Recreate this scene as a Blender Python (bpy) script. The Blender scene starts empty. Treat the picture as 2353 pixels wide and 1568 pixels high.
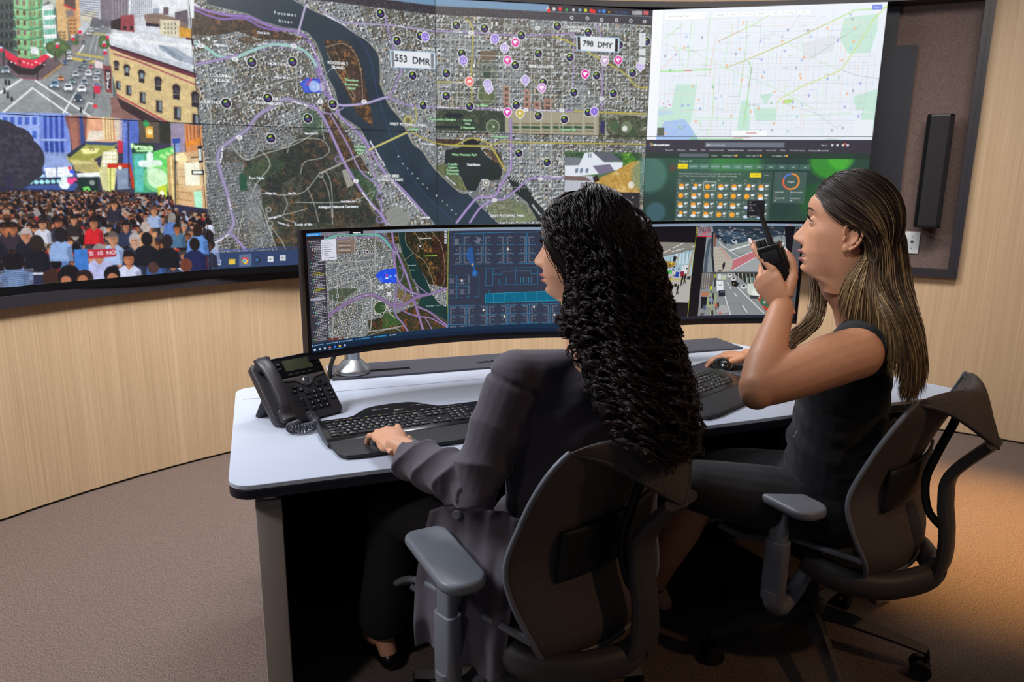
import bpy, bmesh, math, random
import numpy as np
from mathutils import Vector, Matrix
PI = math.pi
SC = bpy.context.scene
COL = SC.collection

# ------------------------------------------------------------------ camera, world, lights, exposure
F_PX, PITCH, ROLL, EYE = 1712.1, 0.2256, 0.0098, 1.44
_c, _s = math.cos(PITCH), math.sin(PITCH)
FWD = np.array([0, _c, -_s]); _up0 = np.array([0, _s, _c]); _rt0 = np.array([1.0, 0, 0])
RGT = math.cos(ROLL) * _rt0 + math.sin(ROLL) * _up0
UPV = -math.sin(ROLL) * _rt0 + math.cos(ROLL) * _up0
ORG = np.array([0, 0, EYE])
cam_d = bpy.data.cameras.new('camera'); cam = bpy.data.objects.new('camera', cam_d); COL.objects.link(cam)
M = Matrix.Identity(4)
for i in range(3):
    M[i][0], M[i][1], M[i][2], M[i][3] = RGT[i], UPV[i], -FWD[i], ORG[i]
cam.matrix_world = M
cam_d.sensor_width = 36; cam_d.lens = 36 * F_PX / 2353; cam_d.clip_start = .05
cam_d.dof.use_dof = True; cam_d.dof.focus_distance = 1.95; cam_d.dof.aperture_fstop = 5.0
SC.camera = cam
SC.view_settings.view_transform = 'Standard'; SC.view_settings.look = 'None'
SC.view_settings.exposure = 0.0; SC.view_settings.gamma = 1.0; SC.view_settings.use_curve_mapping = False

W = bpy.data.worlds.new('world'); SC.world = W; W.use_nodes = True
W.node_tree.nodes['Background'].inputs[0].default_value = (.55, .6, .75, 1)
W.node_tree.nodes['Background'].inputs[1].default_value = .06

def lamp(name, kind, loc, target, power, color, size=1.0, size_y=None, spot=None, blend=.5):
    d = bpy.data.lights.new(name, kind); o = bpy.data.objects.new(name, d); COL.objects.link(o)
    d.energy = power; d.color = color
    if kind == 'AREA':
        d.size = size
        if size_y: d.shape = 'RECTANGLE'; d.size_y = size_y
    elif kind == 'SPOT':
        d.spot_size = spot; d.spot_blend = blend; d.shadow_soft_size = size
    o.location = loc
    o.rotation_euler = (Vector(target) - Vector(loc)).to_track_quat('-Z', 'Y').to_euler()
    return o
# ceiling panels over the aisle between the desk and the video wall, a row of wall washers, a warm downlight, added fill spots and an added left washer
lamp('key_softbox_light', 'AREA', (-1.75, 1.65, 2.35), (.3, 1.75, 1.0), 40, (.90, .94, 1.0), .8, .6)
lamp('ceiling_panel_light', 'AREA', (-.35, 3.0, 2.75), (.55, 1.8, .9), 30, (.95, .96, 1.0), .7, .5)
lamp('face_arm_fill_spot', 'SPOT', (-.1, .55, 2.5), (.68, 1.74, 1.16), 60, (1.0, .95, .90), .12, spot=math.radians(21), blend=.8)  # unseen fill spot, added to lift the right woman's face and arm
lamp('desk_leg_fill_spot', 'SPOT', (-1.5, -.2, 2.5), (-.62, 1.75, .35), 62, (1.0, .93, .88), .15, spot=math.radians(34), blend=.9)  # unseen fill from the camera side, added to brighten the desk leg
lamp('wall_washer_light', 'AREA', (.35, 2.7, 2.85), (.6, 4.6, .2), 50, (1.0, .92, .84), 3.4, .4).data.spread = math.radians(105)
lamp('left_aisle_light', 'AREA', (-2.3, 1.7, 2.7), (-1.9, 2.0, 0), 7, (1.0, .88, .78), .8, .8).data.spread = math.radians(75)
lamp('warm_downlight', 'SPOT', (2.35, 3.0, 2.7), (1.98, 2.82, 0), 800, (1.0, .52, .14), .05, spot=math.radians(38), blend=1.0)
lamp('warm_rear_fill_spot', 'SPOT', (2.3, .2, 2.6), (.7, 1.9, .6), 46, (1.0, .58, .28), .06, spot=math.radians(46), blend=1.0)  # unseen warm fill from the camera side, aimed at the chair backs
lamp('added_washer_light_left', 'AREA', (-.7, 1.9, 2.85), (-2.0, 3.2, .7), 20, (1.0, .93, .86), 1.2, .4).data.spread = math.radians(95)  # second washer, added to brighten the left wall
# ------------------------------------------------------------------ helpers
def ray(u, v): return FWD + RGT * ((u - 1176.5) / F_PX) - UPV * ((v - 784) / F_PX)
def atz(u, v, z):
    d = ray(u, v); return Vector(ORG + d * (z - EYE) / d[2])
def atd(u, v, t): return Vector(ORG + ray(u, v) * t)      # point at axis depth t
def projpx(P):
    d = np.asarray(P) - ORG; z = d @ FWD
    return 1176.5 + F_PX * (d @ RGT) / z, 784 - F_PX * (d @ UPV) / z

def srgb(r, g=None, b=None):
    if g is None: g = b = r
    return tuple(((x / 255) / 12.92 if x <= 10 else ((x / 255 + .055) / 1.055) ** 2.4) for x in (r, g, b)) + (1.0,)

MATS = {}
def mat(name, col=(.5, .5, .5, 1), rough=.5, metal=0.0, spec=.5, bump=None, noise=None, coat=0, sheen=0, sss=0, alpha=1.0, trans=0, emit=None, estr=0):
    """principled procedural material; noise=(scale, amount) varies value, bump=(scale, strength)"""
    if name in MATS: return MATS[name]
    m = bpy.data.materials.new(name); m.use_nodes = True; nt = m.node_tree; N = nt.nodes; L = nt.links
    p = N['Principled BSDF']; p.inputs['Base Color'].default_value = col; p.inputs['Roughness'].default_value = rough
    p.inputs['Metallic'].default_value = metal; p.inputs['Specular IOR Level'].default_value = spec
    p.inputs['Coat Weight'].default_value = coat; p.inputs['Sheen Weight'].default_value = sheen
    if sss:
        p.inputs['Subsurface Weight'].default_value = sss; p.inputs['Subsurface Radius'].default_value = (.012, .005, .003); p.inputs['Subsurface Scale'].default_value = 1
    if trans: p.inputs['Transmission Weight'].default_value = trans
    if emit: p.inputs['Emission Color'].default_value = emit; p.inputs['Emission Strength'].default_value = estr
    p.inputs['Alpha'].default_value = alpha
    tc = N.new('ShaderNodeTexCoord')
    if noise:
        n = N.new('ShaderNodeTexNoise'); n.inputs['Scale'].default_value = noise[0]; n.inputs['Detail'].default_value = 4
        L.new(tc.outputs['Object'], n.inputs['Vector'])
        mx = N.new('ShaderNodeMix'); mx.data_type = 'RGBA'; mx.blend_type = 'MULTIPLY'; mx.inputs[0].default_value = 1
        mx.inputs[6].default_value = col
        r = N.new('ShaderNodeMapRange'); r.inputs[1].default_value = .25; r.inputs[2].default_value = .75
        r.inputs[3].default_value = 1 - noise[1]; r.inputs[4].default_value = 1 + noise[1]
        L.new(n.outputs[0], r.inputs[0]); L.new(r.outputs[0], mx.inputs[7]); L.new(mx.outputs[2], p.inputs['Base Color'])
    if bump:
        n = N.new('ShaderNodeTexNoise'); n.inputs['Scale'].default_value = bump[0]; n.inputs['Detail'].default_value = 3
        L.new(tc.outputs['Object'], n.inputs['Vector'])
        b = N.new('ShaderNodeBump'); b.inputs['Strength'].default_value = bump[1]; b.inputs['Distance'].default_value = .002
        L.new(n.outputs[0], b.inputs['Height']); L.new(b.outputs[0], p.inputs['Normal'])
    MATS[name] = m
    return m

def mesh_obj(name, V, F, m=None, parent=None, smooth=True, sharp=40, loc=None):
    me = bpy.data.meshes.new(name)
    me.from_pydata([tuple(map(float, v)) for v in V], [], [tuple(map(int, f)) for f in F]); me.validate(); me.update()
    return _fin(name, me, m, parent, smooth, sharp, loc)
def _fin(name, me, m, parent, smooth=True, sharp=40, loc=None):
    o = bpy.data.objects.new(name, me); COL.objects.link(o)
    if m is not None: me.materials.append(m)
    if smooth:
        me.polygons.foreach_set('use_smooth', [True] * len(me.polygons))
        if sharp: me.set_sharp_from_angle(angle=math.radians(sharp))
    if parent is not None: o.parent = parent
    if loc is not None: o.location = loc
    return o
def bm_obj(name, bm, m=None, parent=None, smooth=True, sharp=40, loc=None):
    me = bpy.data.meshes.new(name); bmesh.ops.recalc_face_normals(bm, faces=bm.faces); bm.to_mesh(me); bm.free()
    return _fin(name, me, m, parent, smooth, sharp, loc)
def thing(name, label, cat, loc=(0, 0, 0), rotz=0, group=None, rot=None):
    o = bpy.data.objects.new(name, None); COL.objects.link(o); o.empty_display_size = .05
    o.location = loc; o.rotation_euler = rot if rot else (0, 0, rotz); tag(o, label, cat, group); return o
def tag(o, label, cat, group=None):
    o['label'] = label; o['category'] = cat
    if group: o['group'] = group
    return o
def struct(o): o['kind'] = 'structure'; return o

class MB:
    """collects shapes into one mesh"""
    def __init__(s): s.V = []; s.F = []
    def add(s, V, F, M=None):
        b = len(s.V)
        for v in V: s.V.append(tuple(M @ Vector(v)) if M is not None else tuple(v))
        for f in F: s.F.append(tuple(i + b for i in f))
        return s
    def box(s, x0, x1, y0, y1, z0, z1, M=None, bev=0):
        if bev <= 0:
            V = [(x, y, z) for x in (x0, x1) for y in (y0, y1) for z in (z0, z1)]
            F = [(0, 1, 3, 2), (4, 6, 7, 5), (0, 4, 5, 1), (2, 3, 7, 6), (0, 2, 6, 4), (1, 5, 7, 3)]
            return s.add(V, F, M)
        bm = bmesh.new(); bmesh.ops.create_cube(bm, size=1)
        for v in bm.verts: v.co = ((x0 + x1) / 2 + v.co.x * (x1 - x0), (y0 + y1) / 2 + v.co.y * (y1 - y0), (z0 + z1) / 2 + v.co.z * (z1 - z0))
        bmesh.ops.bevel(bm, geom=list(bm.edges), offset=bev, segments=2, affect='EDGES', profile=.5)
        bm.verts.ensure_lookup_table(); bm.verts.index_update()
        s.add([v.co[:] for v in bm.verts], [[v.index for v in f.verts] for f in bm.faces], M); bm.free(); return s
    def prism(s, pts, z0, z1, M=None, bev=0, segs=3):
        """extrude a ccw outline; bev rounds top and bottom rim"""
        n = len(pts); P = np.array(pts, float)
        def inset(d):
            if d == 0: return P
            a = np.roll(P, 1, 0); b = np.roll(P, -1, 0)
            e1 = P - a; e2 = b - P
            n1 = np.c_[e1[:, 1], -e1[:, 0]] / (np.linalg.norm(e1, axis=1)[:, None] + 1e-12); n2 = np.c_[e2[:, 1], -e2[:, 0]] / (np.linalg.norm(e2, axis=1)[:, None] + 1e-12)
            nn = n1 + n2; nn /= (np.linalg.norm(nn, axis=1)[:, None] + 1e-12)
            k = 1 / np.clip((nn * n1).sum(1), .5, 1)
            return P - nn * d * k[:, None]
        rings = []
        if bev > 0:
            for i in range(segs + 1):
                t = PI / 2 * i / segs; rings.append((inset(bev * (1 - math.sin(t))), z0 + bev * (1 - math.cos(t))))
            for i in range(segs + 1):
                t = PI / 2 * i / segs; rings.append((inset(bev * (1 - math.cos(t))), z1 - bev * (1 - math.sin(t))))
        else: rings = [(P, z0), (P, z1)]
        V = []; F = []
        for R, z in rings: V += [(x, y, z) for x, y in R]
        for k in range(len(rings) - 1):
            for i in range(n):
                j = (i + 1) % n; F.append((k * n + i, k * n + j, (k + 1) * n + j, (k + 1) * n + i))
        F.append(tuple(reversed(range(n)))); F.append(tuple(range((len(rings) - 1) * n, len(rings) * n)))
        return s.add(V, F, M)
    def lathe(s, prof, n=32, M=None, cap=True):
        V = []; F = []
        for r, z in prof: V += [(r * math.cos(2 * PI * i / n), r * math.sin(2 * PI * i / n), z) for i in range(n)]
        for k in range(len(prof) - 1):
            for i in range(n):
                j = (i + 1) % n; F.append((k * n + i, k * n + j, (k + 1) * n + j, (k + 1) * n + i))
        if cap: F.append(tuple(reversed(range(n)))); F.append(tuple(range((len(prof) - 1) * n, len(prof) * n)))
        return s.add(V, F, M)
    def tube(s, pts, rad, n=10, M=None, cap=True, closed=False, flat=None):
        """sweep a circle (or ellipse: flat=(ratio, up)) along points"""
        P = np.array([tuple(p) for p in pts], float); m = len(P)
        R = np.full(m, float(rad)) if np.isscalar(rad) else np.array(rad, float)
        T = np.gradient(P, axis=0)
        if closed: T = np.roll(P, -1, 0) - np.roll(P, 1, 0)
        T /= np.linalg.norm(T, axis=1)[:, None] + 1e-12
        if flat is not None: u0 = np.array(flat[1], float)
        else: u0 = np.array([0, 0, 1.0]) if abs(T[0][2]) < .9 else np.array([1.0, 0, 0])
        V = []; F = []; u = u0
        for i in range(m):
            if flat is not None: u = u0
            u = u - T[i] * (u @ T[i]); u /= np.linalg.norm(u) + 1e-12; w = np.cross(T[i], u)
            fr = flat[0] if flat is not None else 1
            for k in range(n):
                a = 2 * PI * k / n; V.append(P[i] + R[i] * (u * math.cos(a) * fr + w * math.sin(a)))
        mm = m if closed else m - 1
        for i in range(mm):
            for k in range(n):
                l = (k + 1) % n; ii = (i + 1) % m; F.append((i * n + k, i * n + l, ii * n + l, ii * n + k))
        if cap and not closed: F.append(tuple(reversed(range(n)))); F.append(tuple(range((m - 1) * n, m * n)))
        return s.add(V, F, M)
    def ell(s, c, r, M=None, nu=16, nv=10):
        V = [(c[0], c[1], c[2] - r[2])]; F = []
        for j in range(1, nv):
            t = -PI / 2 + PI * j / nv
            V += [(c[0] + r[0] * math.cos(t) * math.cos(2 * PI * i / nu), c[1] + r[1] * math.cos(t) * math.sin(2 * PI * i / nu), c[2] + r[2] * math.sin(t)) for i in range(nu)]
        V.append((c[0], c[1], c[2] + r[2])); top = len(V) - 1
        for i in range(nu):
            j = (i + 1) % nu; F.append((0, 1 + j, 1 + i)); F.append((top, top - nu + i, top - nu + j))
        for k in range(nv - 2):
            for i in range(nu):
                j = (i + 1) % nu; a = 1 + k * nu; F.append((a + i, a + j, a + nu + j, a + nu + i))
        return s.add(V, F, M)
    def grid(s, fn, nu, nv, closed_u=False, M=None):
        V = [fn(i / (nu if closed_u else nu - 1), j / (nv - 1)) for j in range(nv) for i in range(nu)]; F = []
        for j in range(nv - 1):
            for i in range(nu if closed_u else nu - 1):
                k = (i + 1) % nu; F.append((j * nu + i, j * nu + k, (j + 1) * nu + k, (j + 1) * nu + i))
        return s.add(V, F, M)
    def obj(s, name, m=None, parent=None, smooth=True, sharp=40, loc=None):
        return mesh_obj(name, s.V, s.F, m, parent, smooth, sharp, loc)

def rrect(x0, x1, y0, y1, r, n=5):
    out = []
    rs = r if isinstance(r, (tuple, list)) else (r,) * 4          # corners: (x1,y0),(x1,y1),(x0,y1),(x0,y0)
    for (cx, cy, a0, rr, sx, sy) in ((x1, y0, -90, rs[0], -1, 1), (x1, y1, 0, rs[1], -1, -1), (x0, y1, 90, rs[2], 1, -1), (x0, y0, 180, rs[3], 1, 1)):
        for k in range(n + 1):
            a = math.radians(a0 + 90 * k / n); out.append((cx + sx * rr + rr * math.cos(a), cy + sy * rr + rr * math.sin(a)))
    return out
def spline(P, n=8, closed=False):
    """catmull-rom through points"""
    P = [np.array(p, float) for p in P]; out = []
    m = len(P)
    for i in range(m if closed else m - 1):
        if closed: a, b, c, d = P[i - 1], P[i], P[(i + 1) % m], P[(i + 2) % m]
        else: a, b, c, d = P[max(i - 1, 0)], P[i], P[i + 1], P[min(i + 2, m - 1)]
        for k in range(n):
            t = k / n; out.append(.5 * ((2 * b) + (-a + c) * t + (2 * a - 5 * b + 4 * c - d) * t * t + (-a + 3 * b - 3 * c + d) * t ** 3))
    if not closed: out.append(P[-1])
    return out

_fc = bpy.data.curves.new('glyphs', 'FONT'); _fo = bpy.data.objects.new('glyphs', _fc); COL.objects.link(_fo)
_TC = {}
def text_tris(s):
    """text outline as (verts 2D, polygons), height of capitals about 1, starting at x=0"""
    if s in _TC: return _TC[s]
    _fc.body = s; _fc.size = 1.38; _fc.resolution_u = 3
    me = _fo.to_mesh(); V = np.array([v.co[:2] for v in me.vertices]) if len(me.vertices) else np.zeros((0, 2))
    Fc = [tuple(p.vertices) for p in me.polygons]; _fo.to_mesh_clear()
    if len(V): V[:, 0] -= V[:, 0].min()
    _TC[s] = (V, Fc); return V, Fc
def add_text(mb, s, x, y, h, M, z=0, align='l', rot=0):
    """flat lettering in the local XY plane of M, capital height h"""
    V, Fc = text_tris(s)
    if not len(V): return
    w = V[:, 0].max(); dx = {'l': 0, 'c': -w / 2, 'r': -w}[align]
    c, s_ = math.cos(rot), math.sin(rot)
    mb.add([(x + h * ((a + dx) * c - b * s_), y + h * ((a + dx) * s_ + b * c), z) for a, b in V], Fc, M)
# ------------------------------------------------------------------ room: curved wood wall, carpet, recessed video wall
WC = np.array([.833, 1.04]); WR = 3.441
def cyl(ang, r, z): a = math.radians(ang); return (WC[0] + r * math.cos(a), WC[1] + r * math.sin(a), z)
DC = atz(530, 1105, .74); DTH = math.radians(18.836)
E1 = np.array([math.cos(DTH), math.sin(DTH)]); E2 = np.array([-E1[1], E1[0]])
def DW(e1, e2, z=.74): p = np.array(DC[:2]) + E1 * e1 + E2 * e2; return Vector((p[0], p[1], z))

def wood_mat():
    m = bpy.data.materials.new('pale_wood_veneer'); m.use_nodes = True; nt = m.node_tree; N = nt.nodes; L = nt.links; p = N['Principled BSDF']
    tc = N.new('ShaderNodeTexCoord'); mp = N.new('ShaderNodeMapping'); mp.inputs['Scale'].default_value = (1, 1, .012)
    L.new(tc.outputs['Object'], mp.inputs[0])
    n1 = N.new('ShaderNodeTexNoise'); n1.inputs['Scale'].default_value = 130; n1.inputs['Detail'].default_value = 5; n1.inputs['Distortion'].default_value = .3
    n2 = N.new('ShaderNodeTexNoise'); n2.inputs['Scale'].default_value = 9; n2.inputs['Detail'].default_value = 2
    L.new(mp.outputs[0], n1.inputs[0]); L.new(mp.outputs[0], n2.inputs[0])
    r = N.new('ShaderNodeValToRGB'); e = r.color_ramp.elements
    e[0].position = .32; e[0].color = srgb(188, 161, 130); e[1].position = .68; e[1].color = srgb(210, 184, 151)
    L.new(n1.outputs[0], r.inputs[0])
    mx = N.new('ShaderNodeMix'); mx.data_type = 'RGBA'; mx.inputs[7].default_value = srgb(180, 152, 120); L.new(r.outputs[0], mx.inputs[6])
    rr = N.new('ShaderNodeMapRange'); rr.inputs[1].default_value = .35; rr.inputs[2].default_value = .75; rr.inputs[3].default_value = 0; rr.inputs[4].default_value = .6
    L.new(n2.outputs[0], rr.inputs[0]); L.new(rr.outputs[0], mx.inputs[0]); L.new(mx.outputs[2], p.inputs['Base Color'])
    p.inputs['Roughness'].default_value = .55
    b = N.new('ShaderNodeBump'); b.inputs['Strength'].default_value = .12; b.inputs['Distance'].default_value = .001; L.new(n1.outputs[0], b.inputs['Height']); L.new(b.outputs[0], p.inputs['Normal'])
    return m
def carpet_mat():
    m = bpy.data.materials.new('taupe_carpet'); m.use_nodes = True; nt = m.node_tree; N = nt.nodes; L = nt.links; p = N['Principled BSDF']
    tc = N.new('ShaderNodeTexCoord'); mp = N.new('ShaderNodeMapping'); mp.inputs['Scale'].default_value = (1, .35, 1); mp.inputs['Rotation'].default_value = (0, 0, -.28); L.new(tc.outputs['Object'], mp.inputs[0])
    n1 = N.new('ShaderNodeTexNoise'); n1.inputs['Scale'].default_value = 420; n1.inputs['Detail'].default_value = 2; L.new(mp.outputs[0], n1.inputs[0])
    v = N.new('ShaderNodeTexVoronoi'); v.inputs['Scale'].default_value = 260; L.new(mp.outputs[0], v.inputs[0])
    r = N.new('ShaderNodeValToRGB'); e = r.color_ramp.elements
    e[0].position = .3; e[0].color = srgb(78, 68, 65); e[1].position = .72; e[1].color = srgb(140, 124, 117)
    L.new(n1.outputs[0], r.inputs[0]); L.new(r.outputs[0], p.inputs['Base Color']); p.inputs['Roughness'].default_value = .95; p.inputs['Specular IOR Level'].default_value = .1
    b = N.new('ShaderNodeBump'); b.inputs['Strength'].default_value = .6; b.inputs['Distance'].default_value = .003; L.new(v.outputs[0], b.inputs['Height']); L.new(b.outputs[0], p.inputs['Normal'])
    return m
M_wood = wood_mat(); M_carpet = carpet_mat()
M_felt = mat('brown_acoustic_felt', srgb(112, 96, 92), .95, spec=.1, noise=(160, .35), bump=(300, .5))
M_frame = mat('dark_frame_metal', srgb(42, 40, 48), .45, spec=.5)
M_black = mat('matt_black', srgb(12, 12, 15), .6)
M_bezel = mat('screen_bezel_black', srgb(8, 8, 11), .28, spec=.5)

struct(MB().box(-4.2, 4.6, -1.2, 4.7, -.05, 0).obj('floor', M_carpet, smooth=False))
# wall: arc with a rectangular opening for the video wall
ANG0, ANG1 = 188.0, -8.0; OPL, OPR, OPB, OPT = 168.0, 62.35, .885, 2.36
def arc(a0, a1, z0, z1, r0, r1, name, m, n=80, par=None):
    mb = MB(); V = []; F = []
    for i in range(n + 1):
        a = a0 + (a1 - a0) * i / n
        V += [cyl(a, r0, z0), cyl(a, r1, z0), cyl(a, r1, z1), cyl(a, r0, z1)]
    for i in range(n):
        for k in range(4):
            l = (k + 1) % 4; F.append((4 * i + k, 4 * i + l, 4 * i + 4 + l, 4 * i + 4 + k))
    F.append((0, 3, 2, 1)); b = 4 * n; F.append((b, b + 1, b + 2, b + 3))
    mb.add(V, F); return mb
wl = arc(ANG0, ANG1, .012, OPB, WR, WR + .12, 'w', None)
wl.add(*(lambda q: (q.V, q.F))(arc(ANG0, OPL, OPB, 2.9, WR, WR + .12, 'w', None, 12)))
wl.add(*(lambda q: (q.V, q.F))(arc(OPR, ANG1, OPB, 2.9, WR, WR + .12, 'w', None, 40)))
wl.add(*(lambda q: (q.V, q.F))(arc(OPL, OPR, OPT, 2.9, WR, WR + .12, 'w', None, 60)))
struct(wl.obj('wall_back', M_wood, sharp=50))
struct(arc(ANG0, ANG1, 0, .012, WR + .012, WR + .1, 'b', None).obj('baseboard_back', M_black))
struct(arc(OPL, OPR, OPB - .02, OPT, WR + .121, WR + .2, 'b', None).obj('wall_alcove', M_felt, sharp=50))
# dark metal frame round the opening, its bottom rail stands proud as a ledge
fr = arc(OPL, OPR - .25, OPB, OPB + .018, WR - .045, WR + .12, '', None)
q = arc(OPL, OPR, OPB + .018, OPB + .046, WR - .045, WR - .02, '', None); fr.add(q.V, q.F)
q = arc(OPR + .55, OPR - .25, OPB, OPT, WR - .03, WR + .0, '', None, 3); fr.add(q.V, q.F)
q = arc(OPR + .12, OPR - .25, OPB, OPT, WR - .04, WR + .121, '', None, 3); fr.add(q.V, q.F)
q = arc(OPL, OPR, OPT - .03, OPT, WR - .03, WR + .12, '', None, 60); fr.add(q.V, q.F)
struct(fr.obj('trim_1', M_frame, sharp=50))

# ---- video wall panels (16:9), four columns of two
TH = .67; SEAM = 1.6325
TJ = [np.array(p) for p in ((-2.269, 2.687), (-1.443, 3.544), (-.415, 4.147), (.752, 4.383), (1.916, 4.127))]
# ------------------------------------------------------------------ painter for what the displays show
def hexc(c):
    if isinstance(c, str): return np.array([int(c[i:i + 2], 16) / 255 for i in (0, 2, 4)])
    return np.array(c[:3], float) / 255
def _hash(a, b, k=0):
    x = np.sin(a * 127.1 + b * 311.7 + k * 74.7) * 43758.5453
    return x - np.floor(x)
def vnoise(x, y, k=0):
    xi = np.floor(x); yi = np.floor(y); fx = x - xi; fy = y - yi; fx = fx * fx * (3 - 2 * fx); fy = fy * fy * (3 - 2 * fy)
    a = _hash(xi, yi, k); b = _hash(xi + 1, yi, k); c = _hash(xi, yi + 1, k); d = _hash(xi + 1, yi + 1, k)
    return a + (b - a) * fx + (c - a) * fy + (a - b - c + d) * fx * fy
class Canvas:
    def __init__(s, w, h, T=None, k=1.0, bg='000000'):
        s.w, s.h, s.T, s.k = w, h, T, k; s.A = np.empty((h, w, 3), np.float32); s.A[:] = hexc(bg)
    def tp(s, pts): return np.array([s.T(*p) for p in pts]) if s.T is not None else np.array(pts, float)
    def _box(s, x0, y0, x1, y1):
        return max(0, int(math.floor(x0))), max(0, int(math.floor(y0))), min(s.w, int(math.ceil(x1)) + 1), min(s.h, int(math.ceil(y1)) + 1)
    def mask(s, P):
        x0, y0, x1, y1 = s._box(P[:, 0].min(), P[:, 1].min(), P[:, 0].max(), P[:, 1].max())
        if x1 <= x0 or y1 <= y0: return None
        X = np.arange(x0, x1) + .5; Y = np.arange(y0, y1) + .5; m = np.zeros((len(Y), len(X)), bool)
        Q = np.roll(P, -1, 0)
        for (ax, ay), (bx, by) in zip(P, Q):
            if ay == by: continue
            c = (Y > min(ay, by)) & (Y <= max(ay, by))
            if not c.any(): continue
            xi = ax + (Y[c] - ay) * (bx - ax) / (by - ay)
            m[c] ^= X[None, :] < xi[:, None]
        return m, x0, y0, x1, y1
    def put(s, r, col, a=1.0):
        if r is None: return
        m, x0, y0, x1, y1 = r; R = s.A[y0:y1, x0:x1]
        if callable(col):
            yy, xx = np.nonzero(m); c = col(xx + x0, yy + y0); R[m] = R[m] * (1 - a) + c * a
        else: R[m] = R[m] * (1 - a) + hexc(col) * a
    def poly(s, pts, col, a=1.0, raw=False):
        s.put(s.mask(np.array(pts, float) if raw else s.tp(pts)), col, a)
    def rect(s, x0, y0, x1, y1, col, a=1.0):                        # canvas pixels
        x0, y0, x1, y1 = [int(round(v)) for v in (x0, y0, x1, y1)]; x0 = max(x0, 0); y0 = max(y0, 0)
        s.A[y0:y1, x0:x1] = s.A[y0:y1, x0:x1] * (1 - a) + hexc(col) * a
    def line(s, pts, w, col, a=1.0, raw=False, sm=0, closed=False):
        if sm: pts = [tuple(p) for p in spline(pts, sm, closed)]
        P = np.array(pts, float) if raw else s.tp(pts); w = w * (1 if raw else s.k); acc = {}
        x0, y0, x1, y1 = s._box(P[:, 0].min() - w, P[:, 1].min() - w, P[:, 0].max() + w, P[:, 1].max() + w)
        if x1 <= x0 or y1 <= y0: return
        m = np.zeros((y1 - y0, x1 - x0), bool); n = len(P)
        for i in range(n if closed else n - 1):
            A = P[i]; B = P[(i + 1) % n]
            a0, b0, a1, b1 = s._box(min(A[0], B[0]) - w, min(A[1], B[1]) - w, max(A[0], B[0]) + w, max(A[1], B[1]) + w)
            if a1 <= a0 or b1 <= b0: continue
            X = np.arange(a0, a1)[None, :] + .5 - A[0]; Y = np.arange(b0, b1)[:, None] + .5 - A[1]; d = B - A; L = d @ d + 1e-9
            t = np.clip((X * d[0] + Y * d[1]) / L, 0, 1)
            m[b0 - y0:b1 - y0, a0 - x0:a1 - x0] |= (X - t * d[0]) ** 2 + (Y - t * d[1]) ** 2 <= (w / 2) ** 2
        s.put((m, x0, y0, x1, y1), col, a)
    def circ(s, c, r, col, a=1.0, raw=False, ry=None, rot=0):
        c = np.array(c, float) if raw else s.tp([c])[0]; r = r * (1 if raw else s.k); ry = r if ry is None else ry * (1 if raw else s.k)
        R = max(r, ry); x0, y0, x1, y1 = s._box(c[0] - R, c[1] - R, c[0] + R, c[1] + R)
        if x1 <= x0 or y1 <= y0: return
        X = np.arange(x0, x1)[None, :] + .5 - c[0]; Y = np.arange(y0, y1)[:, None] + .5 - c[1]
        if rot: X, Y = X * math.cos(rot) + Y * math.sin(rot), -X * math.sin(rot) + Y * math.cos(rot)
        s.put(((X / r) ** 2 + (Y / ry) ** 2 <= 1, x0, y0, x1, y1), col, a)
    def text(s, t, c, h, col, raw=False, rot=0, align='c', a=1.0, halo=None, bold=0, track=0):
        """capital height h; rot degrees counter-clockwise"""
        c = np.array(c, float) if raw else s.tp([c])[0]; h = h * (1 if raw else s.k)
        V, Fc = text_tris(t)
        if not len(V): return
        w = V[:, 0].max(); P = V.copy(); P[:, 0] += {'l': 0, 'c': -w / 2, 'r': -w}[align]; P[:, 1] -= .5; P *= h
        ca, sa = math.cos(math.radians(rot)), math.sin(math.radians(rot))
        Q = np.c_[c[0] + P[:, 0] * ca - P[:, 1] * sa, c[1] - (P[:, 0] * sa + P[:, 1] * ca)]
        x0, y0, x1, y1 = s._box(Q[:, 0].min() - 3, Q[:, 1].min() - 3, Q[:, 0].max() + 3, Q[:, 1].max() + 3)
        if x1 <= x0 or y1 <= y0: return
        m = np.zeros((y1 - y0, x1 - x0), bool)
        for f in Fc:
            r = s.mask(Q[list(f)])
            if r is not None: mm, a0, b0, a1, b1 = r; m[b0 - y0:b1 - y0, a0 - x0:a1 - x0] |= mm
        def dil(m, n):
            for _ in range(n):
                q = m.copy(); q[1:] |= m[:-1]; q[:-1] |= m[1:]; q[:, 1:] |= m[:, :-1]; q[:, :-1] |= m[:, 1:]; m = q
            return m
        m = dil(m, bold)
        if halo: s.put((dil(m, 2), x0, y0, x1, y1), halo, .55)
        s.put((m, x0, y0, x1, y1), col, a)
    def fill(s, fn, x0=0, y0=0, x1=None, y1=None, a=1.0):
        x1 = x1 or s.w; y1 = y1 or s.h; X, Y = np.meshgrid(np.arange(x0, x1), np.arange(y0, y1)); c = fn(X.ravel(), Y.ravel()).reshape(y1 - y0, x1 - x0, 3)
        s.A[y0:y1, x0:x1] = s.A[y0:y1, x0:x1] * (1 - a) + c * a
    def image(s, name, grain=.02):
        A = s.A.copy(); rg = np.random.default_rng(5); A += rg.normal(0, grain, A.shape[:2])[:, :, None]
        img = bpy.data.images.new(name, s.w, s.h); B = np.ones((s.h, s.w, 4), np.float32); B[:, :, :3] = np.clip(A[::-1], 0, 1)
        img.pixels.foreach_set(B.ravel()); img.update(); img.pack(); return img

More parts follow.
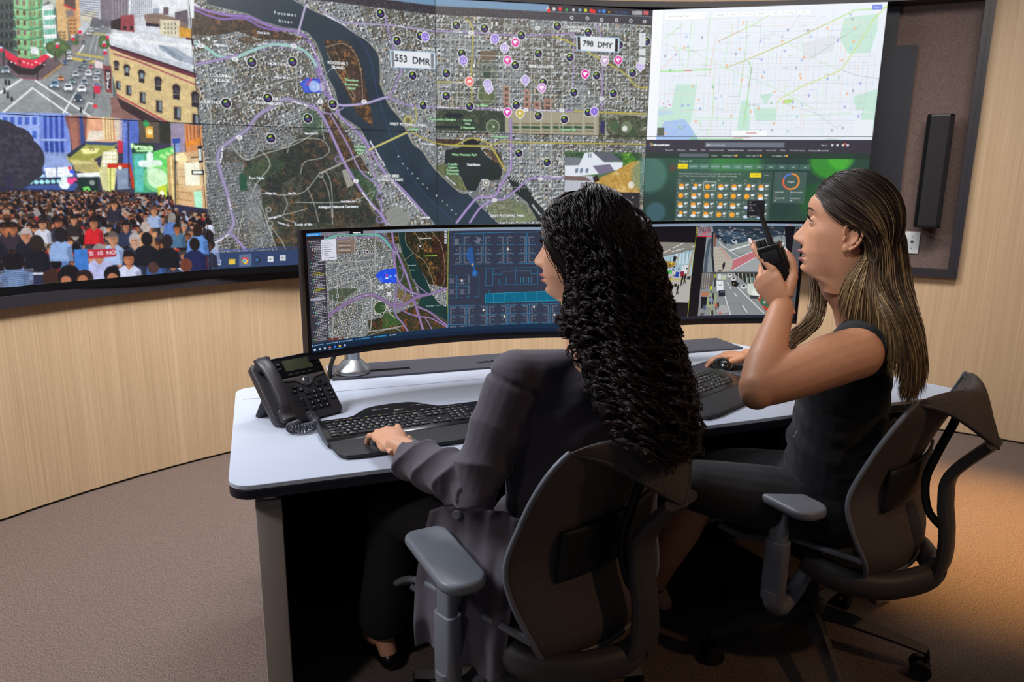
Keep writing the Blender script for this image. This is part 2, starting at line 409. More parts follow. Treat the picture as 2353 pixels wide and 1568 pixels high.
# ---- textures for aerial views (functions of canvas pixels)
def mixc(a, b, t): return a[None] * (1 - t[:, None]) + b[None] * t[:, None]
def urban(sc, ang, seed=0, dark=.0, brown=.25):
    """houses and blocks: random light roofs on grey ground with dark shadows and bare trees"""
    ca, sa = math.cos(ang), math.sin(ang)
    def fn(X, Y):
        x = (X * ca - Y * sa) / sc; y = (X * sa + Y * ca) / sc
        n = vnoise(x * .9, y * .9, seed); n2 = vnoise(x * .12, y * .12, seed + 3); g = vnoise(X / 2.2, Y / 2.2, seed + 9)
        c = mixc(hexc('5f6568'), hexc('8e9494'), n)
        tr = (n2 > .55) & (g > .45); c[tr] = mixc(hexc('4a3c30'), hexc('5b5f45'), n[tr])
        for lay in range(2):
            s2 = 1.0 if lay == 0 else .55
            xi = np.floor(x / s2); yi = np.floor(y / s2); fx = x / s2 - xi; fy = y / s2 - yi
            h1 = _hash(xi, yi, seed + lay); h2 = _hash(xi, yi, seed + 11 + lay); h3 = _hash(xi, yi, seed + 23 + lay)
            w = .32 + .6 * h1; hh = .32 + .6 * h2; ox = (1 - w) * h3; oy = (1 - hh) * h2
            keep = h3 > (.30 if lay == 0 else .5)
            sh = (fx > ox + .1) & (fx < ox + w + .12) & (fy > oy + .12) & (fy < oy + hh + .16) & keep
            c[sh] = hexc('35363a')
            b = (fx > ox) & (fx < ox + w) & (fy > oy) & (fy < oy + hh) & keep
            # courtyards give L and U shaped roofs
            b &= ~((fx > ox + w * .4) & (fy > oy + hh * .45) & (h1 > .45) & (fx < ox + w * (.75 + .4 * h2)))
            t = .35 + .65 * _hash(xi, yi, seed + 31)
            rc = mixc(hexc('84888a'), hexc('e2e6e8'), t ** 1.3); tan = h2 > .86; rc[tan] = mixc(hexc('7c6a5c'), hexc('c9bca6'), t[tan])
            c[b] = rc[b]
        return c * (1 - dark)
    return fn
def forest(c1, c2, c3, seed=0, sc=3.2):
    def fn(X, Y):
        n = vnoise(X / sc, Y / sc, seed) * .6 + vnoise(X / (sc * 3), Y / (sc * 3), seed + 1) * .4; m = vnoise(X / (sc * 9), Y / (sc * 9), seed + 2)
        c = mixc(hexc(c1), hexc(c2), np.clip((n - .3) * 2, 0, 1)); k = np.clip((m - .55) * 4, 0, 1)[:, None] * np.clip((n - .4) * 4, 0, 1)[:, None]
        return c * (1 - k) + hexc(c3)[None] * k
    return fn
def water(c1='1d2c3a', c2='31434e', seed=4):
    def fn(X, Y): return mixc(hexc(c1), hexc(c2), vnoise(X / 90, Y / 90, seed) * .7 + vnoise(X / 2, Y / 2, seed) * .12)
    return fn
# ------------------------------------------------------------------ content of the video wall (one picture spans all eight panels)
CW, CH = 4400, 1238
PWID = CW / 4
def wallT(u, v):
    d = ray(u, v); best = None
    for i in range(4):
        A, B = TJ[i], TJ[i + 1]; e = B - A; n = np.array([-e[1], e[0]]); t = (A @ n) / (d[0] * n[0] + d[1] * n[1]); P = d[:2] * t; s = ((P - A) @ e) / (e @ e)
        if (0 <= s <= 1) or (i == 0 and s < 0) or (i == 3 and s > 1):
            z = EYE + d[2] * t; return ((i + s) * PWID, (SEAM + TH - z) / (2 * TH) * CH)
    return (-1e4, -1e4)
C = Canvas(CW, CH, wallT, k=2.03)
rnd = random.Random(7)
X2, X4 = PWID, 3 * PWID; HH = CH / 2
def xform(x0, x1, f): return lambda X, Y: f(X, Y)
# --- aerial map on columns two and three
C.fill(urban(19, .35, 1), int(X2), 0, int(2 * X2), CH)
C.fill(urban(22, 0.0, 8), int(2 * X2), 0, int(X4), CH)
C.fill(urban(14, .15, 15, dark=.12), int(X2), int(HH), int(X2 * 1.45), CH)
Fbrown = forest('2c231d', '5d4a35', 'a06c3c', 2); Fdark = forest('1e2422', '3c4238', '6a4e38', 3); Fgreen = forest('27402f', '4a6a4a', '6b7048', 5)
Fmix = forest('2b2f28', '595c4b', '7a5a3e', 6)
C.poly([(433, 5), (470, 25), (560, 42), (640, 70), (700, 90), (660, 92), (600, 90), (545, 72), (490, 82), (438, 78)], Fbrown)
C.poly([(560, 82), (600, 95), (560, 100), (540, 90)], Fbrown, .7)
C.poly([(560, 372), (600, 345), (660, 340), (700, 300), (770, 305), (800, 350), (835, 410), (870, 470), (885, 520), (690, 522), (692, 600), (630, 596), (625, 520), (590, 470), (600, 430), (560, 400)], Fmix)
C.poly([(650, 345), (690, 318), (745, 322), (758, 352), (735, 400), (745, 470), (790, 470), (800, 430), (740, 385), (700, 395), (650, 420), (640, 470), (610, 440), (612, 400)], Fdark, .9)
C.poly([(700, 395), (750, 390), (790, 470), (850, 480), (865, 515), (700, 515), (690, 450)], Fdark, .85)
C.poly([(800, 385), (850, 400), (870, 450), (850, 470), (800, 400)], Fgreen, .8)
C.poly([(560, 385), (612, 360), (660, 372), (650, 390), (590, 420), (545, 415)], Fgreen, .6)
C.poly([(690, 262), (720, 250), (745, 280), (745, 310), (700, 308)], Fgreen, .7)
C.poly([(745, 230), (765, 262), (800, 310), (850, 395), (800, 385), (770, 330), (740, 270)], Fbrown, .85)
for y in (508, 560): C.poly([(700, y), (690, y + 40), (640, y + 40), (640, y)], Fdark, .4)
C.poly([(549, 398), (566, 402), (567, 437), (551, 438)], '26523c')
for q in ([(505, 345), (560, 352), (560, 372), (505, 372)],): C.poly(q, Fmix, .6)
# river, basin, channel, island
Wt = water()
C.poly([(474, -4), (474, 10), (568, 32), (602, 49), (652, 64), (686, 67), (708, 76), (726, 99), (740, 133), (750, 173), (768, 205), (775, 232), (782, 266), (807, 283), (829, 298), (849, 332), (881, 376), (913, 428), (948, 462), (985, 495), (1003, 520), (1142, 520), (1138, 509), (1110, 481), (1072, 443), (1053, 439), (1000, 388), (972, 347), (948, 327), (923, 276), (898, 246), (886, 222), (874, 192), (874, 160), (869, 123), (844, 94), (812, 74), (775, 49), (738, 32), (696, 12), (664, -4)], Wt)
C.poly([(980, 492), (1003, 508), (1030, 660), (1300, 660), (1142, 512), (1100, 505)], Wt)
C.poly([(688, 514), (884, 512), (900, 640), (690, 640)], Fmix)
C.line([(474, 10), (568, 32), (602, 49), (652, 64), (686, 67), (708, 76), (726, 99), (740, 133), (750, 173), (768, 205), (775, 232), (782, 266), (807, 283), (829, 298), (849, 332)], 3, '8c9388', .7)
C.line([(874, 192), (886, 222), (898, 246), (923, 276), (948, 327), (972, 347), (1000, 388), (1053, 439), (1072, 443)], 4, 'a59f90', .8, sm=3)
C.line([(696, 12), (738, 32), (775, 49), (812, 74), (844, 94), (869, 123), (874, 160), (874, 192)], 2.5, 'a59f90', .7, sm=3)
C.line([(812, 74), (840, 110), (855, 150), (866, 210), (880, 260), (905, 330), (935, 390), (970, 440), (1000, 470), (1040, 508)], 1.2, '3c5596', .8, sm=4)
C.poly([(745, 92), (800, 94), (825, 130), (838, 180), (852, 250), (857, 292), (820, 262), (790, 200), (768, 155), (750, 120)], Fbrown)
C.poly([(800, 150), (835, 180), (845, 240), (820, 240), (800, 190)], forest('3a2826', '5c4038', '7c5a48', 12), .6)
C.line([(748, 108), (790, 100), (815, 122), (829, 160), (833, 210), (834, 232)], 1.3, 'c9bda8', .8, sm=4)
C.line([(752, 122), (770, 160), (790, 190), (812, 230), (816, 222), (800, 195)], 1.2, 'c9bda8', .8)
C.line([(766, 105), (776, 128), (785, 150), (802, 180)], 1, 'c9bda8', .6)
Bs = water('1c2522', '27332f', 9)
C.poly([(1023, 345), (1062, 337), (1102, 338), (1119, 360), (1144, 375), (1155, 392), (1149, 413), (1127, 415), (1106, 411), (1093, 439), (1072, 437), (1060, 409), (1051, 396), (1021, 375)], Bs)
C.poly([(1064, 326), (1085, 317), (1103, 327), (1100, 332), (1066, 333)], '14181c')
C.poly([(1003, 318), (1060, 320), (1060, 332), (1003, 335)], Fbrown)
C.poly([(1105, 340), (1150, 350), (1160, 390), (1135, 370)], Fbrown, .8)
C.poly([(1003, 378), (1022, 378), (1060, 410), (1072, 440), (1045, 432), (1003, 390)], forest('4c5a38', '7c7c50', '3c4a30', 8), .9)
C.poly([(1178, 403), (1204, 415), (1212, 428), (1229, 460), (1261, 494), (1268, 509), (1236, 509), (1212, 466), (1183, 443), (1166, 409)], Bs)
C.poly([(1160, 455), (1210, 468), (1236, 509), (1142, 511), (1118, 480), (1136, 462)], forest('5a6444', '8a8c68', 'a09a80', 8), .75)
C.poly([(1180, 478), (1200, 482), (1225, 509), (1190, 509)], '77865f', .8)
C.circ((1117, 420), 9, 'c9c9c0'); C.circ((1117, 420), 6, '6b6a60'); C.circ((1117, 420), 3.2, 'f0f0ee')
for i in range(9): C.line([(1178 + i * 5, 404 + i * 1.7), (1172 + i * 5, 412 + i * 2)], 2.2, 'd8dcdc')
for i in range(8): C.line([(1232 + i * 7, 444 + i * 8), (1222 + i * 7, 450 + i * 8)], 2.6, 'e2e6e6')
# mall
C.poly([(1003, 252), (1160, 256), (1164, 304), (1003, 300)], forest('26362c', '48543f', '5a5c44', 9))
C.poly([(1160, 254), (1482, 264), (1482, 316), (1160, 306)], 'a29b85'); C.poly([(1376, 262), (1488, 268), (1486, 322), (1376, 316)], forest('38402f', '6f7460', 'b8b4a6', 13))
for a, b in ((1177, 1193), (1198, 1241), (1246, 1264), (1271, 1284), (1288, 1315), (1319, 1337), (1345, 1364)):
    C.poly([(a, 290), (b, 291), (b, 297), (a, 296)], '2d5138'); C.poly([(a, 283), (b, 284), (b, 287), (a, 286)], '5b5a3c', .7); C.poly([(a, 300), (b, 301), (b, 304), (a, 303)], '5b5a3c', .7)
C.circ((1132, 292), 17, 'b9bba6'); C.circ((1132, 292), 15.5, '54654a'); C.circ((1126, 292), 9, 'b9bba6', .6); C.circ((1126, 292), 8, '4d5e44', 1); C.circ((1139, 292), 8, '4d5e44', .9); C.circ((1134, 292), 2.6, 'dfe3e0')
C.circ((1118, 219), 23, '9fa08c'); C.circ((1118, 219), 20, '5d6b48'); C.circ((1118, 222), 10, '8a8458', .6); C.circ((1119, 170), 10, '2e4438')
C.poly([(1100, 140), (1142, 140), (1142, 250), (1100, 250)], '4f5a46', .35); C.poly([(1103, 117), (1139, 117), (1138, 138), (1103, 138)], '6d5b48', .9)
for a, b in (((1022, 262), (1062, 272)), ((1000, 290), (1080, 296))): C.poly([a, (b[0], a[1] + 1), b, (a[0], b[1] - 1)], '1a2026')
C.circ((1034, 265), 9, '171d28', ry=6); C.circ((1053, 267), 11, '171d28', ry=6)
for a, b, c_, d_ in ((1156, 196, 1171, 246), (1204, 206, 1217, 252), (1226, 232, 1241, 254), (1250, 226, 1268, 252)):
    C.poly([(a, b), (c_, b + 2), (c_, d_), (a, d_)], 'a77c6c')
    for yy in range(int(b) + 6, int(d_) - 4, 13): C.poly([(a + 4, yy), (c_ - 4, yy), (c_ - 4, yy + 7), (a + 4, yy + 7)], '5a4a44')
C.circ((1440, 293), 15, '6e7c62'); C.circ((1436, 296), 7, 'd7dcd8'); C.circ((1412, 290), 12, '47603f'); C.circ((1455, 305), 9, '3f5238'); C.poly([(1380, 278), (1390, 280), (1389, 308), (1380, 306)], '33305c')
# street grid in the right half
for x in (1010, 1033, 1052, 1067, 1155, 1173, 1196, 1222, 1244, 1268, 1294, 1317, 1341, 1368, 1393, 1418, 1446, 1470): C.line([(x + 4, 42), (x - 3, 250)], 2.2, 'b4b8b4', .75)
for y in (58, 92, 108, 128, 146, 164, 181, 197, 214, 231): C.line([(1000, y - 3), (1490, y + 10)], 1.8, 'b4b8b4', .7)
for x in (1196, 1219, 1244, 1268, 1294, 1341, 1368, 1393): C.line([(x, 250), (x - 3, 440)], 2.2, 'b9bdb6', .7)
for y in (343, 362, 384, 430): C.line([(1160, y), (1300, y + 4)], 1.8, 'b9bdb6', .6)
# quiet roads
for P_, w in (([(736, 398), (824, 357)], 4), ([(500, 371), (470, 372)], 3), ([(525, 322), (560, 365), (610, 352), (680, 330), (730, 300)], 2.4), ([(600, 345), (620, 380), (585, 430), (600, 470), (640, 590)], 2.4), ([(552, 330), (553, 358), (575, 366), (600, 330)], 2), ([(660, 350), (668, 330), (700, 318), (740, 322), (757, 345), (740, 362), (700, 372), (690, 400)], 2), ([(600, 445), (655, 448), (700, 440), (740, 395), (760, 420), (765, 500)], 2.2), ([(680, 465), (760, 466), (830, 462)], 2.2), ([(650, 445), (660, 470), (650, 500), (680, 512)], 2), ([(620, 500), (670, 490), (705, 480)], 2), ([(735, 398), (755, 440), (765, 515)], 2), ([(705, 430), (720, 465), (732, 510)], 1.8), ([(820, 462), (860, 440), (850, 470), (870, 500)], 1.8), ([(610, 480), (620, 515), (650, 560), (660, 590)], 2.2), ([(560, 480), (545, 560), (560, 590)], 2), ([(745, 250), (740, 290), (745, 320)], 2.2), ([(470, 100), (480, 200), (485, 300)], 2), ([(540, 180), (560, 215), (580, 260), (600, 270)], 2), ([(690, 90), (680, 160), (690, 230), (725, 255)], 2.2), ([(500, 240), (560, 215), (690, 175)], 2), ([(900, 250), (925, 262), (960, 270), (1003, 262)], 2)):
    C.line(P_, w, 'b9bbb4', .75, sm=5)
for c_, r in (((737, 402), 6), ((620, 514), 7), ((822, 461), 5), ((617, 482), 6)): C.circ(c_, r, 'b9bbb4', .8); C.circ(c_, r - 2, '4b5046')
C.poly([(560, 440), (600, 432), (604, 540), (575, 560)], urban(9, 0, 40), .8)
C.poly([(785, 392), (800, 388), (812, 425), (798, 432)], 'aaa79c'); [C.line([(787 + i * 4, 393), (798 + i * 4, 430)], 1.2, '6b6b68') for i in range(4)]
C.poly([(885, 490), (915, 470), (945, 500), (935, 520), (895, 520)], '8f928c'); [C.line([(888 + i * 5, 490 - i * 2), (900 + i * 5, 518)], 1, '5f6160', .7) for i in range(9)]
# purple trunk roads (a pale core over a darker edge)
def road(P_, w, c1='8a76ad', c2='b9a4cf', a=.92, sm=5):
    C.line(P_, w, c1, a, sm=sm); C.line(P_, w * .38, c2, .8, sm=sm)
road([(433, 8), (470, 22), (520, 34), (570, 38), (602, 52), (640, 66), (680, 72), (705, 88), (721, 112), (728, 150), (736, 190), (748, 215), (768, 238)], 6, '7c5ca6', 'a48ac4')
road([(433, 16), (500, 42), (560, 42), (600, 62), (640, 70)], 5, '6f4f98', '9474b8')
road([(702, 12), (684, 80)], 5, 'a095b8', 'c6bcd6')
road([(440, 97), (470, 108), (500, 128), (540, 131), (580, 116), (610, 105), (640, 102), (680, 108), (705, 122), (720, 140), (728, 152)], 7, '8fbcb8', 'a9d2cc')
road([(447, 148), (500, 138), (545, 126)], 5)
for s_ in (1, -1): C.line([(592, 110 + s_ * 6), (640, 102 + s_ * 7), (700, 112 + s_ * 7)], 1.6, '8a76ad', .8, sm=4)
road([(714, 244), (676, 232), (652, 229), (615, 251), (590, 269), (568, 296), (529, 323), (504, 344), (501, 371), (511, 413), (521, 443), (529, 482), (536, 512), (524, 536), (504, 551), (480, 560)], 8, '8d82a8', 'aaa0c2')
road([(529, 537), (548, 556), (572, 586)], 6)
road([(714, 244), (733, 256), (758, 300), (782, 354), (800, 389), (824, 428), (849, 462), (881, 500), (888, 515)], 7)
road([(728, 138), (738, 165), (750, 197), (768, 237), (780, 266), (807, 291), (837, 320), (861, 361), (886, 398), (918, 428), (948, 460), (985, 502)], 6)
road([(758, 262), (775, 290), (800, 334), (829, 393), (869, 428), (876, 462), (879, 512)], 4)
road([(820, 300), (845, 345), (860, 400), (876, 430)], 3); road([(740, 258), (765, 262), (790, 248)], 3)
for c_, r in (((777, 366), 8), ((872, 452), 8), ((872, 505), 9), ((703, 90), 6)): C.circ(c_, r, '8a76ad'); C.circ(c_, r - 2.4, '4c5148')
road([(768, 237), (790, 243), (840, 238), (880, 226), (893, 224)], 6, '9a8cba', 'c4b8da'); road([(893, 224), (905, 205), (915, 180), (925, 150), (905, 110), (890, 60), (884, 28)], 4); road([(893, 224), (930, 240), (965, 246), (1003, 246)], 4)
road([(735, 20), (770, 42), (800, 52), (850, 55), (900, 58), (1003, 72)], 4, '9187ae', 'bdb4d4')
road([(1000, 71), (1085, 74), (1191, 81), (1319, 77)], 4); road([(1319, 77), (1317, 205)], 3); road([(1385, 155), (1383, 251)], 4); road([(1370, 55), (1382, 82)], 4); road([(1000, 248), (1085, 249), (1170, 252), (1319, 256)], 3.6)
road([(1173, 276), (1174, 375), (1168, 396), (1149, 428), (1136, 451), (1102, 454), (1085, 466), (1049, 512)], 7); road([(1297, 409), (1234, 409), (1212, 415), (1183, 439), (1157, 458), (1136, 460), (1106, 475), (1079, 512)], 6)
Y1, Y2 = 'a89c3e', 'c6bb62'
road([(1072, 45), (1085, 68), (1083, 162), (1084, 246)], 3.6, Y1, Y2); road([(1003, 189), (1074, 188)], 3.6, Y1, Y2); road([(1270, 83), (1297, 91), (1323, 104), (1361, 125), (1404, 149), (1442, 174), (1461, 198), (1489, 202)], 4, Y1, Y2); road([(1320, 256), (1488, 262)], 4, Y1, Y2)
road([(1000, 329), (1042, 333), (1064, 324), (1085, 317), (1106, 322), (1132, 331), (1153, 325), (1212, 327), (1482, 331)], 3.6, Y1, Y2); road([(1042, 334), (1119, 336), (1132, 343), (1149, 371), (1161, 392)], 5, Y1, Y2)
road([(849, 344), (935, 304)], 5, 'bdb565', 'd2ca80'); C.circ((938, 278), 11, 'bdb565'); C.circ((938, 278), 7, '6f6d50'); road([(955, 245), (957, 275), (943, 300), (1003, 330)], 3, Y1, Y2)
# lettering on the map
def lab(t, x, y, h=6.2, col='eef0f0', rot=0, **k): C.text(t, (x, y), h, col, rot=rot, halo='20242a', bold=1, **k)
for t, x, y, h in (('P o t o m a c', 655, 31, 6.5), ('R i v e r', 656, 49, 6.5)): lab(t, x, y, h, 'c4d4de')
for t, x, y in (('ROOSEVELT', 777, 145), ('ISLAND', 777, 155), ('COLONIAL', 508, 174), ('VILLAGE', 508, 185), ('NORTH RO', 640, 147), ('COURTHO', 480, 235), ('RAD     FORT', 618, 227), ('MYER HEIGHTS', 620, 238), ('WEST POTOMAC PARK', 938, 287), ('LADY BIRD', 898, 404), ('JOHNSON PARK', 898, 413), ('EAST POTOMAC PARK', 1167, 496), ('PENN QUARTER', 1245, 153), ('CONVENTION', 1320, 62), ('CENTER', 1320, 70), ('GEORGE', 985, 112), ('WASHINGTON', 985, 120), ('THE M', 1144, 252), ('SOUT', 1287, 364), ('FED', 1291, 371)): lab(t, x, y, 6.4)
for t, x, y in (('Theodore', 808, 184), ('Roosevelt', 808, 194), ('Island', 808, 203), ('Lady Bird', 827, 336), ('Johnson', 827, 344), ('Park', 827, 352), ('West Potomac Park', 1067, 355), ('Franklin', 1040, 377), ('Delano', 1040, 384), ('Roosevelt', 1040, 391), ('Memorial', 1040, 399), ('Constitution Gardens', 1015, 275), ('Washington', 1147, 313), ('Lincoln', 952, 297), ('World', 1073, 277), ('War', 1074, 285), ('2 Memorial', 1074, 294), ('National Mall', 1305, 298), ('The Ellipse', 1105, 242)): lab(t, x, y, 5.6, 'a5dca5')
for t, x, y in (('Tidal Basin', 1087, 378), ('Columbia', 976, 500), ('Arlington National Cemetery', 778, 475), ('Fort Myer', 590, 409), ('Tomb of the', 697, 516), ('Highland', 506, 103)): lab(t, x, y, 5.8, 'e4eaee')
for t, x, y, r in (('Arlington Blvd', 690, 238, -14), ('Arlington Blvd', 508, 355, 78), ('Arlington Blvd', 509, 549, 32), ('George Washington Memorial Pkwy S', 932, 449, -46), ('Jefferson Davis Hwy', 848, 462, -53), ('George Washington Mem', 868, 352, -58), ('Constitution Ave NW', 1028, 247, -2), ('Constitution Ave NW', 1252, 254, -2), ('K St NW', 1052, 73, -2), ('E St NW', 1052, 190, -2), ('K St NW', 920, 60, -4), ('Lee Hwy', 524, 123, 0), ('Lee Hwy', 602, 101, 14), ('Marshall Dr', 716, 306, 2), ('McClellan Dr', 800, 463, 1), ('Farragut Dr', 632, 499, 12), ('Lawton Dr', 652, 515, -20), ('Mt Vernon Trl', 722, 118, -58), ('Mt Vernon', 757, 205, -70), ('Meigs Rd', 622, 444, -4), ('Lee Dr', 671, 444, 0), ('Whitehurst Fwy NW', 770, 45, -22), ('l Pkwy N', 455, 13, -18), ('Wilson Blvd', 645, 178, 0), ('Independence', 985, 330, -3), ('Ohio Dr SW', 1232, 482, -52), ('Ohio Dr SW', 1035, 415, -42), ('Southwest', 1278, 405, 1), ('14th St NW', 1173, 352, 90), ('22nd St N', 604, 75, 0), ('N Lynn St', 690, 165, 88), ('S Joyce St', 528, 470, -82)): lab(t, x, y, 4.6, 'e9e6f0', r)
for t, x, y, r in (('P', 916, 360, 0), ('o', 926, 375, 0), ('t', 937, 386, 0), ('o', 948, 398, 0), ('m', 960, 409, 0), ('a', 972, 422, 0), ('c', 983, 432, 0), ('R', 1004, 450, 0), ('i', 1016, 462, 0), ('v', 1027, 471, 0), ('e', 1037, 482, 0), ('r', 1048, 492, 0)): lab(t, x, y, 5, 'bfd0dc')
for x, y in ((461, 105), (539, 136), (549, 315), (736, 234), (837, 234), (818, 416), (675, 105), (1082, 75), (1235, 64), (1208, 253), (1291, 254), (1136, 460), (1242, 411), (1383, 227)): C.circ((x, y), 7, 'e8e8ea', ry=4.6); C.circ((x, y), 3, '8c8c94', .6, ry=2)
# badges, pins, plates
C.poly([(690, 192), (703, 181), (734, 183), (737, 212), (701, 213)], '3a5ee0', .85); C.line([(690, 192), (703, 181), (734, 183), (737, 212), (701, 213)], 1.5, '2038c8', closed=True)
for q in ((714, 181, 716, 196), (702, 194, 716, 196), (707, 186, 713, 200)): C.line([(q[0], q[1]), (q[2], q[3])], 2.4, 'd83878')
C.circ((722, 199), 12, 'a9c2f0', .9); C.circ((737, 201), 9, 'e0e4ee', .5); C.text('5+', (721, 200), 5, 'ffffff')
C.line([(749, 170), (762, 158)], 1, 'c8d4e0')
def cammark(x, y, r=9.6):
    C.circ((x, y), r + 1.8, 'e9ecee', .95); C.circ((x, y), r, '11131a'); C.circ((x - 1, y + .6), r * .62, '1d1b33'); C.circ((x + 2.4, y + 2.8), r * .34, '6b3f9a', .9); C.circ((x - 3.4, y + 1), r * .3, '1f3f7a', .9); C.circ((x - 1.6, y - 4), r * .42, 'a9d334', .95, ry=r * .25, rot=-.5)
for p in ((875, 31), (913, 94), (967, 82), (578, 143), (672, 142), (519, 238), (615, 226), (707, 273), (765, 240), (949, 174), (973, 243), (622, 317), (1048, 58), (1113, 65), (1198, 81), (1281, 60), (1352, 74), (1061, 123), (1237, 123), (1310, 132), (1184, 150), (1025, 169), (1025, 221), (1079, 245), (1186, 242), (1237, 267), (1297, 275), (1371, 174), (1248, 190), (1319, 213), (1410, 215), (1352, 259), (1454, 168), (1487, 95), (1424, 103), (1192, 352), (1257, 373)): cammark(*p)
def pin(x, y, col, g='o', a=1.0, r=10):
    C.poly([(x - 6, y + 7), (x + 6, y + 7), (x, y + 15)], 'f2eef6', a); C.circ((x, y), r + 1.4, 'f2eef6', a); C.circ((x, y), r - .6, col, a); C.poly([(x - 4, y + 7), (x + 4, y + 7), (x, y + 12)], col, a)
    if g == 'h': C.circ((x - 2.2, y - 1.4), 3.2, 'ffffff'); C.circ((x + 2.2, y - 1.4), 3.2, 'ffffff'); C.poly([(x - 5, y), (x + 5, y), (x, y + 6)], 'ffffff'); C.circ((x + 2.4, y + 1.6), 1.8, col)
    elif g == '?': C.text('?', (x, y), 8, 'ffffff')
    elif g == 'z': C.poly([(x + 1, y - 6), (x - 4, y + 1), (x, y + 1), (x - 2, y + 6), (x + 4, y - 1), (x, y - 1)], 'ffffff')
    elif g == 's': C.poly([(x - 5, y + 3), (x - 5, y - 1), (x - 1, y - 4), (x + 5, y - 3), (x + 4, y + 3)], 'ffffff', .85)
    else: C.circ((x, y), 5.4, 'ffffff', .55); C.circ((x, y), 3.8, col); C.line([(x - 4, y + 4), (x - 2, y)], 1.6, 'ffffff', .7); C.line([(x + 4, y + 4), (x + 2, y)], 1.6, 'ffffff', .7)
for x, y, c_, g in ((1137, 89, '9478d8', 'o'), (1159, 110, 'b9a8e4', 'o'), (1064, 139, '9478d8', 'o'), (1123, 203, 'b9a8e4', 'o'), (1120, 193, 'b4a4e0', 'o'), (1207, 184, 'b9a8e4', '?'), (1366, 256, '8a6cd4', '?'), (978, 84, '8a6cd4', 'o'), (1472, 152, 'b9a8e4', 'o'), (1184, 97, 'dc3aa0', 'h'), (1166, 138, 'dc3aa0', 'h'), (1421, 138, 'e0189a', 'h'), (1345, 170, 'e0189a', 'h'), (1166, 258, 'dc3ab0', 'h'), (1245, 202, 'd08ad0', 'h'), (1390, 139, 'c6a2cc', 'h'), (1078, 187, 'f07068', 's'), (1195, 261, 'c8ae48', 'z')): pin(x, y, c_, g)
def plate(q, t, edge):
    C.poly(q, 'e4e8ec'); C.line(q, 1.2, '6f9fd0', closed=True); a, b, c_, d_ = [np.array(p, float) for p in q]
    for f0, f1 in ((.03, .09), (.9, .97)):
        C.poly([a + (b - a) * f0 + (0, 2), a + (b - a) * f1 + (0, 2), d_ + (c_ - d_) * f1 - (0, 2), d_ + (c_ - d_) * f0 - (0, 2)], edge)
    m = (a + b + c_ + d_) / 4; C.text(t, m, (d_ - a)[1] * .39, '24262c', rot=-2.5, bold=1)
plate([(896, 115), (1001, 121), (1001, 159), (898, 155)], '553  DMR', '7d8288'); plate([(1324, 82), (1424, 87), (1423, 121), (1325, 116)], '798  DMY', '101014')
# map tools, title bar
C.rect(X2, 0, X4, 30, '6f93b4'); C.rect(X2, 30, X4, 72, '2b2730', .82); C.rect(X2 * 2 + 560, 0, X4, 30, '26242e')
C.rect(X2, 30, X4, 34, '8fb0c8', .6)
for x, y, c_, r in ((1259, 20, 'd8d0d4', 4), (1261, 24, 'e02828', 4.5), (1273, 20, 'c8c8c8', 4.5), (1287, 20, 'e03030', 5), (1302, 22, '38a050', 3.5), (1318, 22, 'd8d8d8', 3.5), (1333, 22, '78a0c0', 4), (1346, 23, 'c8d020', 4), (1359, 24, 'e02020', 5), (1365, 26, 'e02020', 4.5), (1378, 25, '4878d0', 3.5), (1388, 25, '4888e0', 4.5), (1400, 27, 'e0a020', 2.4)): C.circ((x, y), r, c_)
C.text('Tue 1:23 PM', (1427, 27), 5, '3f8ae0', rot=-2.4)
for x, c_ in ((1459, 'a0a0a4'), (1470, 'a8a8ac'), (1485, 'c86068')): C.poly([(x - 6, 24), (x + 6, 24.5), (x + 6, 34), (x - 6, 33.5)], c_)
for x, y in ((1314, 40), (1350, 42), (1383, 45), (1417, 46), (1450, 47), (1482, 49)): C.circ((x, y), 4.4, 'd4d4d8'); C.circ((x, y), 2.2, '3a3640')
for y0, y1 in ((75, 106), (112, 127), (131, 148)): C.poly([(1469, y0), (1484, y0), (1484, y1), (1469, y1)], 'd9dce0')
C.text('+', (1477, 83), 7, '70747c'); C.text('-', (1476, 99), 7, '70747c')
# house picture and its pop-up
q = [(1298, 347), (1476, 351), (1471, 443), (1297, 440)]
C.poly(q, '50704a'); C.poly([(1298, 350), (1476, 353), (1475, 370), (1298, 362)], Fgreen)
C.poly([(1430, 352), (1450, 350), (1470, 372), (1472, 380), (1432, 380)], forest('2f5a20', '5f9a38', '88b848', 3))
C.poly([(1298, 360), (1334, 362), (1336, 381), (1298, 381)], '747a84'); C.poly([(1344, 351), (1362, 349), (1388, 372), (1432, 372), (1430, 388), (1372, 400), (1298, 408), (1298, 380), (1330, 380)], 'dfe5ee')
C.poly([(1364, 349), (1404, 350), (1430, 370), (1388, 372)], '5a606c'); C.poly([(1362, 381), (1402, 377), (1412, 392), (1378, 402)], '757088'); C.poly([(1298, 406), (1360, 404), (1372, 412), (1360, 442), (1297, 440)], 'b8bcc8')
C.poly([(1298, 404), (1345, 406), (1360, 416), (1298, 414)], '6c5650', .9); C.poly([(1472, 368), (1450, 372), (1410, 395), (1370, 412), (1362, 424), (1390, 432), (1360, 442), (1471, 443)], forest('a88238', 'd0a858', 'e0c080', 4))
C.poly([(1365, 424), (1392, 425), (1380, 432)], 'a8700c'); C.poly([(1362, 408), (1372, 402), (1378, 414), (1366, 420)], '2c2420')
for x in (1352, 1357): C.poly([(x, 352), (x + 2, 352), (x + 2, 362), (x, 362)], '5c646c')
for x in (1322, 1333, 1346): C.poly([(x, 388), (x + 7, 386), (x + 6, 396), (x, 398)], '6a7c94')
C.circ((1451, 425), 9, 'e9e4dc', .9)
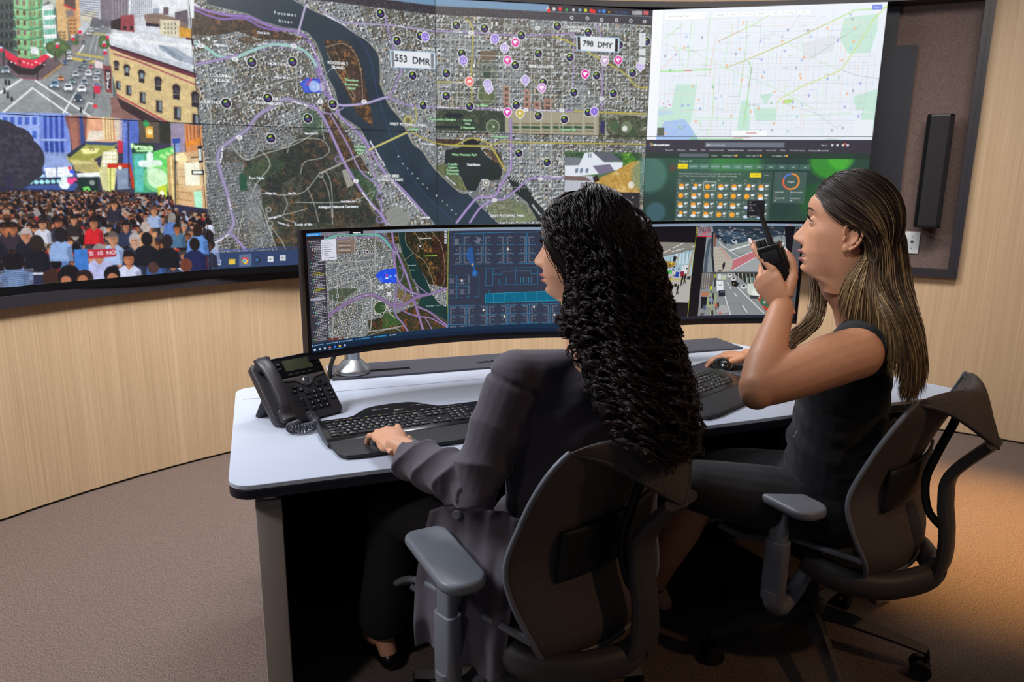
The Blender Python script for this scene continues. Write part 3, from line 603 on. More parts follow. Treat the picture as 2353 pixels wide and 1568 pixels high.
C.poly([(1296, 441), (1471, 443), (1469, 512), (1295, 512)], '2b282e'); C.circ((1305, 453), 3, 'd05050'); C.circ((1307, 455), 2, '40a050'); C.text('x', (1455, 453), 5, 'd8d8d8', bold=1)
# task bar
C.rect(X2, CH - 72, X4, CH, '2c4066'); C.rect(X2, CH - 84, X2 * 1.5, CH - 78, '2a3cae', .5)
for i, (x, y) in enumerate(((501, 604), (532, 602), (562, 600), (591, 598), (621, 596), (649, 593))):
    if i == 2: C.poly([(549, 586), (577, 584), (577, 612), (549, 614)], '5b6f92')
    if i == 0:
        for dx in (-3.2, 3.2):
            for dy in (-3.2, 3.2): C.poly([(x + dx - 2.8, y + dy - 2.8), (x + dx + 2.8, y + dy - 2.8), (x + dx + 2.8, y + dy + 2.8), (x + dx - 2.8, y + dy + 2.8)], 'f2f6fa')
    elif i == 1: C.poly([(525, 597), (540, 596), (540, 608), (525, 609)], 'e2c24a'); C.poly([(525, 597), (532, 595), (533, 599), (525, 600)], 'c89c20')
    elif i == 2: C.circ((x, y), 8, 'd84838'); C.poly([(x, y), (x + 8, y - 2), (x + 4, y + 7), (x - 2, y + 8)], 'e8c030'); C.poly([(x, y), (x - 2, y + 8), (x - 8, y + 1), (x - 6, y - 4)], '48a050'); C.circ((x, y), 3.8, 'f4f4f4'); C.circ((x, y), 2.8, '4888e0')
    elif i == 3: C.circ((x, y), 7, '20242c'); C.circ((x - 1, y), 4, '3868a0')
    else: C.poly([(x - 6, y - 6), (x + 7, y - 6), (x + 7, y + 7), (x - 6, y + 7)], 'd8dce0'); C.poly([(x - 3, y - 2), (x + 3, y - 2), (x + 3, y + 3), (x - 3, y + 3)], '98a0a8')

# --- column four: street map above, weather page below
C.rect(X4, 0, CW, 633, 'e9eff8'); rn = random.Random(3)
def r4(x, y): return (X4 + x * PWID, y * 633)
def l4(P_, w, c_, a=.8): C.line([r4(*p) for p in P_], w, c_, a, raw=True)
def p4(P_, c_, a=1.0): C.poly([r4(*p) for p in P_], c_, a, raw=True)
for q in ([(.83, .1), (.97, .08), (.97, .2), (.95, .36), (.86, .36), (.82, .25)], [(.12, .57), (.22, .57), (.2, .88), (.1, .88)], [(.42, .7), (.46, .7), (.47, .98), (.41, .98)], [(.48, .76), (.58, .76), (.58, .86), (.49, .86)], [(.5, .66), (.56, .64), (.53, .74)], [(.9, .68), (1, .62), (1, .8), (.92, .78)], [(.94, .8), (1, .8), (1, .92), (.95, .9)], [(0, .85), (.06, .74), (.12, .76), (.1, .9), (.05, .95)]): p4(q, 'bfe6d2', .8)
p4([(.66, .28), (.8, .22), (.8, .34), (.68, .4)], 'dfe4ea'); p4([(.04, .98), (.08, .86), (.17, .84), (.2, .9), (.24, 1), (.04, 1)], 'a8c4f0'); p4([(0, .76), (.1, .77), (.12, .8), (.04, .82)], 'b9d0f4', .6)
for i in range(46):
    x = .05 + i * .0205 + rn.uniform(-.004, .004); y0 = rn.choice((.02, .1, .2, .4)); l4([(x, y0), (x + .002, rn.choice((.6, .8, .97)))], 1.6, rn.choice(('c8d0dc', 'c4ccd8', 'f0c8b0', 'c4ecc0', 'd0d6e0', 'bcc6d4')), .8)
for i in range(44):
    y = .04 + i * .0215; x0 = rn.choice((.05, .05, .3, .5)); l4([(x0, y + rn.uniform(-.01, .01)), (rn.choice((.45, .7, .95, .98)), y)], 1.6, rn.choice(('c8d0dc', 'cad2de', 'e8d0c0', 'c4ecc0', 'c0cad8')), .75)
for P_, w, c_ in (([(.34, .45), (.42, .4), (.6, .27), (.75, .15), (.87, .05), (1, .04)], 5, 'b4e07c'), ([(.34, .45), (.42, .4), (.6, .27), (.75, .15)], 2, 'e8a088'), ([(.3, .25), (.45, .13), (.55, .03)], 4, 'b4e498'), ([(.3, .25), (.4, .17)], 2.4, 'e87868'), ([(.02, .24), (.2, .33), (.34, .45), (.5, .56), (.6, .64), (.75, .78)], 3, 'bfe6bc'), ([(.04, .47), (.28, .46)], 6, 'a8e48c'), ([(.16, .465), (.19, .465)], 5, 'e87070'), ([(.44, .4), (.455, .46), (.45, .62), (.44, .9)], 5, 'a8dc94'), ([(.455, .46), (.45, .6)], 2.4, '989aa4'), ([(1, .02), (.95, .12), (.93, .2), (.84, .48), (.68, .6), (.6, .68), (.58, .72)], 4.5, 'cfe070'), ([(.84, .48), (.9, .52), (1, .55)], 2.6, 'a8b4c4'), ([(.42, .1), (.425, .3), (.41, .72)], 3, 'a8dc94'), ([(.18, .04), (.17, .44)], 3, 'bce8ac'), ([(.09, .12), (.12, .3), (.16, .46)], 2.6, 'c4ecc0'), ([(.06, .22), (.14, .11)], 3, 'b4e498'), ([(.26, .02), (.25, .5)], 3, 'bce8ac'), ([(.05, .46), (.12, .32), (.1, .28)], 2.4, 'f0b0a0'), ([(.58, .25), (.75, .42), (.84, .48)], 2.6, 'bfe6bc'), ([(.7, .4), (.9, .16)], 2.4, 'b4bcc8'), ([(.6, .2), (.66, .02)], 2.2, 'c0c8d4'), ([(.36, .1), (.33, .46)], 3, 'c4ecc0'), ([(.29, .2), (.27, .5)], 2.4, 'f0b8a8'), ([(.28, .98), (.3, .8), (.29, .5)], 3, 'bce8ac'), ([(.05, .82), (.4, .84), (.9, .8)], 3, 'c4ecc0'), ([(.6, .72), (.75, .8), (.85, .92)], 2.4, 'bcc8d0'), ([(.4, .985), (.47, .985)], 3, 'e04838'), ([(.2, 1), (.25, .93), (.24, .85)], 3, 'b0e498'), ([(.2, .995), (.44, .995)], 3, '58c048')): l4(P_, w, c_, .9)
p4([(.61, .695), (.65, .69), (.65, .72), (.61, .73)], 'bfe090')
for i in range(74):
    x, y = rn.uniform(.06, .97), rn.uniform(.04, .96); c_ = rn.choice(('f0a050', 'f0a050', '7c90e0', '6f86dc', '8cc4e0', '58b080', '7c8ca0', 'f0a050', '8cb8e8')); cx_, cy_ = r4(x, y)
    C.circ((cx_, cy_), 5.4, c_, raw=True); C.circ((cx_, cy_), 2.4, 'ffffff', raw=True); C.poly([(cx_ - 3, cy_ + 4), (cx_ + 3, cy_ + 4), (cx_, cy_ + 10)], c_, raw=True)
for i in range(44): x, y = rn.uniform(.08, .92), rn.uniform(.06, .95); cx_, cy_ = r4(x, y); C.rect(cx_, cy_, cx_ + rn.uniform(20, 60), cy_ + 3, rn.choice(('a0aabc', 'b8c4e0', 'c8b0a0')), .55)
C.rect(X4, 0, X4 + 50, 633, 'f5f8fd'); C.rect(X4 + 64, 16, X4 + 260, 48, 'ffffff'); C.text('Search Google Maps', (X4 + 130, 32), 9, 'a8b0bc', raw=True)
for i, t in enumerate(('Restaurants', 'Hotels', 'Things to do', 'Museums', 'Transit', 'Pharmacies', 'ATMs')):
    x = X4 + 300 + i * 66; C.rect(x, 22, x + 58, 42, 'f8fafd'); C.text(t, (x + 30, 32), 6, '98a0ac', raw=True)
C.rect(CW - 66, 10, CW - 22, 32, '6f86e4'); C.text('Sign in', (CW - 44, 21), 8, 'ffffff', raw=True)
C.rect(X4 + 52, 575, X4 + 88, 616, '5c6458'); C.rect(CW - 90, 540, CW - 4, 620, 'edf2f8'); C.rect(X4 + 430, 590, X4 + 600, 616, 'f8fafd'); C.rect(X4 + 500, 601, X4 + 550, 605, 'd07068')
for x, y in ((.07, .72), (.09, .70), (.1, .73), (.08, .745)): C.circ(r4(x, y), 3.4, 'e05878', raw=True)
# weather page
y0 = 633
def gf(X, Y):
    t = np.clip((X - X4) / PWID, 0, 1); n = vnoise(X / 160, Y / 160, 50); c = mixc(hexc('1d3432'), hexc('2c4a3c'), n); c2 = np.clip(1 - np.abs(t - .32) * 3.2, 0, 1)[:, None] * np.clip(1 - (Y - y0 - 90) / 300, 0, 1)[:, None]
    return c * (1 - .5 * c2) + hexc('4f9a68')[None] * .5 * c2
C.fill(gf, int(X4), y0, CW, CH)
for cx_, cy_, r, c_, a in ((.02, .30, 90, '5c8f84', .55), (.06, .62, 50, '4a7890', .5), (.42, .22, 120, '3f9a3a', .5), (.83, .16, 90, '3fae2e', .75), (.88, .14, 60, '58c838', .5), (.8, .5, 90, '1f5a28', .7), (.87, .66, 60, '2c7a34', .5), (.13, .24, 18, '7a3a30', .5)):
    for f_, k_ in ((1.15, .25), (1.05, .35), (.95, .6)): C.circ((X4 + cx_ * PWID, y0 + cy_ * 605), r * f_, c_, a * k_, raw=True)
C.rect(X4, y0, CW, y0 + 66, '37343f'); C.rect(X4, y0 + 66, CW, y0 + 94, '24352f', .9)
C.rect(X4 + 300, y0 + 14, X4 + 690, y0 + 38, '6b7380'); C.text('Search the web', (X4 + 360, y0 + 26), 9, 'c8ccd4', raw=True); C.circ((X4 + 315, y0 + 26), 6, 'e0e0e4', raw=True); C.circ((X4 + 315, y0 + 26), 3.5, '6b7380', raw=True)
for i, c_ in enumerate(('e04830', '58b040', '3080e0', 'e8b820')): C.rect(X4 + 16 + 8 * (i % 2), y0 + 16 + 9 * (i // 2), X4 + 23 + 8 * (i % 2), y0 + 24 + 9 * (i // 2), c_)
C.text('Microsoft Start', (X4 + 36, y0 + 26), 10, 'f0f0f2', raw=True, align='l', bold=1)
for x, t in ((900, 'Sign in'),): C.text(t, (X4 + x - 20, y0 + 26), 8, 'e0e0e4', raw=True)
for x in (918, 942, 968, 990): C.circ((X4 + x, y0 + 26), 6, 'd0d0d6', raw=True)
C.circ((X4 + 976, y0 + 20), 5, 'e05030', raw=True)
x = X4 + 100
for t in ('Discover', 'Following', 'Weather', 'Maps', 'Hourly Forecast', 'Monthly Forecast', 'Severe Weather', 'Hurricanes', 'Pollen', 'Fire Information', 'Earthquakes'):
    w = text_tris(t)[0][:, 0].max() * 8; C.text(t, (x, y0 + 52), 8, 'ffffff' if t[0:3] == 'Mon' else 'd4d4da', raw=True, align='l'); x += w + 20
C.text('Personalize', (X4 + 880, y0 + 52), 8, 'e8e8ec', raw=True, align='c')
C.rect(X4 + 172, y0 + 70, X4 + 320, y0 + 88, '5a6468')
for x, t in ((336, 'Popular'), (390, 'Washington  81°'), (510, 'New York  70°'), (636, 'Los Angeles  83°')): C.text(t, (X4 + x, y0 + 79), 7.5, 'e4e8e8', raw=True, align='l'); C.circ((X4 + x + 70, y0 + 79), 5, 'e8a030', raw=True) if t != 'Popular' else None
C.text('Arlington, VA', (X4 + 170, y0 + 107), 9, 'f0f4f4', raw=True, align='l')
for i, t in enumerate(('August', 'September', 'October', 'November', 'December', 'January', 'February', 'March', 'April', 'May', 'June', 'July')):
    a0 = X4 + 168 + i * 55; C.rect(a0, y0 + 122, a0 + 50, y0 + 148, 'f0d414' if i == 0 else '5f8a80', 1 if i == 0 else .75 if i < 7 else .5); C.text(t, (a0 + 25, y0 + 135), 6.6, '8a7a10' if i == 0 else 'f0f4f4', raw=True)
C.rect(X4 + 166, y0 + 158, X4 + 646, CH, '40564f', .75); C.rect(X4 + 654, y0 + 158, X4 + 812, y0 + 316, '48605a', .8)
C.text('This month will be mostly Sunny. The average daily high/low will be 86°F/69°F. The', (X4 + 176, y0 + 172), 6.8, 'e8ecec', raw=True, align='l'); C.text('expected highest/lowest temperature is 92°F/65°F. There will be 4 rainy days.', (X4 + 176, y0 + 184), 6.8, 'e8ecec', raw=True, align='l')
C.rect(X4 + 534, y0 + 166, X4 + 590, y0 + 188, 'f0d414'); C.text('Calendar', (X4 + 564, y0 + 177), 6, '8a7a10', raw=True); C.text('Chart', (X4 + 616, y0 + 177), 6.5, 'e0e4e4', raw=True)
tm = [('87 70', '88 71', '85 63', '86 65', '86 71', '86 70', '88 67'), ('89 72', '92 73', '89 72', '89 69', '89 71', '88 73', '90 74'), ('86 70', '85 69', '87 69', '88 70', '86 70', '88 71', '85 69'), ('85 69', '84 68', '84 67', '85 66', '87 67', '86 68', '85 65')]
kd = ['cr.ccCc', '.c....c', 'cccrcRc', 'CCc..RR']
days = (30, 31, 1, 2, 3, 4, 5, 6, 7, 8, 9, 10, 11, 12, 13, 14, 15, 16, 17, 18, 19, 20, 21, 22, 23, 24, 25, 26)
for i, t in enumerate(('SUN', 'MON', 'TUE', 'WED', 'THU', 'FRI', 'SAT')): C.text(t, (X4 + 180 + i * 67, y0 + 206), 6, 'b8c4c0', raw=True)
for r in range(6):
    for c_ in range(7):
        a0 = X4 + 172 + c_ * 67; b0 = y0 + 214 + r * 48; C.rect(a0, b0, a0 + 63, b0 + 44, '566a64', .7)
        C.text(str(days[(r * 7 + c_) % 28]), (a0 + 6, b0 + 7), 6, 'e0e6e4', raw=True); k_ = kd[r % 4][c_]
        if k_ != 'R': C.circ((a0 + 20 + (6 if k_ in 'Cr' else 0), b0 + 24 - (5 if k_ in 'Cr' else 0)), 10 if k_ in 'Cr' else 13, 'f0a024', raw=True); C.circ((a0 + 17, b0 + 21), 7, 'f8b840', .6, raw=True) if k_ == '.' else None
        if k_ != '.':
            for dx, dr in ((-7, 6), (0, 8), (7, 6)): C.circ((a0 + 22 + dx, b0 + 33), dr, 'dfe6f2', raw=True)
        if k_ in 'rR': [C.line([(a0 + 14 + j * 7, b0 + 36), (a0 + 12 + j * 7, b0 + 42)], 3, '5888e0', raw=True) for j in range(3)]
        h_, l_ = tm[r % 4][c_].split(); C.text(h_ + '°', (a0 + 49, b0 + 17), 9, 'f4f6f6', raw=True, bold=1); C.text(l_ + '°', (a0 + 49, b0 + 32), 8, 'd8e0de', raw=True)
a0 = X4 + 172 + 2 * 67; b0 = y0 + 214; C.line([(a0, b0), (a0 + 62, b0), (a0 + 62, b0 + 44), (a0, b0 + 44)], 2.4, 'd8e4e0', raw=True, closed=True)
for a_ in range(60):
    t = a_ / 60 * 2 * PI; C.circ((X4 + 738 + 38 * math.sin(t), y0 + 207 - 38 * math.cos(t)), 4, 'e8903c' if a_ < 34 else ('e8603c' if a_ < 50 else '5878d8'), raw=True)
C.text('August', (X4 + 738, y0 + 207), 9, 'f4f6f6', raw=True)
for x, y, t in ((664, 260, 'Sunny days'), (740, 260, 'Rain/snow days'), (664, 290, 'Average high'), (740, 290, 'Average low')): C.text(t, (X4 + x, y0 + y), 7, 'f0f2f2', raw=True, align='l')
C.text('22', (X4 + 664, y0 + 272), 8, 'f07040', raw=True, align='l'); C.text('4', (X4 + 740, y0 + 272), 8, '6090f0', raw=True, align='l'); C.text('86°', (X4 + 664, y0 + 303), 8, 'ffffff', raw=True, align='l'); C.text('69°', (X4 + 740, y0 + 303), 8, 'ffffff', raw=True, align='l')
C.poly([(1718, 461), (1758, 461), (1757, 500), (1716, 500)], '100e12')
for i, t in enumerate(('8%', '89° / 72°', '79%', '8 mph', '', 'See full forecast')): C.text(t, (1722, 465 + i * 6.4), 3.2, 'e8e8ea', align='l')
# --- column one, upper panel: street crossing between a green bay-windowed corner house and a yellow hotel
Z1 = [(-260, -120), (440, -20), (457, 284), (-260, 258)]
C.rect(0, 0, X2, HH, '5c6a68')
def P(pts, c, a=1.0): C.poly(pts, c, a)
P([(180, -60), (440, -60), (440, 120), (180, 80)], 'c9ccd0'); P([(340, -60), (445, -60), (445, 42), (345, 25)], 'e8ecf0')
# skyline blocks
for q, c in (([(178, -50), (228, -50), (228, 30), (180, 22)], 'd4dae4'), ([(228, -50), (256, -50), (258, 62), (232, 46)], '7c7480'), ([(256, -50), (298, -50), (294, 60), (258, 62)], '948a94'), ([(298, -50), (352, -50), (352, 40), (296, 36)], 'e4e9f2'), ([(186, 28), (222, 24), (224, 48), (190, 50)], 'd9cfb8'), ([(352, 20), (366, 18), (366, 36), (352, 36)], '9aa8b8'), ([(376, 16), (388, 16), (388, 34), (376, 34)], '6f5c64'), ([(402, 28), (432, 22), (434, 60), (404, 46)], '6c6068')): P(q, c)
for i in range(9): C.line([(180, -8 + i * 5), (227, -6 + i * 6)], 1.5, '5f6878', .9)
for i in range(11):
    for j in range(9): P([(301 + i * 4.6, j * 4.6 - 2), (303.5 + i * 4.6, j * 4.6 - 2), (303.5 + i * 4.6, j * 4.6 + .6), (301 + i * 4.6, j * 4.6 + .6)], '6f7480')
for i in range(5): C.line([(262 + i * 7, -10), (264 + i * 7, 50)], 1.6, '6c6470')
for q, c in (([(330, 34), (360, 30), (400, 40), (432, 56), (436, 80), (340, 62)], '8a7468'), ([(255, 48), (280, 40), (280, 70), (255, 66)], '33282c'), ([(278, 36), (308, 33), (310, 74), (278, 70)], '9c4a50'), ([(308, 58), (345, 58), (370, 66), (370, 80), (310, 76)], 'd4d8e0'), ([(368, 44), (414, 47), (414, 86), (370, 80)], 'e0d8bc'), ([(412, 62), (440, 66), (441, 86), (414, 86)], 'd8a040'), ([(336, 52), (366, 56), (366, 62), (336, 60)], '2c2430'), ([(346, 60), (366, 62), (366, 78), (346, 74)], 'd8dce4'), ([(378, 88), (410, 92), (412, 104), (376, 98)], 'b8c8a4'), ([(428, 86), (444, 88), (444, 106), (428, 104)], '5a3438')): P(q, c)
for x in (284, 299): P([(x, 60), (x + 7, 60), (x + 7, 68), (x, 68)], '2c2028')
for i in range(4):
    for j in range(3): P([(378 + i * 8, 52 + j * 10), (381 + i * 8, 52 + j * 10), (381 + i * 8, 58 + j * 10), (378 + i * 8, 58 + j * 10)], '7a7868')
# road surface and far street
P([(205, 60), (255, 60), (258, 120), (262, 285), (-260, 258), (-260, 168), (30, 182), (110, 175)], '92989a'); P([(212, 40), (256, 50), (252, 62), (205, 66)], '6a6870')
P([(210, 62), (250, 66), (240, 118), (236, 200), (215, 262), (120, 262), (110, 200), (175, 125)], '85898c'); P([(205, 66), (215, 64), (180, 118), (150, 160), (105, 182), (95, 180), (160, 110)], '8c8484')
for x0, x1 in ((217, 205), (226, 218), (236, 231)): C.line([(x0, 82), (x1, 124)], 1, 'e8ecee', .7)
C.line([(193, 104), (181, 123)], 2.2, 'eef0f0'); C.line([(212, 150), (145, 262)], 2.4, 'f0f2f2'); C.line([(0, 214), (50, 183)], 2.8, 'f0f2f2'); C.line([(8, 258), (75, 203), (165, 268)], 3, 'f0f2f2'); C.line([(82, 186), (210, 270)], 3, 'f0f2f2'); C.line([(192, 262), (202, 236), (215, 240)], 2, 'f0f2f2')
for i in range(11): C.line([(176 + i * 6, 122 + i * .9), (179 + i * 6, 126 + i * .9)], 2.6, 'd8c050'); C.line([(165 + i * 5, 133 + i * .8), (168 + i * 5, 137 + i * .8)], 2.6, 'd8c050')
for i in range(8): C.line([(212 + i * 5, 74 + i * .7), (211 + i * 5, 78 + i * .7)], 2.2, 'd8cc80')
# green corner building, dark wing, white and orange neighbours
P([(-260, -60), (28, -60), (40, 122), (0, 110), (-260, 60)], '3f4c4c')
for i in range(6): C.line([(-20, 8 + i * 20), (34, 22 + i * 22)], 1.2, '76847c')
for i in range(5):
    for j in range(3): P([(1 + j * 11, 8 + i * 22), (7 + j * 11, 10 + i * 22), (7 + j * 11, 22 + i * 22), (1 + j * 11, 20 + i * 22)], '1c2426')
P([(24, -60), (95, -60), (104, 125), (78, 138), (42, 136), (36, 60)], '86c48c'); P([(62, -60), (72, -60), (80, 136), (70, 139)], '6aa878'); P([(84, -60), (95, -60), (104, 125), (92, 132)], '5c9c70')
for i in range(6):
    y = 4 + i * 23
    C.line([(32, y + 14), (62, y + 20), (98, y + 12)], 2.4, '4f8c64'); C.line([(32, y + 18), (62, y + 24), (98, y + 16)], 1.6, 'a8dcA8'.lower())
    for x, w in ((36, 7), (51, 7), (67, 4), (76, 4), (88, 4)):
        P([(x + i * .8, y - 6 + (x - 30) * .06), (x + w + i * .8, y - 6 + (x - 30) * .06), (x + w + i * .8, y + 8 + (x - 30) * .06), (x + i * .8, y + 8 + (x - 30) * .06)], 'b89c70'); P([(x + 1.4 + i * .8, y - 4 + (x - 30) * .06), (x + w - 1.4 + i * .8, y - 4 + (x - 30) * .06), (x + w - 1.4 + i * .8, y + 6.5 + (x - 30) * .06), (x + 1.4 + i * .8, y + 6.5 + (x - 30) * .06)], '33302c' if (i + x) % 3 else '6a5468')
P([(96, 14), (122, 6), (132, 96), (128, 130), (106, 136)], 'e8ecec')
for i in range(5): y = 24 + i * 22; P([(101 + i, y), (124 + i, y - 2), (125 + i, y + 11), (102 + i, y + 12)], '5fae98'); C.line([(100 + i, y + 15), (126 + i, y + 13)], 4, 'f4f6f6'); [C.line([(106 + i + k * 6, y), (106 + i + k * 6, y + 11)], 1.2, 'c8e8dc') for k in range(3)]
P([(98, -40), (126, -40), (130, 22), (112, 2), (98, 12)], 'b8c0b4'); P([(126, -40), (146, -40), (158, 92), (142, 100), (132, 70)], 'd9b37c'); P([(144, -40), (172, -40), (184, 70), (162, 90), (154, 40)], 'cf9a64'); P([(146, -40), (172, -40), (174, 24), (148, 10)], '5c4a48'); C.line([(147, 11), (173, 22)], 2.6, 'e03030'); P([(150, 26), (168, 20), (170, 38), (154, 40)], '8c7c78'); P([(172, -40), (180, -40), (186, 60), (178, 74)], 'e0b080')
for i in range(4):
    for j in range(2): P([(158 + j * 10, 46 + i * 9), (166 + j * 10, 43 + i * 9), (166 + j * 10, 47 + i * 9), (158 + j * 10, 50 + i * 9)], '8a6440'); P([(135 + j * 9, 74 + i * 7), (142 + j * 9, 71 + i * 7), (142 + j * 9, 75 + i * 7), (135 + j * 9, 78 + i * 7)], '806848')
# pavement, awning, trees
P([(-260, 120), (0, 150), (45, 180), (70, 184), (100, 180), (142, 148), (130, 130), (104, 140), (0, 130)], '6b5a60'); C.line([(100, 181), (142, 149)], 1.8, 'c8a040'); C.line([(28, 168), (50, 181), (88, 184), (100, 181)], 1.6, 'a8606a')
P([(8, 112), (40, 132), (80, 138), (104, 124), (114, 130), (92, 148), (74, 157), (44, 152), (14, 132)], 'e0304c'); C.line([(14, 133), (44, 153), (74, 157), (92, 149), (114, 131)], 1.4, 'a8203c')
P([(20, 138), (44, 155), (76, 160), (104, 142), (106, 150), (78, 174), (40, 170), (16, 148)], '2c2428')
for i in range(9): C.circ((26 + i * 9.5, 143 + (i % 3) * 3), 1.5, 'f4f0e4')
P([(70, 107), (88, 110), (89, 126), (71, 124)], 'e4e8ec'); 
for x, y, r in ((122, 112, 12), (138, 106, 13), (150, 112, 10), (130, 122, 9), (173, 96, 6), (241, 96, 11), (238, 104, 8)): C.circ((x, y), r, '4c6440' if r != 13 else '58704a'); C.circ((x - 3, y - 3), r * .5, '708850', .6)
for x in (127, 152): C.line([(x, 118), (x + 1, 142)], 1.6, '3c3430')
for x, y in ((132, 103), (168, 86), (184, 70), (240, 100), (242, 118), (2, 112), (248, 82)): P([(x - 4, y - 5), (x + 4, y - 5), (x + 4, y + 1), (x - 4, y + 1)], 'c8d4ec'); P([(x - 4, y), (x + 4, y), (x + 4, y + 8), (x - 4, y + 8)], 'e02848')
# cars
def car(x, y, s, c, w='3c4650'):
    C.circ((x + s * .15, y + s * .55), s * .95, '50545a', .5, ry=s * .5)
    P([(x - s * .8, y - s * .1), (x - s * .5, y - s * .85), (x + s * .5, y - s * .9), (x + s * .85, y - s * .2), (x + s * .85, y + s * .6), (x - s * .8, y + s * .65)], c)
    P([(x - s * .6, y - s * .15), (x - s * .42, y - s * .6), (x + s * .42, y - s * .62), (x + s * .6, y - s * .2)], w); P([(x - s * .4, y - s * .66), (x - s * .42, y - s * .85), (x + s * .42, y - s * .88), (x + s * .42, y - s * .68)], c)
    P([(x - s * .8, y + s * .4), (x + s * .85, y + s * .35), (x + s * .85, y + s * .68), (x - s * .8, y + s * .7)], '24282c', .7); C.circ((x - s * .6, y + s * .32), s * .14, 'f4f4f0'); C.circ((x + s * .62, y + s * .3), s * .14, 'f4f4f0')
for x, y, s, c in ((13, 162, 12, '8c98ac'), (204, 76, 7, 'f0f2f4'), (210, 70, 6, 'e4e8ec'), (192, 97, 5, '5c6478'), (158, 120, 6, 'e8ecf0'), (159, 134, 7, 'f0f2f4'), (150, 144, 7, '50648c'), (202, 136, 6.5, 'c0ccd4'), (194, 144, 6.5, '586474'), (190, 152, 7, '88a8a4'), (184, 158, 8, '707880'), (209, 154, 6.5, 'e86880'), (174, 172, 9, 'c8ccd8'), (140, 181, 8, 'e08850'), (203, 170, 9.5, 'eceff2'), (224, 168, 7.5, 'c4ccd8'), (166, 187, 9, '7c98a0'), (221, 182, 8.5, 'd4d8dc'), (125, 195, 12.5, '84a4c0'), (194, 190, 9.5, '8494a4'), (157, 203, 12, 'f2f4f6'), (188, 206, 11.5, 'f0f2f4'), (222, 196, 10, 'dcd8a8'), (179, 227, 12, '405468'), (208, 64, 4, 'f0f0f0'), (222, 66, 4, 'e8e8f0'), (236, 62, 4, 'd0d4e0')): car(x, y, s, c)
for x, y, h in ((13, 192, 9), (21, 193, 9), (10, 212, 9), (18, 222, 11), (27, 230, 7), (186, 256, 10)): P([(x - 2, y - h * .5), (x + 2, y - h * .5), (x + 3, y + h * .4), (x - 3, y + h * .4)], '20242c'); C.circ((x, y - h * .7), 1.7, '2c2420')
for x, y in ((45, 160), (86, 172), (217, 215), (8, 140)): C.line([(x, y - 22), (x, y + 12)], 1.6, '1c2024')
# hotel
P([(250, 78), (300, 74), (440, 92), (450, 160), (262, 112), (252, 100)], 'dfe4ea'); P([(262, 100), (440, 150), (449, 172), (300, 120), (262, 108)], 'c4ccd6'); P([(256, 82), (444, 105), (444, 112), (256, 90)], 'f0f2f4')
P([(364, 104), (400, 108), (444, 134), (446, 150), (412, 140), (368, 114)], 'a8b2c0'); P([(364, 104), (372, 103), (420, 132), (420, 142), (404, 136)], '8c98a8')
P([(250, 108), (300, 122), (360, 142), (449, 176), (457, 290), (420, 290), (330, 262), (270, 222), (252, 140)], 'd8c08c'); P([(252, 104), (300, 118), (449, 168), (450, 180), (300, 130), (254, 112)], '6c3440'); C.line([(254, 106), (300, 120), (449, 170)], 2, '241c20'); C.line([(262, 124), (320, 142), (452, 196)], 2.6, '9c4858'); C.line([(268, 218), (330, 252), (400, 290)], 3, 'b04454')
P([(252, 226), (268, 222), (340, 262), (400, 292), (262, 290), (250, 250)], '8c6860'); P([(268, 224), (300, 240), (380, 286), (330, 280), (280, 250)], '3c2c30')
for x, y, s in ((268, 152, .8), (292, 163, .95), (326, 177, 1.05), (364, 194, 1.15), (406, 213, 1.25), (449, 230, 1.3)):
    C.circ((x, y - 8 * s), 8 * s, 'c8a878'); C.circ((x, y - 8 * s), 6 * s, '2c2830'); P([(x - 6 * s, y - 8 * s), (x + 6 * s, y - 8 * s), (x + 6 * s, y + 14 * s), (x - 6 * s, y + 12 * s)], '2c2830')
    P([(x - 3 * s, y - 8 * s), (x + 4 * s, y - 8 * s), (x + 4 * s, y + 3 * s), (x - 3 * s, y + 2 * s)], '8ca0ac' if x in (292, 326) else '4a4650'); C.line([(x - 6 * s, y + 3 * s), (x + 6 * s, y + 4 * s)], 1.2, 'a89880')
for x, y, s in ((272, 197, .9), (296, 209, 1.0), (328, 226, 1.15), (366, 246, 1.25), (408, 262, 1.35), (450, 278, 1.3)):
    P([(x - 7 * s, y - 14 * s), (x + 6 * s, y - 12 * s), (x + 6 * s, y + 14 * s), (x - 7 * s, y + 11 * s)], 'b89c70'); P([(x - 5 * s, y - 12 * s), (x + 6 * s, y - 10 * s), (x + 6 * s, y + 12 * s), (x - 5 * s, y + 9 * s)], '302c34'); P([(x, y - 10 * s), (x + 5 * s, y - 9 * s), (x + 5 * s, y + 8 * s), (x, y + 7 * s)], '98a8b0', .8)
P([(236, 150), (256, 152), (258, 215), (244, 212)], '8c4a4a'); P([(242, 160), (254, 162), (255, 206), (245, 204)], '241c20')
for i, t in enumerate('HOTEL'): C.text(t, (248.5, 169 + i * 8), 6, 'f4f4f4', bold=1)
P([(230, 216), (252, 218), (258, 262), (228, 260)], '8c9090'); P([(217, 138), (236, 144), (237, 158), (219, 156)], 'e8d8dc'); P([(216, 196), (230, 198), (231, 216), (217, 215)], 'e03050'); P([(216, 190), (229, 192), (230, 199), (217, 197)], '6878b0'); C.circ((219, 245), 4, 'e04050')

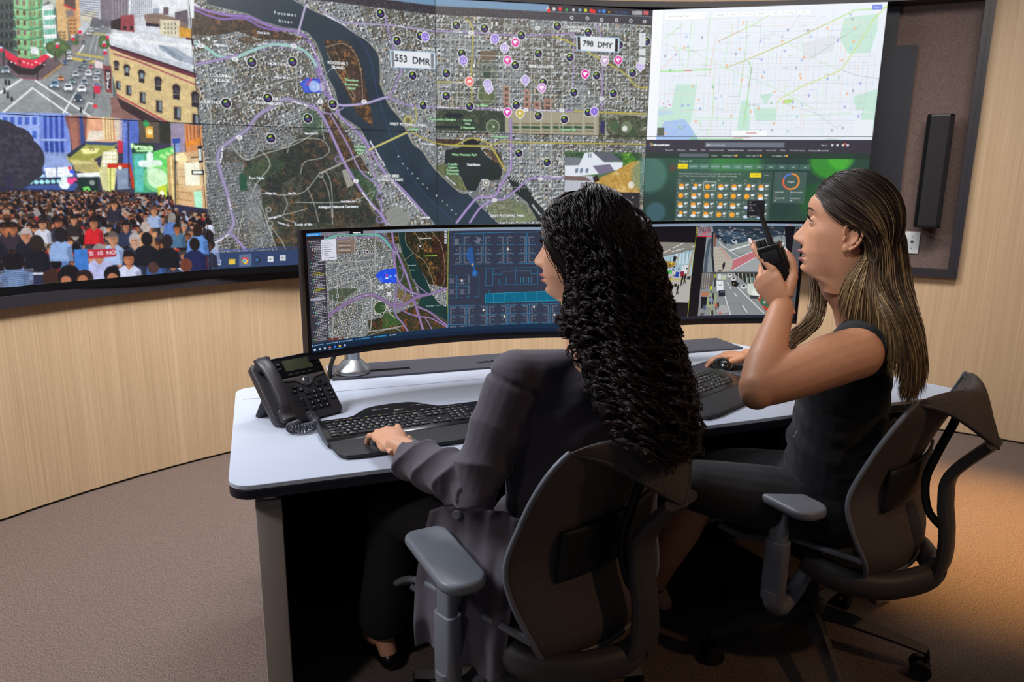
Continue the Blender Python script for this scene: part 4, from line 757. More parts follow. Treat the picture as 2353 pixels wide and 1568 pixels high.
# --- column one, lower panel: evening crowd in front of lit shop fronts
C.rect(0, HH, X2, CH, '3c3c50')
P([(-260, 255), (160, 262), (165, 430), (-260, 420)], '8aa4ec')
P([(0, 262), (90, 265), (92, 390), (0, 380)], '9cb4f4'); P([(90, 265), (156, 268), (160, 400), (92, 395)], '7890e0')
for i in range(4):
    for j in range(5): P([(6 + j * 17, 268 + i * 32), (16 + j * 17, 268 + i * 32), (16 + j * 17, 286 + i * 32), (6 + j * 17, 286 + i * 32)], '4868c8')
for j in range(4): P([(100 + j * 13, 266), (107 + j * 13, 266), (108 + j * 13, 318), (101 + j * 13, 318)], '3450b0')
for j in range(4): P([(102 + j * 12, 324), (110 + j * 12, 324), (112 + j * 12, 356), (104 + j * 12, 356)], '2c4498'); C.line([(96, 321), (152, 321)], 3, 'b8ccfc')
C.line([(96, 366), (160, 366)], 26, 'a8b8dc', .6)
P([(148, 266), (200, 268), (200, 340), (168, 356), (158, 300)], '8c5a54'); P([(182, 268), (190, 268), (196, 330), (186, 340)], '3c4c8c'); P([(158, 270), (176, 270), (180, 340), (168, 350)], 'a87060'); P([(200, 268), (268, 274), (268, 326), (198, 330)], 'e8ac88'); P([(206, 300), (240, 300), (240, 320), (198, 326)], 'f0e4d0'); P([(236, 270), (262, 272), (262, 324), (238, 322)], 'f0dca8')
for i in range(4): C.line([(242 + i * 6, 272), (244 + i * 6, 322)], 1.6, 'b07850')
P([(262, 272), (282, 274), (282, 342), (270, 340)], 'b8b0c4'); [C.line([(266, 276 + i * 5), (274, 276.5 + i * 5)], 2.6, 'f4dcb0') for i in range(10)]; P([(270, 322), (283, 324), (283, 352), (271, 351)], 'c83048')
P([(282, 275), (320, 277), (318, 420), (284, 400)], '5870c8'); [C.text(t, (287, 286 + i * 9), 6, 'c4d4f4', rot=0) for i, t in enumerate('HOTEL')]
P([(318, 277), (400, 282), (402, 330), (322, 326)], '5c5248'); P([(334, 288), (352, 290), (353, 318), (336, 316)], 'e8a840'); C.circ((344, 302), 6, 'f8e4a0'); C.circ((336, 284), 6, '3c9c58'); P([(366, 280), (396, 283), (396, 330), (368, 328)], '33342c'); P([(392, 282), (426, 284), (426, 350), (394, 345)], '9c90a8'); P([(424, 284), (462, 288), (466, 350), (428, 348)], 'd8905c')
for i in range(4): C.line([(430 + i * 8, 288), (432 + i * 8, 330)], 2, '8c4c30')
P([(426, 326), (460, 314), (462, 328), (430, 338)], 'e89038')
# canopy
P([(152, 358), (196, 326), (270, 328), (262, 342), (210, 370), (160, 374)], 'a8a850'); P([(196, 324), (272, 328), (262, 334), (200, 332)], '38507c'); P([(152, 356), (196, 325), (198, 332), (160, 362)], '303848'); P([(160, 366), (226, 372), (206, 384), (168, 378)], 'dcd490'); P([(186, 342), (230, 340), (222, 352), (192, 354)], 'f4f0a8'); P([(168, 378), (214, 376), (234, 398), (228, 404), (196, 398), (172, 392)], 'b8ac70'); C.line([(212, 366), (236, 400)], 6, 'c8b870'); C.text('15', (212, 342), 7, '30301c')
# shop fronts and glowing signs
P([(0, 398), (160, 392), (175, 440), (0, 440)], '3c58a0'); P([(32, 400), (170, 394), (178, 402), (178, 430), (34, 432)], '485c9c')
P([(102, 386), (166, 382), (168, 406), (106, 408)], 'f4f8ff'); C.line([(130, 384), (131, 407)], 1.6, '5868a0'); C.line([(62, 408), (100, 404)], 5, 'b8e8f0'); C.line([(64, 419), (176, 414)], 12, '243048'); [C.circ((70 + i * 13, 419 - i * .4), 4, 'a8e8f0') for i in range(7)]
for x, y, r, c in ((38, 400, 5, 'f8a030'), (46, 404, 6, 'f0e830'), (36, 412, 4, 'e84830'), (48, 418, 5, 'e8f030'), (34, 431, 4, 'f8b838'), (58, 400, 4, 'f8c860'), (148, 412, 6, 'e0f8f8'), (148, 424, 9, 'f0fcfc'), (162, 416, 6, 'f04890'), (172, 412, 4, 'f04890'), (165, 394, 4, '4860f0'), (160, 386, 3, 'f04858')): C.circ((x, y), r, c)
P([(176, 398), (228, 396), (230, 406), (178, 407)], 'f4fcfc'); P([(178, 408), (226, 408), (226, 446), (182, 440)], '1c3430'); P([(190, 430), (204, 428), (210, 438), (205, 452), (194, 450)], '78e068'); C.circ((220, 446), 6, '98f080'); C.circ((212, 420), 5, '909c98')
P([(236, 350), (268, 340), (272, 360), (262, 450), (238, 445), (228, 400)], 'd8d49c'); [C.circ((240 + (i % 4) * 8, 352 + (i // 4) * 9), 3, 'fcfcf0') for i in range(16)]
P([(248, 380), (262, 380), (262, 448), (250, 446)], 'f0f090'); C.line([(254, 384), (254, 444)], 2, '889050'); P([(246, 376), (300, 375), (312, 432), (304, 434), (296, 386), (248, 386)], 'c83820'); P([(268, 388), (296, 387), (300, 434), (270, 436)], '8c9cb8'); C.circ((276, 385), 4, 'fcf4e0')
P([(302, 328), (354, 330), (354, 348), (304, 352)], '26402c'); C.text('Farma', (320, 336), 9, 'd0fcc0', rot=-2, bold=2); C.text('cia', (345, 338), 8, 'd0fcc0', bold=2); C.line([(314, 346), (350, 346)], 3.6, 'b8f8b0')
P([(304, 352), (352, 350), (400, 336), (404, 440), (310, 444)], '48a878'); P([(352, 348), (398, 336), (400, 420), (360, 430)], '68e060', .8); P([(308, 356), (330, 354), (330, 440), (312, 442)], '5cc0b8'); C.line([(326, 376), (366, 375)], 13, 'ecfff4'); C.line([(345, 356), (346, 396)], 13, 'ecfff4'); C.circ((362, 410), 20, 'f4fff4', .9); C.circ((362, 410), 28, 'b8f8a0', .4); [C.circ((372 + i * 6, 358 - i * 3 + (i % 2) * 6), 4, 'b8f8a0') for i in range(6)]
P([(362, 430), (384, 424), (386, 484), (368, 480)], 'c8d838'); C.circ((374, 456), 6, 'fcffd8', ry=16)
P([(384, 360), (402, 352), (412, 470), (394, 478), (386, 430)], 'c8a468'); C.line([(393, 362), (400, 470)], 4, 'f0dc9c'); P([(404, 350), (468, 346), (476, 486), (412, 470)], 'dcb484'); [C.line([(406, 372 + i * 17), (440, 372 + i * 18)], 1.4, '9c7448') for i in range(6)]
P([(424, 374), (458, 372), (460, 426), (428, 426)], 'fcfcec'); C.circ((441, 400), 34, 'fcf4c8', .3); P([(441, 391), (468, 391), (468, 402), (441, 401)], '20241c'); P([(444, 393), (466, 393), (466, 399), (444, 399)], 'f4fcf0'); P([(446, 440), (464, 438), (467, 486), (450, 486)], 'b8f8d8'); C.circ((418, 363), 11, 'f8e8b0'); C.circ((406, 362), 6, 'f8f0c8'); C.line([(440, 362), (462, 360)], 2, '30281c')
P([(398, 328), (414, 326), (416, 350), (400, 350)], '88a0d8'); P([(396, 318), (416, 318), (414, 328), (398, 330)], '3450a8'); P([(455, 336), (464, 334), (466, 372), (458, 374)], '101418'); P([(456, 342), (463, 341), (464, 368), (458, 369)], 'e8f4e8')
for x, y0_, y1_ in ((295, 280, 430), (402, 330, 470)): C.line([(x, y0_), (x + 2, y1_)], 2.4, '1c2430', .8)
# tree
for x, y, r in ((18, 340, 42), (50, 360, 36), (20, 380, 44), (60, 385, 24), (5, 320, 34), (40, 325, 26), (78, 392, 14), (0, 400, 36), (30, 410, 22)): C.circ((x, y), r, '343440')
rr = random.Random(11)
for i in range(260): x, y = rr.uniform(-20, 88), rr.uniform(298, 412); C.circ((x, y), rr.uniform(2, 4.5), rr.choice(('404050', '2c2c38', '4c4654', '383848')), .6) if (x - 20) ** 2 / 4900 + (y - 360) ** 2 / 3600 < 1 else None
P([(14, 400), (30, 400), (30, 440), (12, 440)], '34304c')
# crowd, far to near
P([(-260, 434), (30, 432), (200, 440), (300, 446), (400, 470), (476, 480), (486, 625), (-260, 720)], '2c2c48')
def persn(x, y, s, cl, hair, skin, back=False, al=1.0):
    """x,y = head centre, s = head half-width in photo px"""
    P([(x - s * 2.6, y + s * 5.6), (x - s * 2.3, y + s * 2.3), (x - s * .9, y + s * 1.35), (x + s * .9, y + s * 1.35), (x + s * 2.3, y + s * 2.3), (x + s * 2.7, y + s * 5.6)], cl, al)
    P([(x - s * .9, y + s * 1.35), (x + s * .9, y + s * 1.35), (x, y + s * 2.3)], skin if not back else cl, al); P([(x + s * 1.2, y + s * 2.6), (x + s * 2.3, y + s * 2.3), (x + s * 2.7, y + s * 5.6), (x + s * 1.6, y + s * 5.6)], '000010', .22)
    C.circ((x, y), s, hair, ry=s * 1.3)
    if not back: C.circ((x - s * .05, y + s * .3), s * .82, skin, ry=s * 1.0); C.circ((x + s * .4, y + s * .4), s * .42, '000000', .12, ry=s * .8); C.line([(x - s * .5, y + s * .12), (x + s * .4, y + s * .12)], s * .2, '3c2018', .35); C.line([(x - s * .9, y - s * .5), (x + s * .8, y - s * .6)], s * .5, hair, .9)
CL = ['20222c', '1c1c28', '2c3044', 'b82828', '3c5c98', '282020', '90a4d0', '181820', '48423c', 'c0c4d8', '6c2430', '303850', 'a87850', '14161c', '5878b0', 'd8dcf0', '882020', '3a3438']
HR = ['1c1412', '2c1c14', '100c10', '4a3020', '3a3638', '9c9490', '181014']; SK = ['c8845c', 'b87450', 'd89870', 'a0603c', 'cc8c68', 'b06a48']
rr = random.Random(21)
yy = 441.0
while yy < 600:
    t = (yy - 441) / 160; s = 2.3 + 7.4 * t ** 1.15; x = -14 + rr.uniform(0, s * 2)
    while x < 486:
        lim = 445 + max(0, x - 180) * .09 + (30 if x > 400 else 0)
        if yy > lim - 12 and (yy < 570 or rr.random() < .72): persn(x, yy + rr.uniform(-s, s), s * rr.uniform(.85, 1.15), rr.choice(CL if t > .22 else CL + ['5468a8', '3c4c88', '7c8cc8'] * 3), rr.choice(HR), rr.choice(SK), rr.random() < .42)
        x += s * rr.uniform(2.7, 4.6)
    yy += 2.6 + 9 * t
for x, y, s, cl, h_, sk, b in ((263, 470, 7, '2a2838', '2c1c14', 'c88860', False), (355, 485, 7, '9cb0d8', '6c4434', 'c88c64', False), (396, 500, 8, '5878b8', '8c8480', 'b08068', True), (216, 512, 9, 'd02028', '1c1412', 'b87450', False), (135, 512, 8, '303040', '1c1614', 'b06a48', False), (170, 505, 7, '2c2424', '201814', 'c88860', False), (98, 515, 8, 'd0d4e4', '241814', 'c88c64', False), (30, 525, 9, '342c34', '18100c', 'b06a48', False), (60, 540, 10, '1a1c28', 'b0acb0', 'c08060', False), (140, 540, 11, '8ca8d8', '1c181c', 'b87450', True), (290, 520, 8, '2c3450', '141014', 'b87858', False), (335, 522, 9, 'd09868', 'b8a8a0', 'c08c74', True), (408, 525, 8, '487090', '1c1412', 'a86844', False), (455, 530, 10, '6090d8', '28180f', 'b87450', True), (260, 548, 11, 'a8c0e8', '5c5450', 'c08868', False), (310, 552, 11, '28304c', 'a8a4a8', 'c89880', False), (338, 550, 11, '14161e', '181414', 'b87450', True), (385, 555, 11, '101218', '241c20', 'b87450', True), (12, 580, 11, '1c2848', '18140f', 'a86844', True), (85, 560, 12, '16161e', '28201c', 'b87450', True), (448, 562, 11, '1c2450', '1c1410', 'b87450', True), (229, 580, 13, 'b8bce8', '8c8888', 'b87858', False), (297, 594, 12, 'c8d0ec', '18100f', 'b87450', False), (38, 602, 12, '3c5884', '141014', 'a86844', True)): persn(x, y, s, cl, h_, sk, b)
for i in range(9): C.line([(14, 622 + i * 5), (76, 620 + i * 4)], 1.6, 'b8c8e8', .8)
P([(170, 574), (202, 572), (204, 622), (172, 622)], '3c78c8'); P([(200, 574), (266, 572), (268, 590), (204, 596)], 'b83040'); C.text('SI  10  NO', (236, 582), 8, 'e8e0e8', bold=1)
for x, y, r, c in ((120, 640, 16, '3c241c'), (160, 636, 20, '141014'), (195, 640, 15, '2c1c18'), (258, 632, 15, '100c0c'), (353, 616, 11, '4c3430'), (428, 610, 13, '6c3828')): C.circ((x, y), r, c, ry=r * 1.1)
for x, y, r in ((152, 646, 9), (190, 644, 9), (259, 640, 10)): C.circ((x, y), r, 'b07050')
def blur(C, x0, x1, n):
    B = C.A[:, x0:x1]
    for _ in range(n):
        B = (np.roll(B, 1, 0) + B * 2 + np.roll(B, -1, 0)) / 4; B = (np.roll(B, 1, 1) + B * 2 + np.roll(B, -1, 1)) / 4
    C.A[:, x0:x1] = B
x0 = int(C.T(2, 400)[0]); k_ = 210; n_ = x0
while n_ > 0: w_ = min(k_, n_); C.A[:, n_ - w_:n_] = C.A[:, n_:n_ + w_][:, ::-1]; n_ -= w_
xs, ys = np.meshgrid(np.arange(int(X2)), np.arange(CH)); C.A[:, :int(X2)] *= (.86 + .28 * (vnoise(xs / 5, ys / 4, 71) * .6 + vnoise(xs / 23, ys / 19, 72) * .4))[:, :, None]
blur(C, 0, int(X2) - 3, 5); blur(C, int(X2) + 3, int(X4) - 3, 2)
IMG_WALL = C.image('video_wall_picture')
# ------------------------------------------------------------------ the two curved desk monitors: geometry and picture
MZ0, MZ1 = .905, 1.258
MON = []
for A_, B_, sag in (((.213, .503), (1.088, .578), .078), ((1.112, .602), (2.003, .556), .075)):
    A_ = np.array(DW(*A_)[:2]); B_ = np.array(DW(*B_)[:2]); ch = B_ - A_; L_ = np.linalg.norm(ch); t_ = ch / L_; n_ = np.array([-t_[1], t_[0]]); R_ = (L_ * L_ / 4 + sag * sag) / (2 * sag)
    cen = (A_ + B_) / 2 - n_ * (R_ - sag); half = math.asin(L_ / 2 / R_); MON.append((cen, R_, math.atan2(n_[1], n_[0]), half))
def monpt(i, s, z, off=0.0):
    """s 0..1 along the screen; off moves away from the viewer"""
    cen, R_, a0, half = MON[i]; a = a0 + half - 2 * half * s; return (cen[0] + (R_ + off) * math.cos(a), cen[1] + (R_ + off) * math.sin(a), z)
MW, MH = 1700, 690
MIN_ = .013        # bezel fraction left and right
def monT(i):
    cen, R_, a0, half = MON[i]
    def T(u, v):
        d = ray(u, v); a = d[0] ** 2 + d[1] ** 2; b = -(cen[0] * d[0] + cen[1] * d[1]); c = cen @ cen - R_ * R_; q = b * b - a * c
        t = (-b + math.sqrt(max(q, 0))) / a; an = math.atan2(d[1] * t - cen[1], d[0] * t - cen[0]); s = (a0 + half - an) / (2 * half); z = EYE + d[2] * t
        return ((s - MIN_) / (1 - 2 * MIN_) * MW, (MZ1 - z) / (MZ1 - MZ0) * MH)
    return T
# --- left monitor
C = Canvas(MW, MH, monT(0), k=2.55, bg='2f3646')
sx = C.T(1028, 650)[0]; bx = C.T(749, 640)[0]; BOT = 636
C.fill(urban(15, .12, 60, brown=.1), int(bx), 18, int(sx), BOT)
F1 = forest('20241a', '4a3e2c', '9a6a38', 22, 3); F2 = forest('2a3022', '5a4a30', 'a0502c', 23, 3); F3 = forest('2c3c28', '4e6040', '6c5438', 24, 3)
def Z(*q): return [(680 + a / 3.92, 500 + b / 3.92) for a, b in q]
C.poly(Z((800, 100), (1380, 100), (1380, 640), (1200, 600), (1000, 250), (900, 230), (880, 300)), F1)
C.poly(Z((1240, 180), (1380, 140), (1380, 620), (1250, 600), (1300, 400), (1220, 300)), forest('2c1c1a', '4e342c', '6e4a3a', 25), .8)
C.poly(Z((900, 300), (960, 330), (1060, 560), (1120, 780), (1000, 700), (930, 560), (900, 500)), F3)
C.poly(Z((650, 930), (900, 870), (1100, 780), (1380, 900), (1380, 1110), (950, 1160), (560, 1160), (660, 1030)), F2)
C.poly(Z((920, 640), (1030, 700), (1060, 800), (980, 780), (900, 700)), forest('6e6040', '8a7a54', '5a5a3c', 26)); C.poly(Z((300, 650), (420, 640), (560, 640), (400, 760), (300, 740)), F3, .7)
C.poly(Z((780, 860), (900, 850), (970, 960), (780, 1000)), forest('33502c', '4c6c3c', '6a6438', 27)); C.poly(Z((290, 1090), (420, 1080), (460, 1130), (300, 1150)), forest('5a2c28', '8a3c30', '6c4a34', 28)); C.poly(Z((370, 190), (540, 190), (540, 320), (370, 330)), '8a7264', .8)
for i in range(6): C.line(Z((385, 215 + i * 20), (490, 212 + i * 20)), 1.6, '55504c' if i % 2 else 'b8b0a8')
C.poly(Z((915, 100), (975, 100), (985, 200), (1040, 300), (1100, 420), (1170, 560), (1230, 700), (1290, 780), (1380, 815), (1380, 960), (1300, 900), (1200, 850), (1100, 790), (1120, 720), (1100, 640), (1050, 560), (1010, 440), (960, 330), (930, 200)), water('173233', '24443f', 5))
C.line(Z((915, 100), (930, 200), (960, 330), (1010, 440), (1050, 560), (1100, 640), (1120, 720), (1100, 790), (1200, 850), (1300, 900), (1380, 960)), 1.6, '6c6a58', sm=3)
for q in (((990, 120), (990, 230), (1060, 320), (1160, 400), (1230, 560), (1250, 625), (1330, 600), (1340, 420), (1310, 250), (1250, 160), (1200, 100)), ((1050, 110), (1120, 220), (1090, 320)), ((1120, 110), (1180, 170), (1130, 200)), ((975, 385), (1060, 320))): C.line(Z(*q), 1.2, 'b8a88c', .8, sm=4)
def rd(q, w, c1='7c6494', c2='ae92c2'): C.line(Z(*q), w, c1, .95, sm=5); C.line(Z(*q), w * .4, c2, .8, sm=5)
for q, w in (([(540, 120), (530, 300), (560, 500), (640, 560)], 2.6), ([(720, 120), (710, 380), (720, 470)], 2.8), ([(680, 560), (680, 940), (660, 1030)], 3.4), ([(660, 1030), (900, 990), (980, 970)], 3), ([(600, 1090), (720, 1040), (900, 1000), (970, 1070)], 2), ([(280, 410), (480, 400), (720, 380)], 2.2), ([(280, 560), (480, 470), (700, 440)], 2.2), ([(290, 640), (420, 600), (620, 540)], 2), ([(330, 700), (330, 1100)], 1.8), ([(430, 800), (500, 960), (450, 1100)], 2), ([(600, 770), (600, 1000)], 1.6), ([(370, 560), (380, 800), (420, 1000)], 1.6), ([(640, 560), (720, 640), (700, 700)], 3)): C.line(Z(*q), w, 'b4b2ae', .8, sm=4)
C.circ(Z((758, 812))[0], 16.5, 'c8c0b0'); C.circ(Z((758, 812))[0], 14.5, '34502e'); C.circ(Z((782, 810))[0], 5, 'a0aca0', .7); C.circ(Z((782, 810))[0], 3.6, '34502e'); C.line(Z((820, 800), (850, 870), (890, 900)), 2, 'c8c0b0')
rd([(270, 185), (380, 140), (520, 128), (720, 132), (820, 190), (890, 290)], 3.4, '5c4a78', '6c5a88'); rd([(268, 200), (380, 156), (520, 150), (720, 156), (790, 195), (850, 265), (876, 300)], 5.6, '5fa8a0', '7cc0b4'); rd([(330, 205), (520, 182), (720, 180), (800, 230)], 2.4)
rd([(860, 95), (880, 230), (905, 300), (960, 430), (1010, 560), (1050, 690), (1080, 800), (1120, 930), (1160, 1070)], 6.4); rd([(872, 290), (890, 400), (905, 520), (940, 600), (1030, 670), (1150, 700), (1240, 680), (1380, 630)], 7)
rd([(285, 905), (340, 850), (480, 760), (620, 700), (720, 705), (820, 765), (900, 800), (1000, 770), (1100, 715), (1180, 695)], 9, '7a658c', '9880ac'); rd([(895, 560), (905, 680), (890, 790), (905, 890), (960, 950), (1040, 1080)], 5); rd([(900, 800), (1000, 860), (1100, 890), (1220, 910), (1380, 1000)], 4); rd([(1080, 800), (1200, 850), (1290, 920), (1380, 985)], 5)
rd([(930, 590), (985, 640), (975, 720), (900, 780)], 3); rd([(940, 580), (970, 490), (930, 440)], 2.6); rd([(1160, 900), (1210, 980), (1240, 1060)], 3); rd([(1060, 560), (1100, 620), (1180, 680)], 3)
C.poly(Z((715, 520), (745, 492), (800, 465), (905, 460), (907, 592), (770, 592)), '1f50ec', .95); C.poly(Z((760, 530), (790, 560), (775, 590), (745, 560)), '4f78f0', .8); C.poly(Z((800, 480), (890, 560), (880, 580), (790, 500)), '3864ec', .8); C.circ(Z((817, 520))[0], 2.6, 'f02878'); C.circ(Z((852, 530))[0], 3, '7ca8f8'); C.circ(Z((898, 524))[0], 3, '8cb4f8'); C.circ(Z((812, 548))[0], 2.4, 'd0dcf8'); C.circ(Z((824, 545))[0], 2.4, 'd0dcf8')
for x, y in ((765, 630), (840, 690), (830, 610)):
    for a in (.7, 2.3): dx, dy = 26 * math.cos(a), 26 * math.sin(a); C.line(Z((x - dx, y - dy), (x + dx, y + dy)), 3, 'e8e8ea')
for x, y in ((375, 708), (778, 868), (396, 1100), (1042, 692), (645, 308)): C.circ(Z((x, y))[0], 3.6, 'e8e8ea'); C.circ(Z((x, y))[0], 2.6, '202028')
C.circ(Z((1120, 258))[0], 7.2, 'c8c0b4', .6); C.circ(Z((1120, 258))[0], 6.4, '2c261c'); C.circ(Z((1120, 258))[0], 3, 'c8c8c4')
for t, x, y, h, c_ in (('P o t o m a c', 1048, 430, 2.6, '9cb8b8'), ('R i v e r', 1050, 472, 2.6, '9cb8b8'), ('P o t o m a c   R i v e r', 1240, 795, 2.8, '9cb8b8'), ('Theodore Roosevelt Island', 1160, 188, 2.2, 'd8e0d8'), ('Theodore Roosevelt Island', 1210, 345, 2.2, 'a8e048')): C.text(t, Z((x, y))[0], h, c_, bold=1)
for q, r in (((560, 720), 20), ((920, 330), -70), ((1000, 520), -68), ((650, 695), 8)): C.text('Arlington Blvd' if r > 0 else 'Mt Vernon', Z(q)[0], 2.2, 'f0ecf4', rot=r)
for i in range(5): p_ = C.T(1024.5, 530 + i * 6.4); C.rect(p_[0] - 10, p_[1], p_[0] + 6, p_[1] + 13, 'c8ccd4')
# side list
C.rect(0, 18, bx, BOT, '3c3944'); C.rect(0, 18, bx, 36, '25232b'); rr = random.Random(4)
for i in range(62):
    y = 46 + i * 9.4; ind = 18 + (i * 7 % 5) * 6 + (18 if 4 < i < 13 or 46 < i < 54 else 0); c_ = 'c8c6d0'
    if i in (19, 20, 29, 30): c_ = 'c8c030'
    if y > BOT - 8: break
    C.rect(ind, y, ind + 6, y + 6, rr.choice(('9ab8d8', 'e09070', '58c068', '88a8d0', 'd8a878', '7cc0e0', 'c8c8d0')))
    x = ind + 12; e_ = min(x + rr.uniform(30, 96), bx - 6)
    while x < e_: w = rr.uniform(5, 14); C.rect(x, y + .5, min(x + w, e_), y + 5, c_, .85); x += w + 3
C.rect(10, 372, bx - 8, 384, 'a8a8b4')
q0 = C.T(737, 551); q1 = C.T(774, 597); C.rect(q0[0], q0[1], q1[0], q1[1], 'dfe2ee')
for i in range(10): C.rect(q0[0] + 16, q0[1] + 8 + i * 12, q0[0] + 16 + (28, 40, 58, 36, 52, 44, 24, 30, 66, 34)[i], q0[1] + 12 + i * 12, '8c8ca0'); C.rect(q0[0] + 5, q0[1] + 8 + i * 12, q0[0] + 9, q0[1] + 12 + i * 12, '5c6480')
C.rect(0, 0, MW, 18, '8c9db4'); C.rect(0, 1, 92, 18, '2f8fe8'); C.text('Security Desk', (48, 10), 8, 'e8f4ff', raw=True); C.rect(96, 2, 330, 18, '7b7684'); C.rect(272, 0, 358, 18, '15131a'); C.text('Monitoring', (318, 10), 8, 'f0f0f4', raw=True, bold=1); C.text('Monitoring', (222, 10), 7, 'c8c8d0', raw=True); C.text('Tasks', (150, 10), 7, 'b8b8c4', raw=True); C.rect(358, 0, 430, 18, '8c8894')
# floor plan tile
KEEP = C.A[:, :int(sx)].copy(); C.rect(sx, 18, MW, BOT, '353c4e')
fx = lambda u: C.T(u, 650)[0]
def fl(a, b, c_='2e86b4', w=1.15, al=.95): C.line([a, b], w, c_, al)
def deskL(x, y, s1, s2, flip=False):
    C.line([(x + 5 * s1, y - 8 * s2), (x + 5 * s1, y + 7 * s2)], 4.4, '5a6274'); C.line([(x + 5 * s1, y + 7 * s2), (x + 15 * s1, y + 7 * s2)], 4, '5a6274'); C.circ((x + 12 * s1, y - 1 * s2), 2, '5a6274')
def fy(u, v): return v - (u - 1031) * .035 * ((v - 530) / 240)          # rows drop towards the left edge
fl((1045, 537), (1290, 533)); fl((1045, 537), (1044, 546)); fl((1031, 547), (1044, 546))
for x in (1062, 1111, 1161, 1211, 1262):
    fl((x, 536), (x - 1, 607), w=1.3)
    for y in (563, 585, 608): fl((x - 20, fy(x, y)), (x + 20, fy(x, y) - .4))
    for y in (576, 597):
        for s1 in (-1, 1): deskL(x, fy(x, y), s1, 1)
    if x not in (1062, 1111): [deskL(x, fy(x, 553), s1, -1) for s1 in (-1, 1)]
    else: deskL(x, fy(x, 553), 1, -1)
for x, y, r in ((1049, 556, 0), (1099, 553, .5)):
    c_, s_ = math.cos(r), math.sin(r); C.poly([(x + a * c_ - b * s_, y + a * s_ + b * c_) for a, b in ((-5, -7), (5, -7), (5, 7), (-5, 7))], '6a7080')
    for a, b in ((-8, -5), (-8, 5), (8, -5), (8, 5)): C.circ((x + a * c_ - b * s_, y + a * s_ + b * c_), 1.8, '5a6274')
C.poly([(1077, 569), (1086, 569), (1092, 625), (1070, 587)], '2c64b4', .75); C.circ((1085.6, 608), 2.6, 'e0a860')
C.circ((1091, 628), 8.4, '2878c8', .8); C.circ((1091, 628), 6, '183c6c'); C.circ((1091, 628), 4.2, '3c8cd8'); C.circ((1091, 628), 2.4, '10203c'); C.circ((1091, 628), 1.2, 'f0f4f8')
for a, b in (((1031, 634), (1040, 633)), ((1050, 633), (1050, 684)), ((1031, 659), (1075, 658)), ((1075, 633), (1075, 682)), ((1031, 686), (1063, 684)), ((1062, 633), (1080, 632)), ((1101, 632), (1100, 682)), ((1090, 683), (1100, 682)), ((1072, 683), (1079, 683)), ((1117, 617), (1236, 615)), ((1117, 617), (1116, 657)), ((1116, 657), (1132, 656)), ((1133, 617), (1132, 656)), ((1133, 631), (1154, 630)), ((1154, 624), (1154, 630)), ((1154, 624), (1220, 622)), ((1185, 616), (1184, 655)), ((1220, 622), (1220, 630)), ((1220, 630), (1240, 629)), ((1147, 655), (1232, 653)), ((1147, 640), (1147, 655)), ((1163, 638), (1163, 655)), ((1236, 615), (1235, 655)), ((1124, 666), (1124, 676))): fl(a, b, '2878a4')
for i in range(5): fl((1197 + i * 6, 638), (1196.6 + i * 6, 649), '3c90b4', 1.3); 
for i in range(6): C.circ((1160 + i * 5, 624), 1.6, '5a6274'); C.circ((1192 + i * 5, 623), 1.6, '5a6274')
C.poly([(1115, 676), (1290, 669), (1290, 691), (1115, 697)], '0f6888'); C.line([(1115, 676), (1290, 669), (1290, 691), (1115, 697)], 1.2, '2ea0c0', closed=True); [fl((1134 + i * 24.5, 675 - i), (1134 + i * 24.5, 696 - i), '2ea0c0', 1) for i in range(7)]
for x, y in ((1038, 646), (1038, 671), (1062, 648), (1062, 671)):
    C.poly([(x - 5, y - 6), (x + 5, y - 6), (x + 5, y + 6), (x - 5, y + 6)], '5a6274'); [C.circ((x + a, y + b), 1.6, '5a6274') for a in (-8, 8) for b in (-5, 4)]
C.poly([(1076, 634), (1080, 634), (1080, 652), (1076, 652)], '5a6274'); C.poly([(1076, 656), (1080, 656), (1080, 676), (1076, 676)], '5a6274')
for x in (1031, 1073, 1121, 1168, 1217, 1265):
    d_ = (x - 1031) * .024
    fl((x, 703 - d_), (x - 2, 764 - d_), w=1.3)
    for y in (704, 725, 747): fl((x - 20, y - d_ + .5), (x + 20, y - d_ - .5))
    for y, s2 in ((715, -1), (736, -1), (758, -1)):
        for s1 in (-1, 1): deskL(x, y - d_, s1, s2)
for x, y in ((1061, 645), (1111, 713), (1159, 728), (1227, 706), (1167, 573), (1274, 724)): C.circ((x, y), 2.4, 'e8ecf4'); C.circ((x, y - 2.6), 1.4, 'e8c060')
C.line([(1030, 524.5), (1290, 521), (1290, 766), (1028, 768), (1030, 524.5)], 1.3, 'a8b430', sm=0); C.line([C.T(1030, 526), C.T(1028, 768)], 2.4, 'a8b430', raw=True)
C.A[:, :int(sx)] = KEEP
# status line and task bar
C.rect(0, BOT, MW, MH, '16304c'); C.rect(0, BOT + 26, MW, MH, '13243c')
for x, w, c_ in ((18, 60, '98b8d8'), (110, 60, '98b8d8'), (190, 74, '98b8d8'), (300, 80, '58a8e0'), (420, 66, '38b0e8'), (520, 30, 'c8d8e8')): C.rect(x, BOT + 9, x + w, BOT + 15, c_, .75); C.rect(x - 12, BOT + 8, x - 6, BOT + 16, c_)
for i, c_ in enumerate(('e8f0f8', 'c8d0d8', 'b8c4d0', 'e07848', '3878d0', 'e8c048', 'a8b8f0')): C.circ((22 + i * 32, BOT + 38), 7, c_, raw=True) if i in (3, 4, 6) else C.rect(15 + i * 32, BOT + 32, 28 + i * 32, BOT + 44, c_)
C.circ((22 + 96, BOT + 38), 3, '4888e0', raw=True); C.rect(106, BOT + 49, 200, BOT + 51, '58a8e8')
IMG_M0 = C.image('left_monitor_picture')
